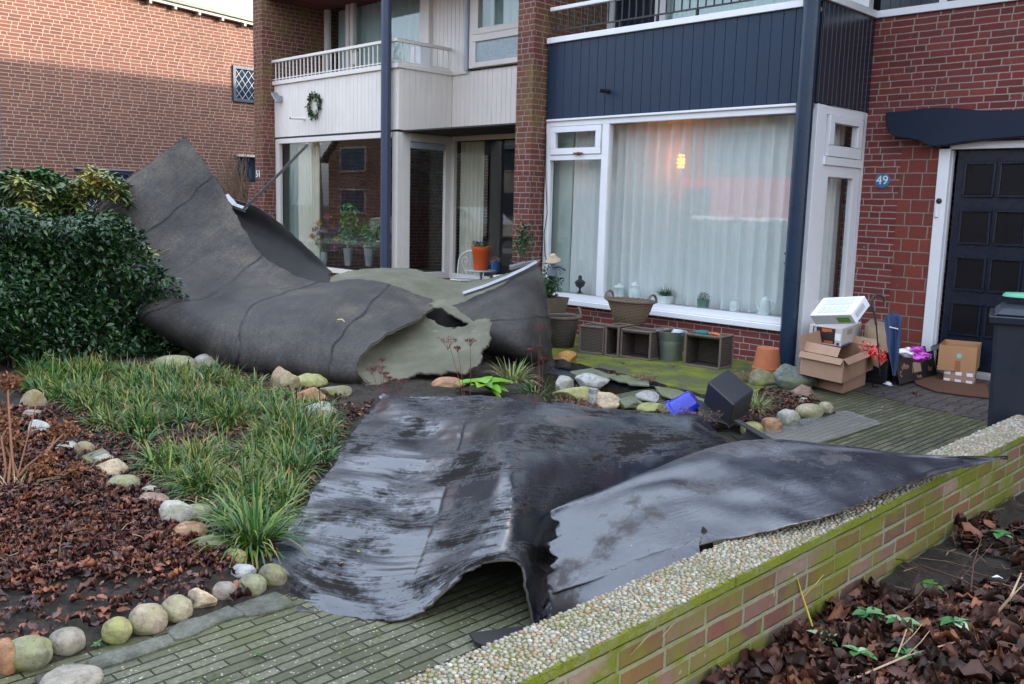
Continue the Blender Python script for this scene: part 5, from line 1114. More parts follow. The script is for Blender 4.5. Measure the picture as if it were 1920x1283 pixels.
# ---- grass
def blades(n_t,centers,per,l0,l1,wd,mat,name,parent=None,spread=.05,droop=1.,loc=None,w1=.5):
    C_=np.repeat(centers,per,0); n=len(C_); a=rng.uniform(0,2*math.pi,n); L=rng.uniform(l0,l1,n)*np.repeat(rng.uniform(.8,1.2,len(centers)),per); lean=np.clip(rng.normal(.85,.36,n),.08,1.45)
    base=C_+np.stack([np.cos(a),np.sin(a),a*0],-1)*(rng.random(n)**.6*spread)[:,None]; K=6; t=np.linspace(0,1,K); d=np.stack([np.cos(a),np.sin(a)],-1)
    th=lean[:,None]*(.35+t[None]*1.9*droop); th=np.minimum(th,2.3); ds=L[:,None]/(K-1)
    hx=np.cumsum(np.sin(th)*ds,1)-np.sin(th[:,:1])*ds; hz=np.cumsum(np.cos(th)*ds,1)-np.cos(th[:,:1])*ds
    tw=rng.normal(0,.25,n); pd=np.stack([-np.sin(a+tw),np.cos(a+tw),a*0],-1)
    M_=base[:,None,:]+np.concatenate([d[:,None,:]*hx[:,:,None],hz[:,:,None]],-1); M_[:,:,2]=np.maximum(M_[:,:,2],.012)
    ww=wd*rng.uniform(.6,1.3,n)[:,None]*np.array([.7,1,1,.85,.55,.08])[None]; V=np.stack([M_-pd[:,None,:]*ww[:,:,None]/2,M_+pd[:,None,:]*ww[:,:,None]/2],2)
    idx=np.arange(n*K*2).reshape(n,K,2); F=np.stack([idx[:,:-1,0],idx[:,:-1,1],idx[:,1:,1],idx[:,1:,0]],-1).reshape(-1,4)
    rn=np.repeat(np.clip(rng.beta(2.2,3.2,n)+np.repeat(rng.normal(0,.13,len(centers)),per),0,1),K*2); tt=np.tile(np.repeat(t,2),n)
    return np_mesh(name,V.reshape(-1,3),F,mat,parent,rn,True,loc,extra={'tip':tt})
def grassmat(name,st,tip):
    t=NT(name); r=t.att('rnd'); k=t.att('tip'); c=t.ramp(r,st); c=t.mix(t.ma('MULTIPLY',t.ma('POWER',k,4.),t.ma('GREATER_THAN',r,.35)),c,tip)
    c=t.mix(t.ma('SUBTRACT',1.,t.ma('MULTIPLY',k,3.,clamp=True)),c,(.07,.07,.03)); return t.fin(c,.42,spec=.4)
m_gr=grassmat('sedge_blades',[(0,(.010,.052,.018)),(.3,(.024,.098,.014)),(.52,(.058,.155,.012)),(.70,(.12,.20,.018)),(.82,(.19,.20,.05)),(.91,(.34,.27,.13)),(.95,(.26,.09,.022)),(1,(.42,.35,.22))],(.26,.14,.045))
GP=[(45,735),(60,715),(150,705),(290,712),(345,715),(420,722),(470,735),(520,752),(570,772),(632,800),(628,838),(598,895),(560,955),(518,1012),(495,1045),(445,1040),(405,985),(385,950),(345,930),(310,905),(285,880),(250,835),(190,815),(150,780),(95,770)]
gp=[G(x,y)[:2] for x,y in GP]; c=fillpoly(gp,1400); c=c[vn(np.column_stack([c,c[:,0]*0]),4.2,66)+.35*rng.normal(0,1,len(c))>-.22][:610]; zz=bedz(c[:,0],c[:,1]); cen=np.column_stack([c,zz])
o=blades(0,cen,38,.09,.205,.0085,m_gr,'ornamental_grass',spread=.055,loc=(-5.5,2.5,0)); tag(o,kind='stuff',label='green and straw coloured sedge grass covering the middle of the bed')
def tuft(px,py,n,l0,l1,label,mat=None,wd=.009,spread=.05,name='grass_tuft',z=.01):
    f=G(px,py,z); t=thing(name,label,'grass tuft',f); blades(0,np.array([f]*3)+rng.normal(0,.02,(3,3))*np.array([1,1,0]),n//3,l0,l1,wd,mat or m_gr,'blades',t,spread); return t
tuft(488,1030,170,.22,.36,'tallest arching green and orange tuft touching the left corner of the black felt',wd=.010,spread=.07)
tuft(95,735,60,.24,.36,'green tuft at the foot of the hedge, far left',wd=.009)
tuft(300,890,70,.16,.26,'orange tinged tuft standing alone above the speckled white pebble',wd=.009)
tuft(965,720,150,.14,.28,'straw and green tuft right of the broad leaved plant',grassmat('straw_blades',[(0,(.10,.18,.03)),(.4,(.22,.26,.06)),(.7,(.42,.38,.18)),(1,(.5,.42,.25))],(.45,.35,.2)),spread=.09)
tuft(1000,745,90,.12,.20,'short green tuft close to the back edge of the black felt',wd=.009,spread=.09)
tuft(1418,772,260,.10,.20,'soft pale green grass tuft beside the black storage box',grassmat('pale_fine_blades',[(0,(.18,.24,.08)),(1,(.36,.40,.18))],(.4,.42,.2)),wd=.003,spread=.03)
# ---- fallen leaves
def litterleaf(c1,c2,seed,w0=.27):
    V=[];F=[];n=6;random.seed(seed); tw=random.uniform(-.5,.5)
    for i in range(n+1):
        t_=i/n; w_=w0*math.sin(math.pi*min(.985,max(.015,t_)))**.8*random.uniform(.7,1.3); z=c1*math.sin(t_*3.1)+random.uniform(-.03,.03); k=tw*(t_-.5)
        V+=[(t_-.5,-w_,z+c2*random.uniform(.4,1.5)-k*w_*2),(t_-.5+random.uniform(-.03,.03),random.uniform(-.03,.03),z),(t_-.5,w_*random.uniform(.7,1.2),z+c2*random.uniform(.4,1.5)+k*w_*2)]
    for i in range(n):
        for j in (0,1): F.append((i*3+j,i*3+3+j,i*3+4+j,i*3+1+j))
    return np.array(V),np.array(F)
LLW=1; LL=[litterleaf(.14,.30,1,.17),litterleaf(.16,.22,2,.22),litterleaf(-.08,.35,3,.14),litterleaf(.05,.30,4,.2),litterleaf(.22,-.25,5),litterleaf(.30,.38,6,.18),litterleaf(-.20,.30,8,.2),litterleaf(.12,.10,9,.34),litterleaf(.1,.5,10,.13),litterleaf(.25,-.1,12,.22)]; random.seed(11)
def litter(name,P,s0,s1,mat,zf,label,stack=.025,tilt=.26):
    n=len(P); z=zf(P[:,0],P[:,1])+rng.random(n)**1.5*stack+.006; pos=np.column_stack([P,z])
    o=scatter(name,LL,pos,rots(rng.uniform(0,6.3,n),rng.normal(0,tilt,n),rng.normal(0,tilt,n)),s0+(s1-s0)*rng.beta(1.6,2.6,n),mat,None,loc=(float(P[:,0].mean()),float(P[:,1].mean()),0)); tag(o,label,kind='stuff'); return o
m_lf=leafmat('wet_brown_leaves',[(0,(.016,.009,.009)),(.25,(.042,.019,.017)),(.48,(.088,.037,.030)),(.70,(.155,.060,.040)),(.88,(.25,.095,.05)),(1,(.36,.16,.06))],.42,spec=.45,nz=30)
m_lf2=leafmat('dark_brown_leaves',[(0,(.013,.008,.007)),(.3,(.036,.018,.014)),(.6,(.080,.036,.026)),(.82,(.15,.062,.038)),(.94,(.27,.11,.045)),(1,(.38,.21,.11))],.5,spec=.35,nz=25)
LP=[(-40,880),(0,800),(40,780),(95,800),(150,880),(200,905),(240,940),(300,960),(350,1010),(395,1050),(450,1062),(440,1078),(380,1078),(250,1088),(150,1102),(60,1112),(-60,1125)]
lp_=fillpoly([G(x,y)[:2] for x,y in LP],7200)
lp2=fillpoly([G(x,y)[:2] for x,y in [(-60,1120),(250,1085),(440,1075),(470,1130),(280,1165),(130,1205),(-60,1235)]],330)
lp3=fillpoly([G(x,y)[:2] for x,y in [(20,740),(100,800),(150,860),(250,925),(300,950),(390,1030),(500,1080),(600,900),(670,790),(640,750),(450,700),(300,690),(100,700)]],5200)
litter('fallen_leaves',np.vstack([lp_,lp2]),.022,.072,m_lf,bedz,'wet reddish brown leaf litter covering the bed in the left foreground')
litter('fallen_leaves',lp3,.03,.05,m_lf,bedz,'brown leaves lying between the sedge tufts',.015)
def rl(poly,n): return fillpoly([G(x,y)[:2] for x,y in poly],n)
q=rl([(1150,1300),(1330,1290),(1480,1180),(1700,1050),(1915,930),(2000,900),(2100,1400),(1150,1450)],9000); q=q[(q[:,0]>-1.44)]
cl=fbm(np.column_stack([q,q[:,0]*0]),2.2,3,81)+.35*np.clip((3.2-q[:,1]),-2,1); soil_=inpoly(q,[G(x,y)[:2] for x,y in [(1640,1075),(1760,1000),(1940,960),(1960,1140),(1840,1150),(1700,1120)]]); q=q[(cl>-.62)&(~soil_|(rng.random(len(q))<.12))]
LL0=LL; LL=[litterleaf(.10,.12,31,.30),litterleaf(.16,.18,32,.26),litterleaf(-.10,.16,33,.30),litterleaf(.08,.22,34,.34),litterleaf(.2,.1,35,.22),litterleaf(.12,.45,36,.16),litterleaf(.25,.3,37,.24),litterleaf(.05,-.12,38,.30)]
litter('fallen_leaves',q,.028,.125,m_lf2,outz,'brown leaf litter outside the pebble topped wall',.04,.33); LL=LL0
q=rl([(1330,800),(1400,760),(1430,735),(1500,745),(1540,762),(1500,775),(1440,790),(1395,815)],700)
litter('fallen_leaves',q,.022,.045,m_lf,lambda x,y:x*0+.02,'brown leaves in the small bed right of the pond',.03)
q=rl([(1050,760),(1080,740),(1130,775),(1250,780),(1300,790),(1150,790)],220); litter('fallen_leaves',q,.02,.035,m_lf,lambda x,y:x*0+.01,'brown leaves between the rocks of the pond edge',.03)
q=rl([(640,770),(700,765),(690,790),(650,800)],60); litter('fallen_leaves',q,.03,.05,m_lf,lambda x,y:x*0+.03,'brown leaves beside the white veined rock',.02)
for i,(x,y,s,l) in enumerate([(1141,703,.05,'brown leaf on the mossy strip above the pond, left one'),(1158,706,.05,'brown leaf on the mossy strip next to the curled pair'),(1150,672,.035,'small brown leaf in front of the narrow wicker crate'),(1168,684,.03,'tiny brown leaf below the open crate on the moss'),(1655,764,.04,'single orange brown leaf on the ribbed path'),(1640,728,.05,'dark leaf by the white scrap near the boxes'),(1655,742,.045,'dark brown leaf on the paving in front of the black crate'),(1715,740,.05,'brown leaf right of the scraps, below the lettered box'),(1262,690,.03,'brown leaf at the foot of the zinc bucket'),(1722,742,.05,'curled brown leaf at the edge of the doormat')]):
    bv,bf=LL[i%5]; f=G(x,y,.03 if x<1400 else .006); R=rots(np.array([i*1.3]),np.array([.1]),np.array([.1]))
    o=scatter('fallen_leaf',[(bv,bf)],np.array([f+np.array([0,0,.006])]),R,np.array([s]),m_lf,None,loc=f); tag(o,l,'leaf',group='single leaves on the paving')
for i,(x,y,z,s_,l) in enumerate([(672,1038,.065,.03,'small yellow green leaf lying on the wet black felt'),(640,1058,.06,.022,'tiny pale pink petal on the wet black felt'),(785,862,.155,.028,'reddish bit of leaf in the hollow of the black felt'),(1090,1010,.27,.018,'tiny dark flake on the felt over the coping')]):
    f=G(x,y,z+.012); bv,bf=LL[i]; o=scatter('fallen_leaf',[(bv,bf)],np.array([f]),rots(np.array([i*1.7]),np.array([.1]),np.array([.1])),np.array([s_]),[leafmat('lime_bit',[(0,(.25,.28,.04)),(1,(.4,.4,.1))],.5),leafmat('pink_bit',[(0,(.35,.18,.13)),(1,(.4,.2,.15))],.5),m_lf,m_lf][i],None,loc=f); tag(o,l,'leaf')
def sticks(poly,n,zf,label,l0,l1):
    P=fillpoly(poly,n); a=rng.uniform(0,6.3,n); L=rng.uniform(l0,l1,n)/2; z=zf(P[:,0],P[:,1])+rng.uniform(.015,.06,n); c=np.column_stack([P,z]); d=np.stack([np.cos(a),np.sin(a),rng.normal(0,.15,n)],-1)*L[:,None]
    o=tubes_np('fallen_twigs',np.stack([c-d,c+rng.normal(0,.006,(n,3)),c+d],1),rng.uniform(.0012,.003,n),leafmat('twig_tone',[(0,(.04,.02,.014)),(.6,(.13,.07,.045)),(1,(.38,.28,.17))],.8),None,5,loc=(float(P[:,0].mean()),float(P[:,1].mean()),0)); tag(o,label,kind='stuff')
sticks([G(x,y)[:2] for x,y in LP],260,bedz,'thin dry twigs lying on the leaves of the left bed',.05,.16)
sticks([G(x,y)[:2] for x,y in [(1180,1290),(1330,1290),(1700,1060),(1915,930),(2000,900),(2100,1400),(1200,1400)]],260,outz,'thin dry twigs lying on the leaves outside the wall',.06,.24)
# ---- hydrangea with dried heads
m_dry=leafmat('dried_petals',[(0,(.09,.04,.022)),(.5,(.19,.085,.045)),(1,(.32,.16,.09))],.7,spec=.2)
m_dst=plain('brown_hydrangea_stem',(.17,.075,.035),.7,.3,25)
def head(t,c,r,n,flat=.75,mat=m_dry,s=.022,name='flower_head'):
    v=rng.normal(0,1,(n,3)); v/=np.linalg.norm(v,axis=1,keepdims=True); v*=(rng.random(n)**.35)[:,None]; pos=np.array(c)+v*np.array([r,r,r*flat])
    return scatter(name,[leafbase(1,.8,.2,.3,2),leafbase(1,.7,-.2,.4,2)],pos,rots(rng.uniform(0,6.3,n),rng.uniform(-1.2,1.2,n),rng.uniform(-1.5,1.5,n)),rng.uniform(.7,1.3,n)*s,mat,t)
hb=G(22,935); hy=thing('dried_hydrangea','dried brown hydrangea with shaggy flower heads at the left edge','plant',hb)
HH=[(14,716,.062,4.9),(18,795,.060,4.85),(-12,770,.07,4.9),(22,826,.05,4.8),(128,806,.050,5.0),(105,812,.04,5.0),(88,862,.045,4.7),(140,878,.035,4.7),(75,880,.035,4.6)]
st=[]
for (x,y,r,d) in HH:
    c=PD(x,y,d); head(hy,c,r,230); f=hb+np.array([rng.uniform(-.06,.06),rng.uniform(-.06,.06),0]); st.append([f,f*.6+c*.4+rng.normal(0,.012,3),f*.25+c*.75+rng.normal(0,.012,3),c])
for (x,y,d) in [(72,742,4.8),(118,905,4.6),(125,912,4.55),(60,890,4.7)]:
    c=PD(x,y,d); st.append([hb,hb*.6+c*.4,hb*.3+c*.7,c])
for k,pt in enumerate(st): tubes_np('stem',[pt],[.0075 if k<9 else .0045],m_dst,hy,n=7,taper=.7)
t=thing('grass_tuft','thin straw stalks at the base of the dried hydrangea','grass tuft',G(60,930)); blades(0,np.array([G(55,935),G(30,940)]),22,.16,.30,.004,plain('straw',(.36,.27,.15),.7),'blades',t,.03)
t=thing('dry_stalk','single pale upright stalk among the leaves in the left foreground','stalk',G(110,1060)); tubes_np('stem',[[G(110,1060),PD(112,1030,3.55),PD(116,1000,3.5)]],[.004],plain('straw2',(.38,.28,.17),.7),t)
# ---- sedum stalks with flat russet heads
m_sed=leafmat('russet_florets',[(0,(.07,.018,.016)),(1,(.20,.055,.045))],.8)
def sedum(heads,fx,fy,d,label):
    f=PD(fx,fy,d); f=np.array([f[0],f[1],0.]); t=thing('dried_sedum',label,'plant',f)
    for (x,y,w_) in heads:
        c=PD(x,y,d); r=w_*d/FP/2; tubes_np('stem',[[f+rng.normal(0,.02,3)*np.array([1,1,0]),f*.5+c*.5+rng.normal(0,.01,3),c]],[.0035],m_redtwig,t)
        sp=[[c-np.array([0,0,r*.9]),c+np.array([math.cos(a)*r*.8,math.sin(a)*r*.8,0])*.5-np.array([0,0,r*.3]),c+np.array([math.cos(a)*r*.8,math.sin(a)*r*.8,0])] for a in np.linspace(0,6.3,8)]; tubes_np('spoke',sp,[.0018]*8,m_redtwig,t,n=4)
        head(t,c,r,70,.22,m_sed,.010)
    return t
sedum([(840,637,42),(882,638,26),(858,652,18)],880,745,6.1,'russet dried flower heads in front of the pale torn flap')
sedum([(1013,611,24),(1010,650,14),(1018,672,20),(995,655,12)],1010,740,6.0,'tall russet dried stalk with a flat head in front of the folded felt end')
sedum([(712,688,30),(697,693,22),(722,700,16),(716,674,12),(728,708,18)],725,752,6.6,'low russet dried stalks at the lower left of the pale flap')
sedum([(757,712,20),(741,712,10)],757,752,6.6,'short pair of russet stalks against the dark gap under the felt')
# ---- broad leaved plant
def rosette(px,py,n,l,label,mat,wd=.42,z=.02,dz=0,name='leafy_plant',cat='plant',lift=.55):
    f=G(px,py,z); f[2]+=dz; t=thing(name,label,cat,f)
    for k in range(n):
        a=k*2.4; bb=leafbase(1,wd,rng.uniform(.25,.6),.14,6,.8); pit=-rng.uniform(.15,lift+.4)*(.5+.5*(k/n))
        scatter('leaf',[bb],np.array([f]),rots(np.array([a]),np.array([pit]),np.array([rng.uniform(-.3,.3)])),np.array([l*rng.uniform(.75,1.15)]),mat,t,rn=np.array([rng.random()]))
    return t
m_prim=leafmat('bright_broad_leaf',[(0,(.05,.17,.015)),(.5,(.11,.28,.02)),(.8,(.20,.34,.03)),(1,(.42,.36,.03))],.38,spec=.5,nz=12)
rosette(905,738,19,.26,'bright green broad leaved rosette behind the black felt',m_prim,.50,z=.05,dz=.06)
rosette(575,722,5,.10,'small pale green leaf rosette behind the pointed rock',m_prim,.5,z=.02)
rosette(235,1035,3,.035,'tiny bright green leaf lying on the brown leaves',m_prim,.7,z=.03)
rosette(660,775,7,.085,'little grey white leaved plant in the dark gap by the sheet corner',leafmat('silver_leaf',[(0,(.35,.40,.34)),(1,(.5,.55,.48))],.6),.3)
rosette(1240,790,6,.09,'pale leaf sprig in front of the blue pot',leafmat('pale_sprig',[(0,(.3,.45,.3)),(1,(.5,.6,.4))],.5),.4,z=.06)
for i,(x,y,l) in enumerate([(182,1208,'tiny green weed beside the yellow green stone'),(147,1151,'tiny green weed on the bare soil above the grey beige stone'),(132,1125,'tiny yellow green weed highest on the bare soil'),(388,1088,'small patch of green weed behind the cream orange stone'),(482,1225,'small green weed growing in a joint of the ribbed path')]): rosette(x,y,7,.022,l,m_sl2,.45,z=.012,name='weed',cat='weed')
# heathers
def heather(px,py,r,n,label,cols=m_redtwig,h=.12):
    f=G(px,py,.01); t=thing('heather',label,'plant',f); pa=[]
    for k in range(n):
        a=rng.uniform(0,6.3); q=rng.random()**.5*r; b0=f+np.array([math.cos(a)*q*.4,math.sin(a)*q*.4,0]); tp=f+np.array([math.cos(a)*q*1.3,math.sin(a)*q*1.3,h*rng.uniform(.5,1.2)]); pa.append([b0,(b0+tp)/2+rng.normal(0,.01,3),tp])
    tubes_np('stems',pa,[.0018]*n,m_twig,t,n=4); tips=np.array([p[2] for p in pa]); ps_=np.repeat(tips,5,0)+rng.normal(0,.012,(len(tips)*5,3)); m=len(ps_)
    scatter('florets',[leafbase(1,.5,.1,.2,2)],ps_,rots(rng.uniform(0,6,m),rng.uniform(-1,1,m),rng.uniform(-1,1,m)),rng.uniform(.008,.016,m),leafmat('heather_tone',[(0,(.10,.075,.05)),(.5,(.20,.11,.09)),(1,(.30,.20,.16))],.8),t)
heather(1330,800,.17,190,'faded brown heather in front of the black storage box')
heather(1300,812,.10,80,'low brown heather close to the felt edge below the blue pot')
heather(1080,775,.13,120,'brown heather around the foot of the steel garden light',h=.10)
heather(1205,718,.09,90,'dry brown tuft on the mossy strip behind the pond',h=.06)
heather(1395,718,.10,90,'grey green dry tuft between the terracotta pot and the storage box',h=.08)
# twigs and ground ivy outside the wall
m_lam=leafmat('variegated_leaf',[(0,(.03,.11,.03)),(.5,(.07,.19,.06)),(.8,(.16,.28,.14)),(1,(.42,.5,.36))],.45)
for i,(x,y,l) in enumerate([(1625,1150,'variegated green leaves nearest the wall, left group'),(1690,1165,'variegated green leaves in the middle of the right bed'),(1790,1165,'variegated green leaves at the right, above the bent twig'),(1700,1225,'lower variegated sprig in the bottom right corner'),(1745,1095,'dark green leaves in the shadowed right bed'),(1875,1000,'small green sprig near the right edge below the wall'),(1610,1222,'tiny green seedling low in the right bed'),(1545,1195,'pair of green leaves close to the yellow stem')]):
    t=rosette(x,y,9 if i<4 else 5,.06,l,m_lam if i!=4 else m_sl2,.75,z=.05,name='ground_cover_plant',cat='plant',lift=.2)
m_pt=plain('pale_twig',(.36,.26,.17),.7,.2,15); m_dt=plain('dark_twig',(.10,.05,.035),.75,.2,15)
for i,(pts,r,mt,l) in enumerate([([(1860,1160,.02),(1895,1120,.12),(1915,1075,.16)],.005,m_pt,'pale bent twig at the right edge of the leaves'),
  ([(1180,1305,.0),(1215,1220,.20),(1220,1150,.34),(1180,1105,.352)],.0045,m_pt,'dry pale vine crossing the wall face and ending on the coping'),([(1220,1195,.25),(1170,1240,.22),(1160,1260,.2)],.003,m_pt,'pale side shoot of the vine on the mossy wall'),
  ([(1530,1195,.0),(1505,1120,.12),(1495,1085,.20)],.0035,plain('yellow_stem',(.42,.36,.04),.5),'thin yellow stem leaning on the brick face'),
  ([(1640,1180,.03),(1700,1140,.05),(1780,1120,.03)],.004,m_dt,'dark thin branch lying over the right leaves'),([(1560,1290,.02),(1700,1230,.06),(1840,1190,.02)],.0035,m_pt,'long straw coloured twig low in the right bed'),
  ([(1820,1110,.03),(1840,1010,.20)],.003,m_dt,'thin dark stem standing in the right bed'),([(1725,1060,.02),(1800,1085,.05),(1915,1150,.03)],.0035,m_dt,'long dark runner crossing the shadowed right bed'),([(1670,1255,.02),(1700,1180,.12)],.003,m_pt,'short pale stalk standing in the lower right'),([(1265,1290,.0),(1262,1180,.22),(1258,1130,.30)],.0035,m_dt,'thin dark creeper stem on the wall below the coping')]):
    P=[G(x,y,z) for x,y,z in pts]; P=[P[0]]+[ (P[k]+P[k+1])/2+rng.normal(0,.006,3) for k in range(len(P)-1)]+[P[-1]] if len(P)<3 else P
    t=thing('twig',l,'twig',P[0]); b=B(); b.tube(P,[r*1.2]+[r]*(len(P)-2)+[r*.5],6); part('stem',b,mt,t,smooth=60)
    if len(P)>2: part('side_shoot',B().tube([P[1],P[1]+np.array([.03,.03,.05]),P[1]+np.array([.04,.07,.08])],[r*.6,r*.5,r*.3],5),mt,t)
b=B(); c=G(1860,1083,.05); b.prism([c,c+np.array([.03,.0,.01]),c+np.array([.035,.02,0]),c+np.array([.01,.025,.005])],(0,0,.003)); solo('paper_scrap',b,m_white,'small white scrap on the leaves near the right edge','litter')
# ---- wreath
wc=PY(589,198,YF-.05); t=thing('wreath','round leafy green wreath hanging on the cream boards','wreath',wc); n=300; a=rng.uniform(0,6.283,n); rr=.150+rng.normal(0,.016,n)
pos=np.stack([wc[0]+np.cos(a)*rr,YF-.055+rng.normal(0,.014,n),wc[2]+np.sin(a)*rr*1.12],-1)
scatter('leaves',[LB,LB2],pos,rots(rng.uniform(0,6.3,n),rng.uniform(-1.5,1.5,n),rng.uniform(-1,1,n)),rng.uniform(.035,.062,n),leafmat('wreath_leaf',[(0,(.015,.05,.02)),(.7,(.03,.09,.025)),(1,(.16,.22,.06))],.5),t)
part('ring',B().tube([(wc[0]+.15*math.cos(q),YF-.05,wc[2]+.168*math.sin(q)) for q in np.linspace(0,6.283,30)],.008,6),m_bark,t)
part('string',B().tube([(wc[0],YF-.05,wc[2]+.17),(wc[0]-.005,YF-.055,3.50)],.0025,5),m_white,t)
# ---- shrubs by the pier
def bush(name,label,c,rad,n,mat,s0,s1,base,cat='shrub',bases=(LB,LB2),nb=14):
    t=thing(name,label,cat,base); v=rng.normal(0,1,(n,3)); v/=np.linalg.norm(v,axis=1,keepdims=True); v*=(rng.random(n)**.45)[:,None]; pos=np.array(c)+v*np.array(rad)*(1+.35*vn(v,1.6,int(n)))[:,None]
    scatter('foliage',list(bases),pos,rots(rng.uniform(0,6.3,n),rng.uniform(-.9,.9,n),rng.uniform(-1,1,n)),rng.uniform(s0,s1,n),mat,t)
    sel=pos[rng.choice(n,nb)]; bs=np.array(base,float); tubes_np('stems',[[bs,bs*.5+q*.5+rng.normal(0,.02,3),q] for q in sel],[.006]*nb,m_bark,t); return t
m_rose=leafmat('rose_leaf',[(0,(.015,.05,.025)),(.5,(.03,.09,.03)),(.85,(.06,.13,.04)),(1,(.16,.10,.05))],.35)
rc=PY(982,455,7.75); bush('rose_bush','leafy dark green rose climbing in front of the middle brick pier',rc+np.array([0,0,.02]),(.15,.12,.24),330,m_rose,.035,.06,(rc[0]+.02,7.72,.45))
rc2=PY(968,500,7.9); bush('rose_bush','lower thin branches with a few lime leaves right of the orange pot',rc2,(.16,.1,.12),60,m_rose,.03,.05,(rc2[0]+.1,7.9,.4),nb=18)
pc2=PY(1028,535,7.55); wp=thing('wooden_planter','tapered grey wooden planter half hidden behind the folded felt','planter',(pc2[0]-.05,7.6,.25))
c=PY(1042,575,7.6); b=B(); z0,z1=c[2]-.12,c[2]+.10
for s in range(4):
    R=lambda x,y:(c[0]-.10+x,c[1]+y); 
    q=[(-.16,-.16),(.16,-.16),(.16,.16),(-.16,.16)]; a_,b_=q[s],q[(s+1)%4]; k=.75; b.add([(*R(a_[0]*k,a_[1]*k),z0),(*R(b_[0]*k,b_[1]*k),z0),(*R(*b_),z1),(*R(*a_),z1),(*R(a_[0]*k*.9,a_[1]*k*.9),z0),(*R(b_[0]*k*.9,b_[1]*k*.9),z0),(*R(b_[0]*.9,b_[1]*.9),z1),(*R(a_[0]*.9,a_[1]*.9),z1)],[(0,1,2,3),(7,6,5,4),(3,2,6,7),(0,4,5,1)])
part('sides',b,plain('weathered_wood',(.13,.10,.075),.8,.3,18,bump=.4),wp); part('soil',B().box(c[0]-.10-.14,c[0]-.10+.14,c[1]-.14,c[1]+.14,z1-.05,z1-.03),m_soil,wp)
part('planter_stand',B().box(c[0]-.22,c[0]+.02,c[1]-.12,c[1]+.12,.0,z0+.002),plain('dark_stand',(.05,.04,.035),.8),wp)
pl2=np.array([c[0]-.12,c[1],z1+.15]); bush('potted_shrub','dark green leafy shrub growing in the wooden planter',pl2,(.17,.16,.21),520,m_rose,.035,.055,(c[0]-.1,c[1],z1-.03))
dc=PY(1037,487,7.5); t=thing('garden_doll','small garden doll with a straw hat sitting on top of the potted shrub','doll',dc)
part('hat',B().lathe([(0,.065),(.035,.06),(.05,.02),(.085,-.005),(.088,-.012),(.045,.0),(.0,.0)],dc,20,R=Euler((.3,.1,0)).to_matrix()),plain('straw_hat',(.45,.36,.24),.8,.3,60,bump=.6),t,smooth=40)
V,F=ico(2); b=B(); b.add([tuple(dc+np.array(v)*.042+np.array([0,0,-.03])) for v in V],F); part('head',b,plain('cloth_face',(.42,.30,.22),.8),t,smooth=60)
part('body',B().lathe([(.0,-.19),(.05,-.18),(.045,-.09),(.02,-.06),(0,-.055)],dc,14),plain('grey_cloth',(.13,.15,.19),.85),t,smooth=50)
part('arm',B().tube([dc+np.array([.02,0,-.08]),PD(1050,500,8.02),PD(1057,505,8.0),PD(1061,507,8.0)],[.016,.014,.012,.010],8),plain('dark_sleeve',(.05,.06,.09),.8),t,smooth=60)
# ---- small table, chairs, orange pot
m_wire=plain('white_wire',(.72,.72,.72),.35)
tc=PY(897,508,8.3); T0=tc[2]; t=thing('round_table','small round grey garden table in the recess of number 51','table',(tc[0],8.35,0))
part('tabletop',B().lathe([(0,T0-.012),(.20,T0-.012),(.21,T0-.004),(.205,T0+.010),(0,T0+.012)],(tc[0],8.35,0),32),plain('grey_laminate',(.32,.33,.36),.4),t,smooth=40)
part('leg',B().tube([(tc[0],8.35,.05),(tc[0],8.35,T0)],.016,10),m_grey,t,smooth=60); part('leg',B().tube([(tc[0]-.05,8.4,.05),(tc[0]-.03,8.37,T0)],.009,8),m_iron,t)
part('foot',B().lathe([(0,.03),(.16,.03),(.15,.05),(0,.06)],(tc[0],8.35,0),24),m_grey,t)
t=thing('flower_pot','orange plastic pot with a rim on the small grey table','pot',(tc[0],8.33,T0+.012)); k=T0+.012; oc=(tc[0]+.01,8.33,k)
H_=PY(897,462,8.30)[2]-k
part('body',B().lathe([(.088,0),(.092,.004),(.118,H_*.80),(.121,H_*.81),(.122,H_*.86),(.130,H_*.87),(.135,H_),(.122,H_),(.11,H_*.9),(0,H_*.9)],oc,32),m_orpl,t,smooth=40)
part('soil',B().lathe([(0,H_*.91),(.115,H_*.91)],oc,20),m_soil,t)
t=thing('pansies','purple pansies with green leaves filling the orange pot','flowers',(oc[0],oc[1],k+H_*.92)); n=90; a=rng.uniform(0,6.3,n); q=rng.random(n)**.5*.115; pos=np.stack([oc[0]+np.cos(a)*q,oc[1]+np.sin(a)*q,k+H_+rng.uniform(-.005,.035,n)],-1)
scatter('foliage',[LB],pos,rots(rng.uniform(0,6.3,n),rng.uniform(-.8,.3,n),rng.uniform(-.5,.5,n)),rng.uniform(.03,.05,n),m_sl2,t)
m_pur=leafmat('violet_petal',[(0,(.05,.012,.20)),(1,(.14,.04,.38))],.6)
for (dx,dy,dz) in [(-.095,-.04,.055),(-.03,-.06,.045),(.0,-.07,.05),(.045,-.05,.048),(.08,-.03,.045),(-.075,.0,.05)]:
    c=np.array([oc[0]+dx,oc[1]+dy,k+H_+dz]); n=10; a=np.arange(n)*2*math.pi/n
    scatter('flower',[leafbase(1,.9,.1,.1,2)],np.repeat(c[None],n,0)+rng.normal(0,.006,(n,3)),rots(a,rng.uniform(-.9,.2,n),a*0),np.full(n,.026),m_pur,t)
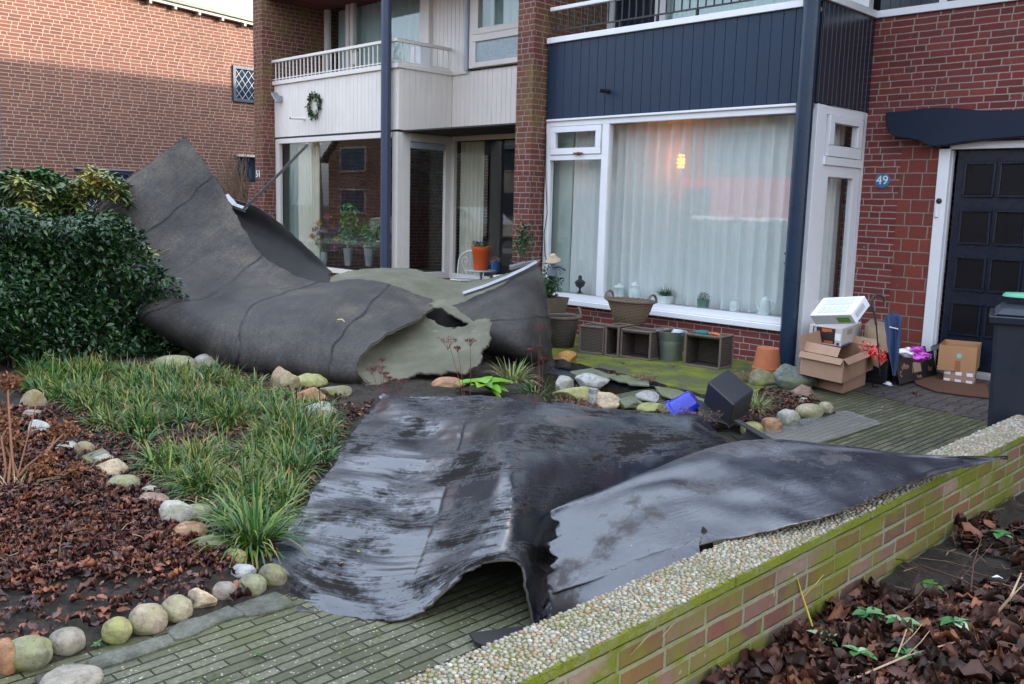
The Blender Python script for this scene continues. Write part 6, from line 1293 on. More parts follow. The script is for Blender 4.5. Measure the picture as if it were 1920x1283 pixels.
def chair(cx,cy,sz,rot,label):
    t=thing('wire_chair',label,'chair',(cx,cy,0),'white wire garden chairs'); ca,sa=math.cos(rot),math.sin(rot)
    def T(x,y,z): return (cx+x*ca-y*sa,cy+x*sa+y*ca,z)
    b=B(); w=.19; pts=[T(-w,0,sz)]+[T(-w-.01,0.01,sz+.12)]+[T(-w*math.cos(a)*1.05,.03,sz+.22+.17*math.sin(a)) for a in np.linspace(0,math.pi,13)]+[T(w+.01,.01,sz+.12),T(w,0,sz)]
    b.tube(pts,.009,7); part('back_frame',b,m_wire,t,smooth=60)
    for s in (-1,1):
        b=B(); sp=[T(s*.03,.01,sz)]+[T(s*(.05+.09*u),.015,sz+.04+.16*u) for u in np.linspace(0,1,5)]+[T(s*(.085+.055*math.cos(a)*(1-a/9)),.02,sz+.25+.055*math.sin(a)*(1-a/9)) for a in np.linspace(0,6.5,20)]
        b.tube(sp,.0065,6); part('scroll',b,m_wire,t,smooth=60)
    b=B(); b.tube([T(.2*math.cos(a),-.2+.2*math.sin(a),sz) for a in np.linspace(0,6.283,26)],.009,7)
    for k in range(-3,4): b.tube([T(k*.05,-.2-math.sqrt(max(0,.04-(k*.05)**2)),sz),T(k*.05,-.2+math.sqrt(max(0,.04-(k*.05)**2)),sz)],.0045,5)
    part('seat',b,m_wire,t)
    for (x,y) in ((-.15,-.03),(.15,-.03),(-.13,-.36),(.13,-.36)): part('leg',B().tube([T(x,y,sz),T(x*1.15,y*1.1,.0)],.008,6),m_wire,t)
c=PY(878,525,8.62); chair(c[0],8.66,c[2]+.02,R_(25),'white wire scroll back chair left of the orange pot')
c=PY(978,520,8.25); chair(c[0],8.3,c[2]+.0,R_(-55),'white wire chair seen edge on, right of the orange pot')
c=PY(925,495,8.75); t=thing('flower_basket','blue pot of faded purple flowers on the window ledge behind the orange pot','pot',(c[0],8.8,c[2]-.15)); part('pot',B().lathe([(.06,-.10),(.075,.05),(.065,.05),(0,.04)],(c[0],8.8,c[2]-.02),20),plain('blue_glaze',(.04,.12,.28),.3),t,smooth=40); head(t,(c[0],8.8,c[2]+.06),.07,120,.6,leafmat('faded_flowers',[(0,(.12,.06,.12)),(.5,(.25,.16,.12)),(1,(.4,.2,.1))],.7),.018,'flowers')
part('pot_stand',B().box(c[0]-.06,c[0]+.06,8.75,8.87,.0,c[2]-.12),m_iron,t)
# ================================================================== THINGS BEHIND THE GLASS
m_hp=leafmat('house_plant_leaf',[(0,(.03,.10,.03)),(.6,(.07,.19,.05)),(1,(.20,.33,.08))],.4)
def window_pot(px,py,Y,r0,r1,H,mat,label,name='planter',cat='planter',sx=1.):
    f=PY(px,py,Y); t=thing(name,label,cat,f); part('pot',B().lathe([(r0,0),(r0+(r1-r0)*.5,H*.45),(r1,H),(r1-.012,H),(r0*.9,.03),(0,.03)],f,28),mat,t,smooth=40); return t,f
t,f=window_pot(653,498,8.27,.052,.078,.27,m_zinc,'left tall zinc planter on the window sill of number 51'); 
c=PY(652,425,8.27); bush('house_plant','taller bushy dark green house plant in the left zinc planter',(c[0],8.30,c[2]+.03),(.20,.05,.31),1300,m_hp,.06,.10,(f[0],f[1],f[2]+.27))
t,f=window_pot(692,499,8.27,.052,.082,.27,m_zinc,'right tall zinc planter beside the slate blue post'); c=PY(694,440,8.27); bush('house_plant','shorter house plant with lime tipped leaves in the right zinc planter',(c[0],8.29,c[2]),(.21,.05,.22),1000,m_hp,.055,.095,(f[0],f[1],f[2]+.27))
f=PY(608,498,8.26); t=thing('glass_vase','clear glass vase on the window sill near the curtain','vase',f); part('vessel',B().lathe([(.045,0),(.06,.10),(.055,.20),(.05,.22),(.045,.2),(.05,.1),(0,.01)],f,20),plain('vase_glass',(.20,.26,.24),.1,.2,6),t,smooth=40)
t=thing('bouquet','colourful mixed bouquet in the glass vase behind the dark window','flowers',f+np.array([0,0,.2])); 
sts=[]
for i,(x,y,r,c3,n) in enumerate([(597,418,.05,(.65,.33,.01),30),(585,443,.035,(.55,.16,.05),30),(590,430,.035,(.35,.02,.12),30),(614,408,.045,(.50,.10,.06),40),(622,425,.04,(.38,.05,.07),30),(632,430,.045,(.05,.05,.25),40),(608,432,.045,(.42,.28,.38),30),(598,438,.03,(.12,.08,.38),25),(630,448,.04,(.60,.45,.01),35),(628,467,.035,(.42,.10,.25),30),(615,450,.06,(.06,.16,.03),60),(600,455,.06,(.07,.14,.03),60)]):
    c=PY(x,y,8.24); head(t,c,r*1.35,int(n*1.8),.9,leafmat('bloom_%d'%i,[(0,tuple(k*.6 for k in c3)),(1,c3)],.6),.022,'bloom'); sts.append([f+np.array([0,0,.15]),(f+np.array([0,0,.15])+c)/2,c])
tubes_np('stems',sts,[.003]*len(sts),m_sl2,t)
f=PY(716,452,8.25); t=thing('orchid_pot','small dark pot with a green plant on a stand by the slate blue post','pot',f); part('pot',B().lathe([(.035,0),(.045,.08),(.04,.08),(0,.07)],f,16),m_iron,t,smooth=40); head(t,f+np.array([0,0,.11]),.05,40,1.3,m_sl2,.04,'leaves'); part('stand',B().lathe([(.08,-.01),(.08,0),(.0,0)],f,16).tube([f,(f[0],f[1],.45)],.008,6),m_white,t)
# window sill of 49
YO=8.225
def sill(px,prof,mat,label,name,cat,h=None,rz=1.,parts=None,R=None):
    f=PY(px,0,YO); z0=.487; f=np.array([f[0],YO,z0]); 
    # keep the pixel column true at sill height
    for _ in range(3):
        v=np.array([f[0],YO,z0+.05])-CAM; xx=960+FP*np.dot(v,_r2)/np.dot(v,_f); f[0]+=(px-xx)*np.dot(v,_f)/FP/_r2[0]
    t=thing(name,label,cat,f); part('body',B().lathe([(r,z*rz) for r,z in prof],f,24),mat,t,smooth=45); return t,f
m_por=plain('white_porcelain',(.62,.70,.68),.18,.06,8,spec=.6)
t,f=sill(1087,[(.05,0),(.052,.012),(.03,.02),(.012,.05),(.014,.075),(.05,.10),(.062,.135),(.065,.15),(.045,.165),(.02,.185),(.025,.205),(.018,.225),(0,.23)],m_iron,'dark cast iron oil lamp on the window sill behind the leftmost small pane','oil_lamp','lamp')
part('glass_chimney',B().lathe([(.018,.22),(.035,.28),(.022,.34),(.015,.42),(.012,.42),(.018,.34),(.03,.28),(.014,.22)],f,16),m_glass,t,smooth=40)
sill(1160,[(.062,0),(.066,.01),(.066,.13),(.07,.135),(.05,.155),(.015,.165),(.012,.18),(0,.185)],m_por,'straight sided white lidded jar, first on the sill right of the mullion','lidded_jar','jar')
sill(1189,[(.045,0),(.05,.01),(.072,.06),(.06,.12),(.048,.16),(.052,.17),(.035,.195),(.012,.205),(.012,.22),(0,.225)],m_por,'taller white jar with a knob on its lid behind the big oval basket','lidded_jar','jar')
t,f=sill(1247,[(.075,0),(.082,.012),(.088,.09),(.078,.095),(0,.09)],m_por,'white bowl planter with grass green leaves on the sill','planter','planter'); n=150; a=rng.uniform(0,6.3,n)
t2=thing('house_plant','bright green fine leaved plant in the white bowl','plant',f+np.array([0,0,.09])); blades(0,np.array([f+np.array([0,0,.09])]),150,.07,.13,.006,m_sl2,'foliage',t2,.07,.8)
t,f=sill(1318,[(.052,0),(.056,.01),(.068,.10),(.06,.10),(0,.09)],plain('sage_pot',(.12,.20,.17),.4),'sage green pot with a small grey green bush on the sill','planter','planter'); t2=thing('house_plant','grey green thyme like bush in the sage pot','plant',f+np.array([0,0,.09])); n=260; v=rng.normal(0,1,(n,3)); v/=np.linalg.norm(v,axis=1,keepdims=True)
scatter('foliage',[LBn],f+np.array([0,0,.115])+v*np.array([.075,.05,.055])*(rng.random(n)**.4)[:,None],rots(rng.uniform(0,6,n),rng.uniform(-1.4,0,n),rng.uniform(-1,1,n)),np.full(n,.022),leafmat('thyme',[(0,(.06,.09,.05)),(1,(.16,.20,.10))],.6),t2)
sill(1377,[(.035,0),(.04,.008),(.056,.05),(.05,.10),(.04,.125),(.046,.14),(.04,.14),(0,.13)],m_por,'small bulbous white jug right of the sage pot','jug','jug')
t,f=sill(1433,[(.062,0),(.065,.01),(.045,.15),(.04,.165),(.028,.18),(.01,.19),(.008,.20),(0,.205)],m_por,'tall white enamel coffee pot with a long spout on the sill','coffee_pot','coffee pot')
part('spout',B().tube([f+np.array([-.055,0,.04]),f+np.array([-.085,0,.08]),f+np.array([-.10,0,.14]),f+np.array([-.115,0,.165])],[.014,.011,.008,.007],8),m_por,t,smooth=60)
part('handle',B().tube([f+np.array([.04,0,.16])]+[f+np.array([.045+.06*math.sin(a),0,.105+.055*math.cos(a)]) for a in np.linspace(.2,2.9,8)],.006,7),m_por,t,smooth=60)
t,f=sill(1476,[(.03,0),(.035,.01),(.035,.12),(.018,.20),(.018,.26),(.014,.26),(.014,.2),(0,.02)],m_glassd,'tall clear vase at the right end of the sill','glass_vase','vase')
t=thing('eucalyptus_branch','eucalyptus branch with round grey green leaves in the tall clear vase','branch',f+np.array([0,0,.25])); part('stem',B().tube([f+np.array([0,0,.05]),f+np.array([.01,0,.35]),f+np.array([-.005,0,.52]),f+np.array([.03,0,.64])],.003,6),m_twig,t); n=46
pos=f+np.array([.01,0,.50])+rng.normal(0,1,(n,3))*np.array([.045,.008,.075]); scatter('leaves',[leafbase(1,1.,.1,.1,3)],pos,rots(rng.uniform(0,6.3,n),rng.uniform(-1.5,1.5,n),rng.uniform(-1,1,n)),rng.uniform(.025,.042,n),leafmat('eucalyptus',[(0,(.03,.10,.07)),(1,(.08,.20,.14))],.5),t)
sill(1484,[(.0,0),(.032,.01),(.036,.05),(.024,.08),(.0,.09)],plain('green_glass_ball',(.01,.14,.05),.08,.2,4),'green glass ornament at the far right of the sill','ornament','ornament')
# ================================================================== BOXES BY THE DOOR
m_card=plain('brown_cardboard',(.36,.22,.145),.8,.12,14,bump=.15); m_card2=plain('dull_cardboard',(.27,.185,.125),.8,.18,12,bump=.15); m_cardo=plain('orange_cardboard',(.40,.20,.095),.75,.10,10); m_cardi=plain('cardboard_inside',(.22,.14,.09),.85)
m_wbox=plain('white_printed_card',(.66,.67,.70),.42,.05,8); m_wbox2=plain('off_white_card',(.50,.47,.43),.5,.08,8); m_dkp=plain('dark_print',(.05,.012,.02),.45); m_oranget=plain('orange_print',(.45,.11,.03),.5); m_blk=plain('black_print',(.02,.02,.022),.4)
m_pp=plain('pale_print',(.52,.54,.60),.4,.04,8); m_tape=plain('clear_tape',(.36,.26,.17),.2,.2,10,spec=.7)
def cuboid(P1,P2,P3,z0,H,tilt=None):
    """corner frame: P1-P2 front-left face, P2-P3 right face"""
    p1,p2,p3=[Vector((p[0],p[1],z0)) for p in (P1,P2,P3)]; p4=p1+p3-p2; up=Vector((0,0,H)) if tilt is None else Vector(tilt).normalized()*H
    return [p1,p2,p3,p4],up
def quadwall(b,a,c,up,th,m=0):
    n=(c-a).cross(up).normalized()*th; b.prism([a,c,c+up,a+up],n*-1,m)
def carton(name,label,px,z0,H,mat,open_=False,flaps=(),lid=True,cat='box',tilt=None,inner=None):
    P=[G(x,y,z0) for x,y in px]; c4,up=cuboid(*P,z0,H,tilt); p1,p2,p3,p4=c4; t=thing(name,label,cat,tuple((p1+p2+p3+p4)/4)); b=B()
    if not open_: 
        b.add(c4+[p+up for p in c4],[(0,3,2,1),(4,5,6,7),(0,1,5,4),(1,2,6,5),(2,3,7,6),(3,0,4,7)]); part('box_body',b,mat,t,bevel=.003)
    else:
        for a,c in ((p1,p2),(p2,p3),(p3,p4),(p4,p1)): quadwall(b,a,c,up,.005)
        b.add(c4,[(0,1,2,3)]); part('box_body',b,mat,t)
        for (k,ang,wd,skew) in flaps:
            a,c=c4[k]+up,c4[(k+1)%4]+up; e=(c-a).normalized(); out=e.cross(Vector((0,0,1))).normalized(); d=(out*math.cos(ang)+Vector((0,0,1))*math.sin(ang))*wd; b2=B()
            b2.prism([a,c,c+d-e*skew,a+d+e*skew],(out*math.sin(ang)*-1+Vector((0,0,1))*math.cos(ang))*.005); part('flap',b2,mat,t)
    return t,c4,up
def on_face(b,a,c,up,u0,u1,v0,v1,off=.0025,m=0,th=.001):
    e=c-a; n=e.cross(up).normalized(); q=[a+e*u+up*v+n*off for u,v in ((u0,v0),(u1,v0),(u1,v1),(u0,v1))]; b.prism(q,n*-th,m)
carton('cardboard_box','crushed brown box at the very bottom of the pile beside the post',[(1531,726),(1580,739),(1622,722)],.004,.125,m_card)
t,c4,up=carton('cardboard_box','wide open brown box with flaps up, carrying the printed boxes',[(1499,701),(1578,719),(1638,692)],.13,.20,m_card,True,[(0,R_(-62),.055,.0),(1,R_(-48),.06,.01),(2,R_(40),.09,.0),(3,R_(75),.13,.01)])
b=B(); a,c=c4[0]+up,c4[1]+up; b.prism([a+(c-a)*.02+Vector((-.02,.05,0)),a+(c-a)*.85+Vector((-.02,.05,0)),a+(c-a)*.85+Vector((-.03,.12,.07)),a+(c-a)*.02+Vector((-.03,.12,.07))],(0,.006,0)); part('flap',b,m_card,t)
t,c4,up=carton('printed_box','off white coffee machine box with a dark red picture panel',[(1516,641),(1577,651),(1613,636)],.335,.165,m_wbox2)
p1,p2,p3,p4=c4; b=B(); on_face(b,p1,p2,up,.12,.80,.10,.93,m=0); on_face(b,p1,p2,up,.80,.97,.32,.70,.0028,2); on_face(b,p1,p2,up,.48,.78,.24,.66,.0036,1); on_face(b,p1,p2,up,.55,.80,.70,.74,.0034,1); on_face(b,p1,p2,up,.44,.52,.38,.60,.0038,1); on_face(b,p1,p2,up,.48,.74,.06+.06,.24,.0034,3); on_face(b,p1,p2,up,.40,.70,.70,.88,.0032,3)
on_face(b,p1,p2,up,.86,.93,.06,.20,.0034,1); on_face(b,p2,p3,up,.25,.5,.55,.85,.0025,4); on_face(b,p2,p3,up,.02,.45,.0,.10,.0025,5)
part('print',b,[m_dkp,m_blk,m_white,m_oranget,plain('grey_print',(.28,.26,.25),.5),plain('blue_print',(.05,.12,.28),.4)],t)
nn=(p2-p1).cross(up).normalized(); e=(p2-p1).normalized(); b=B(); text_into(b,'NESPRESSO',.033,frameM(p1+(p2-p1)*.20+up*.50+nn*.0042,up.normalized(),-e),.0004,bold=.0006); part('lettering',b,m_white,t)
# tilted white box on top
a=PD(1518,592,6.42); bq=PD(1595,590,6.12); top=PD(1530,559,6.55); far=PD(1620,613,6.55)
a,bq,top=Vector(a),Vector(bq),Vector(top); ex=(bq-a); ey=(top-a); ey=ey-ex.normalized()*ey.dot(ex.normalized()); nz=ex.cross(ey).normalized(); dep=-nz*.085
t=thing('printed_box','white printed box tilted on top of the coffee machine box','box',tuple(a)); b=B(); c8=[a,bq,bq+ey,a+ey]; b.add(c8+[p+dep for p in c8],[(0,1,2,3),(7,6,5,4),(0,4,5,1),(1,5,6,2),(2,6,7,3),(3,7,4,0)]); part('box_body',b,m_wbox,t,bevel=.003)
b=B()
for r in range(2):
    for k in range(5): on_face(b,a,bq,ey,.14+k*.145,.26+k*.145,.14+r*.42,.48+r*.42,.002,0)
part('window_print',b,m_pp,t); b=B(); on_face(b,bq,bq+dep,ey,.25,.7,.2,.75,.002); part('side_print',b,plain('grey_print2',(.40,.41,.45),.4),t); b=B(); q0=a+ex*.62+dep*.25-ey.normalized()*.002; q1=a+ex*.92+dep*.25-ey.normalized()*.002; b.prism([q0,q1,q1+dep*.5,q0+dep*.5],-ey.normalized()*.001); part('picture_label',b,plain('green_label',(.18,.35,.05),.4),t)
# right taped boxes
t,c4,up=carton('cardboard_box','taped brown parcel leaning at the right of the pile, under the umbrella hook',[(1618,648),(1664,662),(1672,648)],.30,.20,m_card2,tilt=(.0,.06,1)); b=B(); on_face(b,c4[0],c4[1],up,.15,.95,.05,.95,.002); part('tape',b,m_tape,t)
t,c4,up=carton('cardboard_box','plain brown box beneath the taped parcel, above the red tinsel',[(1606,676),(1648,690),(1662,676)],.20,.12,m_card2)
# black crate
t,c4,up=carton('plastic_crate','black ribbed plastic crate standing by the wall below the tinsel',[(1620,716),(1660,722),(1678,702)],.005,.20,m_black,True); b=B()
for k in range(4): on_face(b,c4[0],c4[1],up,.04,.96,.12+k*.22,.18+k*.22,.006,th=.006); on_face(b,c4[1],c4[2],up,.04,.96,.12+k*.22,.18+k*.22,.006,th=.006)
part('ribs',b,m_black,t)
n=170; f0,f1=PD(1618,648,6.75),PD(1660,672,6.7); s=rng.random(n); pos=f0[None]*(1-s[:,None])+f1[None]*s[:,None]+rng.normal(0,.018,(n,3))
m_red=NT('red_tinsel'); m_red=m_red.fin((.75,.015,.02),.25,metal=.2,spec=.8); o=scatter('tinsel',[leafbase(1,.3,.4,.3,2)],pos,rots(rng.uniform(0,6.3,n),rng.uniform(-1.5,1.5,n),rng.uniform(-1,1,n)),rng.uniform(.02,.045,n),m_red,None,loc=f0); tag(o,'bright red tinsel bulging out of the boxes by the door','tinsel')
# umbrellas
def cane(pts,r,n=8): return B().tube(pts,r,n)
d=7.35; t=thing('umbrella','umbrella with a black crook handle standing behind the taped parcel','umbrella',PD(1650,640,d))
part('crook',cane([PD(1643,610,d),PD(1640,590,d),PD(1635,575,d),PD(1635,562,d),PD(1641,554,d),PD(1650,553,d),PD(1657,558,d),PD(1658,566,d)],[.010,.010,.011,.012,.012,.012,.012,.011]),m_blk,t,smooth=60); part('shaft',cane([PD(1643,609,d),PD(1650,700,d+.1)],.006),m_blk,t)
d=7.2; t=thing('umbrella','folded navy umbrella leaning on the brick between the parcel and the lettered box','umbrella',PD(1680,700,d)); m_nvy=plain('navy_cloth',(.012,.03,.085),.6,.3,20,bump=.3)
b=B(); A,Z=Vector(PD(1676,590,d+.15)),Vector(PD(1676,705,d)); ax=(Z-A); pr=[]
Rm=ax.to_track_quat('Z','Y').to_matrix(); L=ax.length
vs=[];nn_=22
for i,(r_,z_) in enumerate([(.035,.0),(.058,.03),(.052,.12),(.046,.22),(.036,.32),(.022,.42),(.008,L)]):
    for j in range(nn_): q_=2*math.pi*j/nn_; rr=r_*(1.15 if j%2 else .72)*(1+.15*math.sin(j*2.3+i)); vs.append(A+Rm@Vector((rr*math.cos(q_),rr*math.sin(q_)*.8,z_)))
b.add(vs,[(i*nn_+j,i*nn_+(j+1)%nn_,(i+1)*nn_+(j+1)%nn_,(i+1)*nn_+j) for i in range(6) for j in range(nn_)]); part('canopy',b,m_nvy,t); part('strap',B().obox(A+ax*.22+Vector(CAM-np.array(A)).normalized()*.06,(.07,.004,.008),(0,R_(12),HD)),m_white,t); part('tip',cane([A-ax*.06,A+ax*.02],.008),m_blk,t)
# lettered black box
t,c4,up=carton('lettered_box','open black box with copper lettering, full of bright wrapping',[(1687,721),(1757,703),(1752,690)],.02,.235,m_blk,True,[(1,R_(20),.07,.0),(3,R_(65),.09,0.)],tilt=(-.30,.10,1)); p1,p2,p3,p4=c4; nn=(p2-p1).cross(up).normalized(); e=(p2-p1).normalized(); uu=up.normalized(); m_cop2=plain('copper_ink',(.45,.24,.14),.45)
for (tx,s,u,v) in (('offee',.075,.20,.62),('love',.06,.52,.13),('for',.075,.84,.33),('J',.07,.37,.45),('r',.08,.80,.80),('C',.07,.07,.36),('P',.075,.60,.72)):
    b=B(); text_into(b,tx,s,frameM(p1+(p2-p1)*u+up*v+nn*.0015,e,uu),.0004); part('lettering',b,m_cop2,t)
b=B(); on_face(b,p1,p2,up,.40,.60,.30,.70,.0022); part('tape',b,m_tape,t)
for i,(x,y,c3,l) in enumerate([(1722,665,(.45,.04,.40),'magenta foil bag sticking out of the lettered box'),(1703,662,(.55,.52,.54),'white and pink crumpled wrapper at the left of the lettered box'),(1738,670,(.02,.35,.18),'small green wrapper at the right of the lettered box')]):
    V,F=ICO; q=PD(x,y,7.05+.03*i); V2=V*(1+.45*vn(V,1.8,i+90)+.15*vn(V,6,i+95))[:,None]*np.array([.075,.05,.05])*(.8 if i else 1.1)*(.5 if i==2 else 1)
    b=B(); b.add([tuple(q+v) for v in V2],F); tt=NT('foil_%d'%i); solo('wrapper',b,tt.fin(c3,.22,tt.bump(tt.noise(tt.obj(),30,4),.8,.01),metal=.3,spec=.8),l,'wrapper',smooth=70)
# box with a round hole on a striped parcel
t,c4,up=carton('striped_parcel','flat parcel with white and brown stripes on the doormat',[(1768,714),(1826,722),(1830,708)],.012,.10,m_card); p1,p2,p3,p4=c4; b=B()
for k in range(3):
    for v in ((.0,.30),(.68,1.0)): on_face(b,p1,p2,up,.02+k*.36,.22+k*.36,v[0],v[1],.002)
on_face(b,p2,p3,up,.1,.5,.0,.3,.002); part('white_stripes',b,m_white,t)
t,c4,up=carton('cardboard_box','upright orange brown box with a round hole, standing on the striped parcel',[(1757,693),(1828,700),(1836,688)],.115,.235,m_cardo,True,[(0,R_(90),.0,0)]); p1,p2,p3,p4=c4; nn=(p2-p1).cross(up).normalized(); e=(p2-p1); b=B()
cc=p1+e*.55+up*.62+nn*.001; ring=[cc+e.normalized()*.022*math.cos(a)+up.normalized()*.022*math.sin(a) for a in np.linspace(0,2*math.pi,20,endpoint=False)]; b.prism(ring,nn*.001); part('round_hole',b,plain('mint_inside',(.22,.50,.40),.5),t); b=B(); on_face(b,p1,p2,up,.46,.60,.0,.42,.002); part('tape',b,plain('brown_tape',(.30,.13,.06),.3),t)
# doormat, scraps
q=[G(x,y,.006) for x,y in [(1706,708),(1760,700),(1850,722),(1856,748),(1800,742),(1752,735),(1718,722)]]; b=B(); b.prism(q,(0,0,.014)); solo('doormat',b,plain('coir_mat',(.12,.055,.03),.95,.35,60,bump=1.),'brown coir doormat with a curled edge under the parcels','doormat',bevel=.003)
for i,(x,y,l) in enumerate([(1651,714,'larger white paper scrap on the paving by the black crate'),(1664,720,'second white paper scrap beside the larger one')]):
    V,F=ico(3); q=G(x,y,.015); V2=V*(1+.5*vn(V,1.8,i+190))[:,None]*np.array([.045,.03,.018]); b=B(); b.add([tuple(q+v) for v in V2],F); solo('paper_scrap',b,m_white,l,'litter')
# netting on the path
t=NT('pale_netting'); P=t.obj(); x,y,z=t.sep(P); s1=t.ma('GREATER_THAN',t.ma('ABSOLUTE',t.ma('SINE',t.ma('MULTIPLY',t.ma('ADD',x,y),420))),.95); s2=t.ma('GREATER_THAN',t.ma('ABSOLUTE',t.ma('SINE',t.ma('MULTIPLY',t.ma('SUBTRACT',x,y),420))),.95)
t.fin((.30,.29,.27),.8); t.put(t.b.inputs['Alpha'],t.ma('MAXIMUM',s1,s2)); m_net=t.m
q=cp([[(1425,812,.012),(1470,795,.02),(1540,778,.012),(1585,770,.01)],[(1440,832,.012),(1500,812,.03),(1560,795,.012),(1640,788,.01)],[(1490,845,.01),(1530,832,.02),(1600,812,.012),(1650,795,.01)]]); S=grid_interp(q,14,26); S[...,2]+=.006*np.abs(vn(S,9,7)); idx=np.arange(14*26).reshape(14,26); F=np.stack([idx[:-1,:-1],idx[1:,:-1],idx[1:,1:],idx[:-1,1:]],-1).reshape(-1,4)
tag(np_mesh('garden_netting',S.reshape(-1,3),F,m_net,None,loc=(float(S[...,0].mean()),float(S[...,1].mean()),0)),'pale crumpled fine netting lying flat on the path at the end of the stones','netting')
# wheelie bin
bn=thing('wheeled_bin','dark charcoal wheeled bin cut off by the right edge, behind the low wall','bin',(-1.7,6.25,0)); Pb=PD(1848,800,5.75); x0,y0=Pb[0],Pb[1]
# body runs to the right of the camera: axes along the image plane
ry_=ray(1853,700); ey=Vector((ry_[0],ry_[1],0)).normalized(); ex=Vector((ey[1],-ey[0],0)); C0=Vector((PD(1845,800,5.55)[0],PD(1845,800,5.55)[1],0))
def binbody(z,k): 
    w=.46*k; dd=.50*k; o=C0+ex*.23+ey*.25; return [o-ex*w/2-ey*dd/2+Vector((0,0,z)),o+ex*w/2-ey*dd/2+Vector((0,0,z)),o+ex*w/2+ey*dd/2+Vector((0,0,z)),o-ex*w/2+ey*dd/2+Vector((0,0,z))]
zt2=PD(1845,592,5.55)[2]; m_bin=plain('charcoal_plastic',(.013,.017,.028),.38,.12,10,spec=.45); lo,hi=binbody(.04,.90),binbody(zt2,1.02); b=B(); b.add(lo+hi,[(0,3,2,1),(4,5,6,7),(0,1,5,4),(1,2,6,5),(2,3,7,6),(3,0,4,7)]); part('bin_body',b,m_bin,bn,bevel=.02)
h1,h2=binbody(zt2-.035,1.13),binbody(zt2+.012,1.15); b=B(); b.add(h1+h2,[(0,3,2,1),(4,5,6,7),(0,1,5,4),(1,2,6,5),(2,3,7,6),(3,0,4,7)]); part('rim',b,m_bin,bn,bevel=.006)
l1,l2=binbody(zt2+.014,1.06),binbody(zt2+.065,.86); b=B(); b.add(l1+l2,[(0,3,2,1),(4,5,6,7),(0,1,5,4),(1,2,6,5),(2,3,7,6),(3,0,4,7)]); part('lid',b,m_bin,bn,bevel=.012)
for s in (0,1): part('wheel',B().tube([C0+ex*(.05+.36*s)+ey*.47+Vector((0,0,.10)),C0+ex*(.05+.36*s)+ey*.47+ex*.05+Vector((0,0,.10))],.10,20),m_black,bn)
g=PD(1915,553,5.7); solo('green_frisbee',B().lathe([(0,.012),(.09,.010),(.10,.0),(.105,-.012),(.098,-.012),(.09,.0),(0,.004)],g,28),plain('mint_plastic',(.10,.36,.22),.35),'round mint green dish lying on top of the charcoal bin','dish',smooth=45)
# ================================================================== ACROSS THE STREET (mirrored in the panes)
m_ob=plain('far_brick_house',(.075,.050,.040),.9,.2,2); m_plas=plain('pale_render',(.20,.19,.175),.85); m_ofr=plain('far_frames',(.16,.16,.16),.5)
for i,(x0,w_,gab,mt,l) in enumerate([(-46,9,1,m_ob,'gabled brick house across the street, farthest to the left'),(-35,8,0,m_plas,'pale rendered house across the street'),(-25,9,1,m_ob,'brick house with a steep gable across the street'),(-14,9,0,m_ob,'long eaved brick house across the street'),(-3,9,1,m_plas,'pale gabled house across the street, right of the camera')]):
    t=thing('opposite_house',l,'house',(x0+w_/2,-14,0)); H=5.2
    if gab: b=B(); b.prism([(x0,-14,0),(x0+w_,-14,0),(x0+w_,-14,H-1.2),(x0+w_/2,-14,H+2.6),(x0,-14,H-1.2)],(0,-8,0)); part('wall',b,mt,t); b=B(); 
    else: b=B(); b.box(x0,x0+w_,-22,-14,0,H-.8); part('wall',b,mt,t); b=B(); b.prism([(x0-.3,-13.6,H-.9),(x0-.3,-18,H+2.0),(x0-.3,-22.4,H-.9)],(w_+.6,0,0))
    if gab:
        for s in (-1,1): b.prism([(x0+w_/2,-13.7,H+2.75),(x0+w_/2+s*(w_/2+.4),-13.7,H-1.25),(x0+w_/2+s*(w_/2+.4),-13.7,H-1.45),(x0+w_/2,-13.7,H+2.5)],(0,-8.6,0))
    part('roof',b,m_roofc,t)
    for zz in (.9,3.2):
        for k in (0.14,.58):
            wx=x0+w_*k; f_=part('window',B().box(wx,wx+w_*.28,-14.0,-13.93,zz,zz+.1).box(wx,wx+w_*.28,-14,-13.93,zz+1.3,zz+1.4).box(wx,wx+.08,-14,-13.93,zz+.1,zz+1.3).box(wx+w_*.28-.08,wx+w_*.28,-14,-13.93,zz+.1,zz+1.3),m_ofr,t); part('pane',B().box(wx+.08,wx+w_*.28-.08,-13.97,-13.96,zz+.1,zz+1.3),m_ngl,f_)
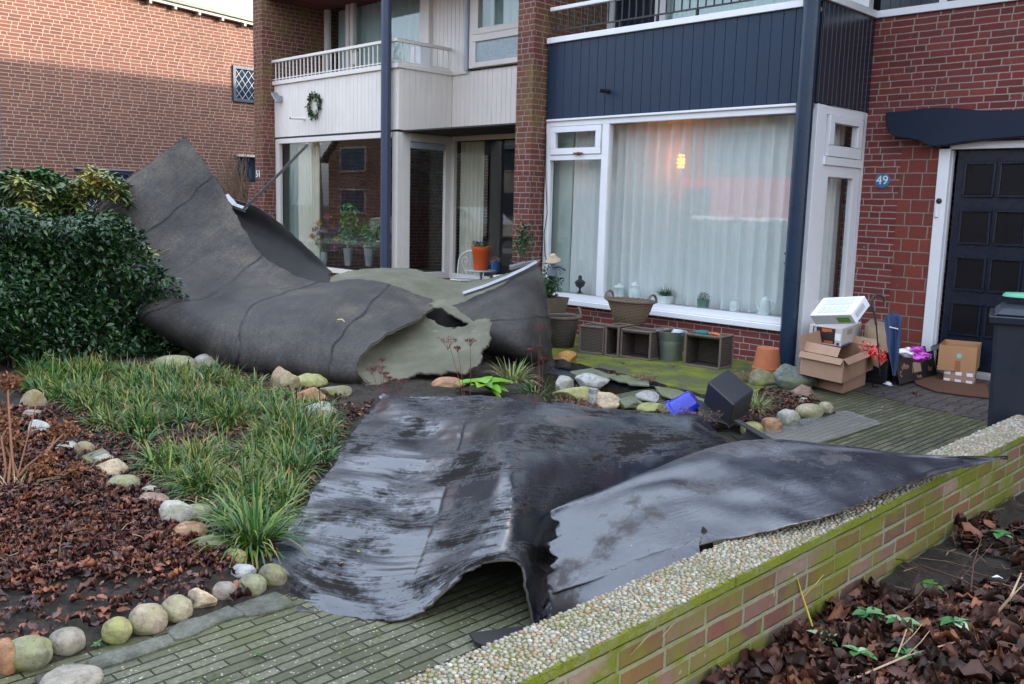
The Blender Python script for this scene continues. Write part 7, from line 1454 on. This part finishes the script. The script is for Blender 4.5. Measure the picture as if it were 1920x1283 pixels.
def bare_tree(x,y,H,label,seed):
    random.seed(seed); t=thing('street_tree',label,'tree',(x,y,0)); paths=[]; rad=[]
    def grow(p,d,L,r,k):
        q=p+d*L*.5+Vector([random.uniform(-.05,.05)*L for _ in range(3)]); e=p+d*L; paths.append([p,q,e]); rad.append(r)
        if k==0: return
        for _ in range(3 if k>2 else 4):
            nd=(d+Vector([random.uniform(-.75,.75),random.uniform(-.75,.75),random.uniform(-.15,.6)])).normalized(); grow(p+d*L*random.uniform(.55,1.),nd,L*random.uniform(.6,.8),r*.58,k-1)
    tr=B(); tr.tube([(x,y,0),(x+.05,y,H*.2),(x,y+.05,H*.4)],[H*.028,H*.022,H*.018],10); part('trunk',tr,m_bark,t,smooth=60)
    grow(Vector((x,y,H*.38)),Vector((0,0,1)),H*.26,H*.016,4); tubes_np('branches',paths,rad,m_bark,t,n=5,taper=.7); return t
bare_tree(-19,-3.6,9,'leafless street tree mirrored in the upper panes',5); bare_tree(-9,-3.4,8.5,'leafless street tree right across from the cream house',9); bare_tree(-31,-3.6,9,'leafless street tree farthest down the street',13)
# vehicles parked by the kerb
def vehicle(cx,cy,L,W,H,mat,label,name,cat,van=False):
    t=thing(name,label,cat,(cx,cy,0)); x0=cx-L/2
    pr=[(0,.35),(0,.85),(.12,.95),(.9,1.0),(1.5,H),(L-1.0,H),(L-.25,.98),(L,.9),(L,.35)] if not van else [(0,.4),(0,1.1),(.5,1.3),(.9,H),(L,H),(L,.4)]
    b=B(); b.prism([(x0+a,cy-W/2,z) for a,z in pr],(0,W,0)); part('body',b,mat,t,bevel=.06)
    gp=[(1.0,1.02),(1.55,H-.07),(L-1.05,H-.07),(L-.45,1.02)] if not van else [(.7,1.3),(1.0,H-.25),(1.9,H-.25),(1.9,1.3)]
    for y in (cy-W/2-.004,cy+W/2+.004): part('side_window',B().prism([(x0+a,y,z) for a,z in gp],(0,.003,0)),m_ngl,t)
    for a in (.8,L-.85):
        for s in (-1,1): wv=part('wheel',B().tube([(x0+a,cy+s*(W/2-.2),.33),(x0+a,cy+s*(W/2+.01),.33)],.33,24),m_black,t,smooth=50); part('rim',B().tube([(x0+a,cy+s*(W/2-.0),.33),(x0+a,cy+s*(W/2+.015),.33)],.2,18),m_alu,wv,smooth=50)
    for s in (-1,1): part('headlight',B().box(x0-.01,x0+.02,cy+s*W*.32-.12,cy+s*W*.32+.12,.65,.8),m_white,t,bevel=.01)
    return t
vehicle(-27,-5.6,4.3,1.75,1.45,plain('silver_paint',(.42,.44,.46),.2,.05,3,metal=.4),'silver hatchback parked across the street','parked_car','car')
vt=vehicle(-13.4,-5.9,4.6,2.2,2.4,plain('fire_red_paint',(.50,.02,.015),.25,.05,3),'red emergency truck with a white stripe, mirrored in the big pane','fire_truck','truck',True)
part('stripe',B().box(-15.6,-11.2,-4.795,-4.79,1.3,1.40),m_white,vt)
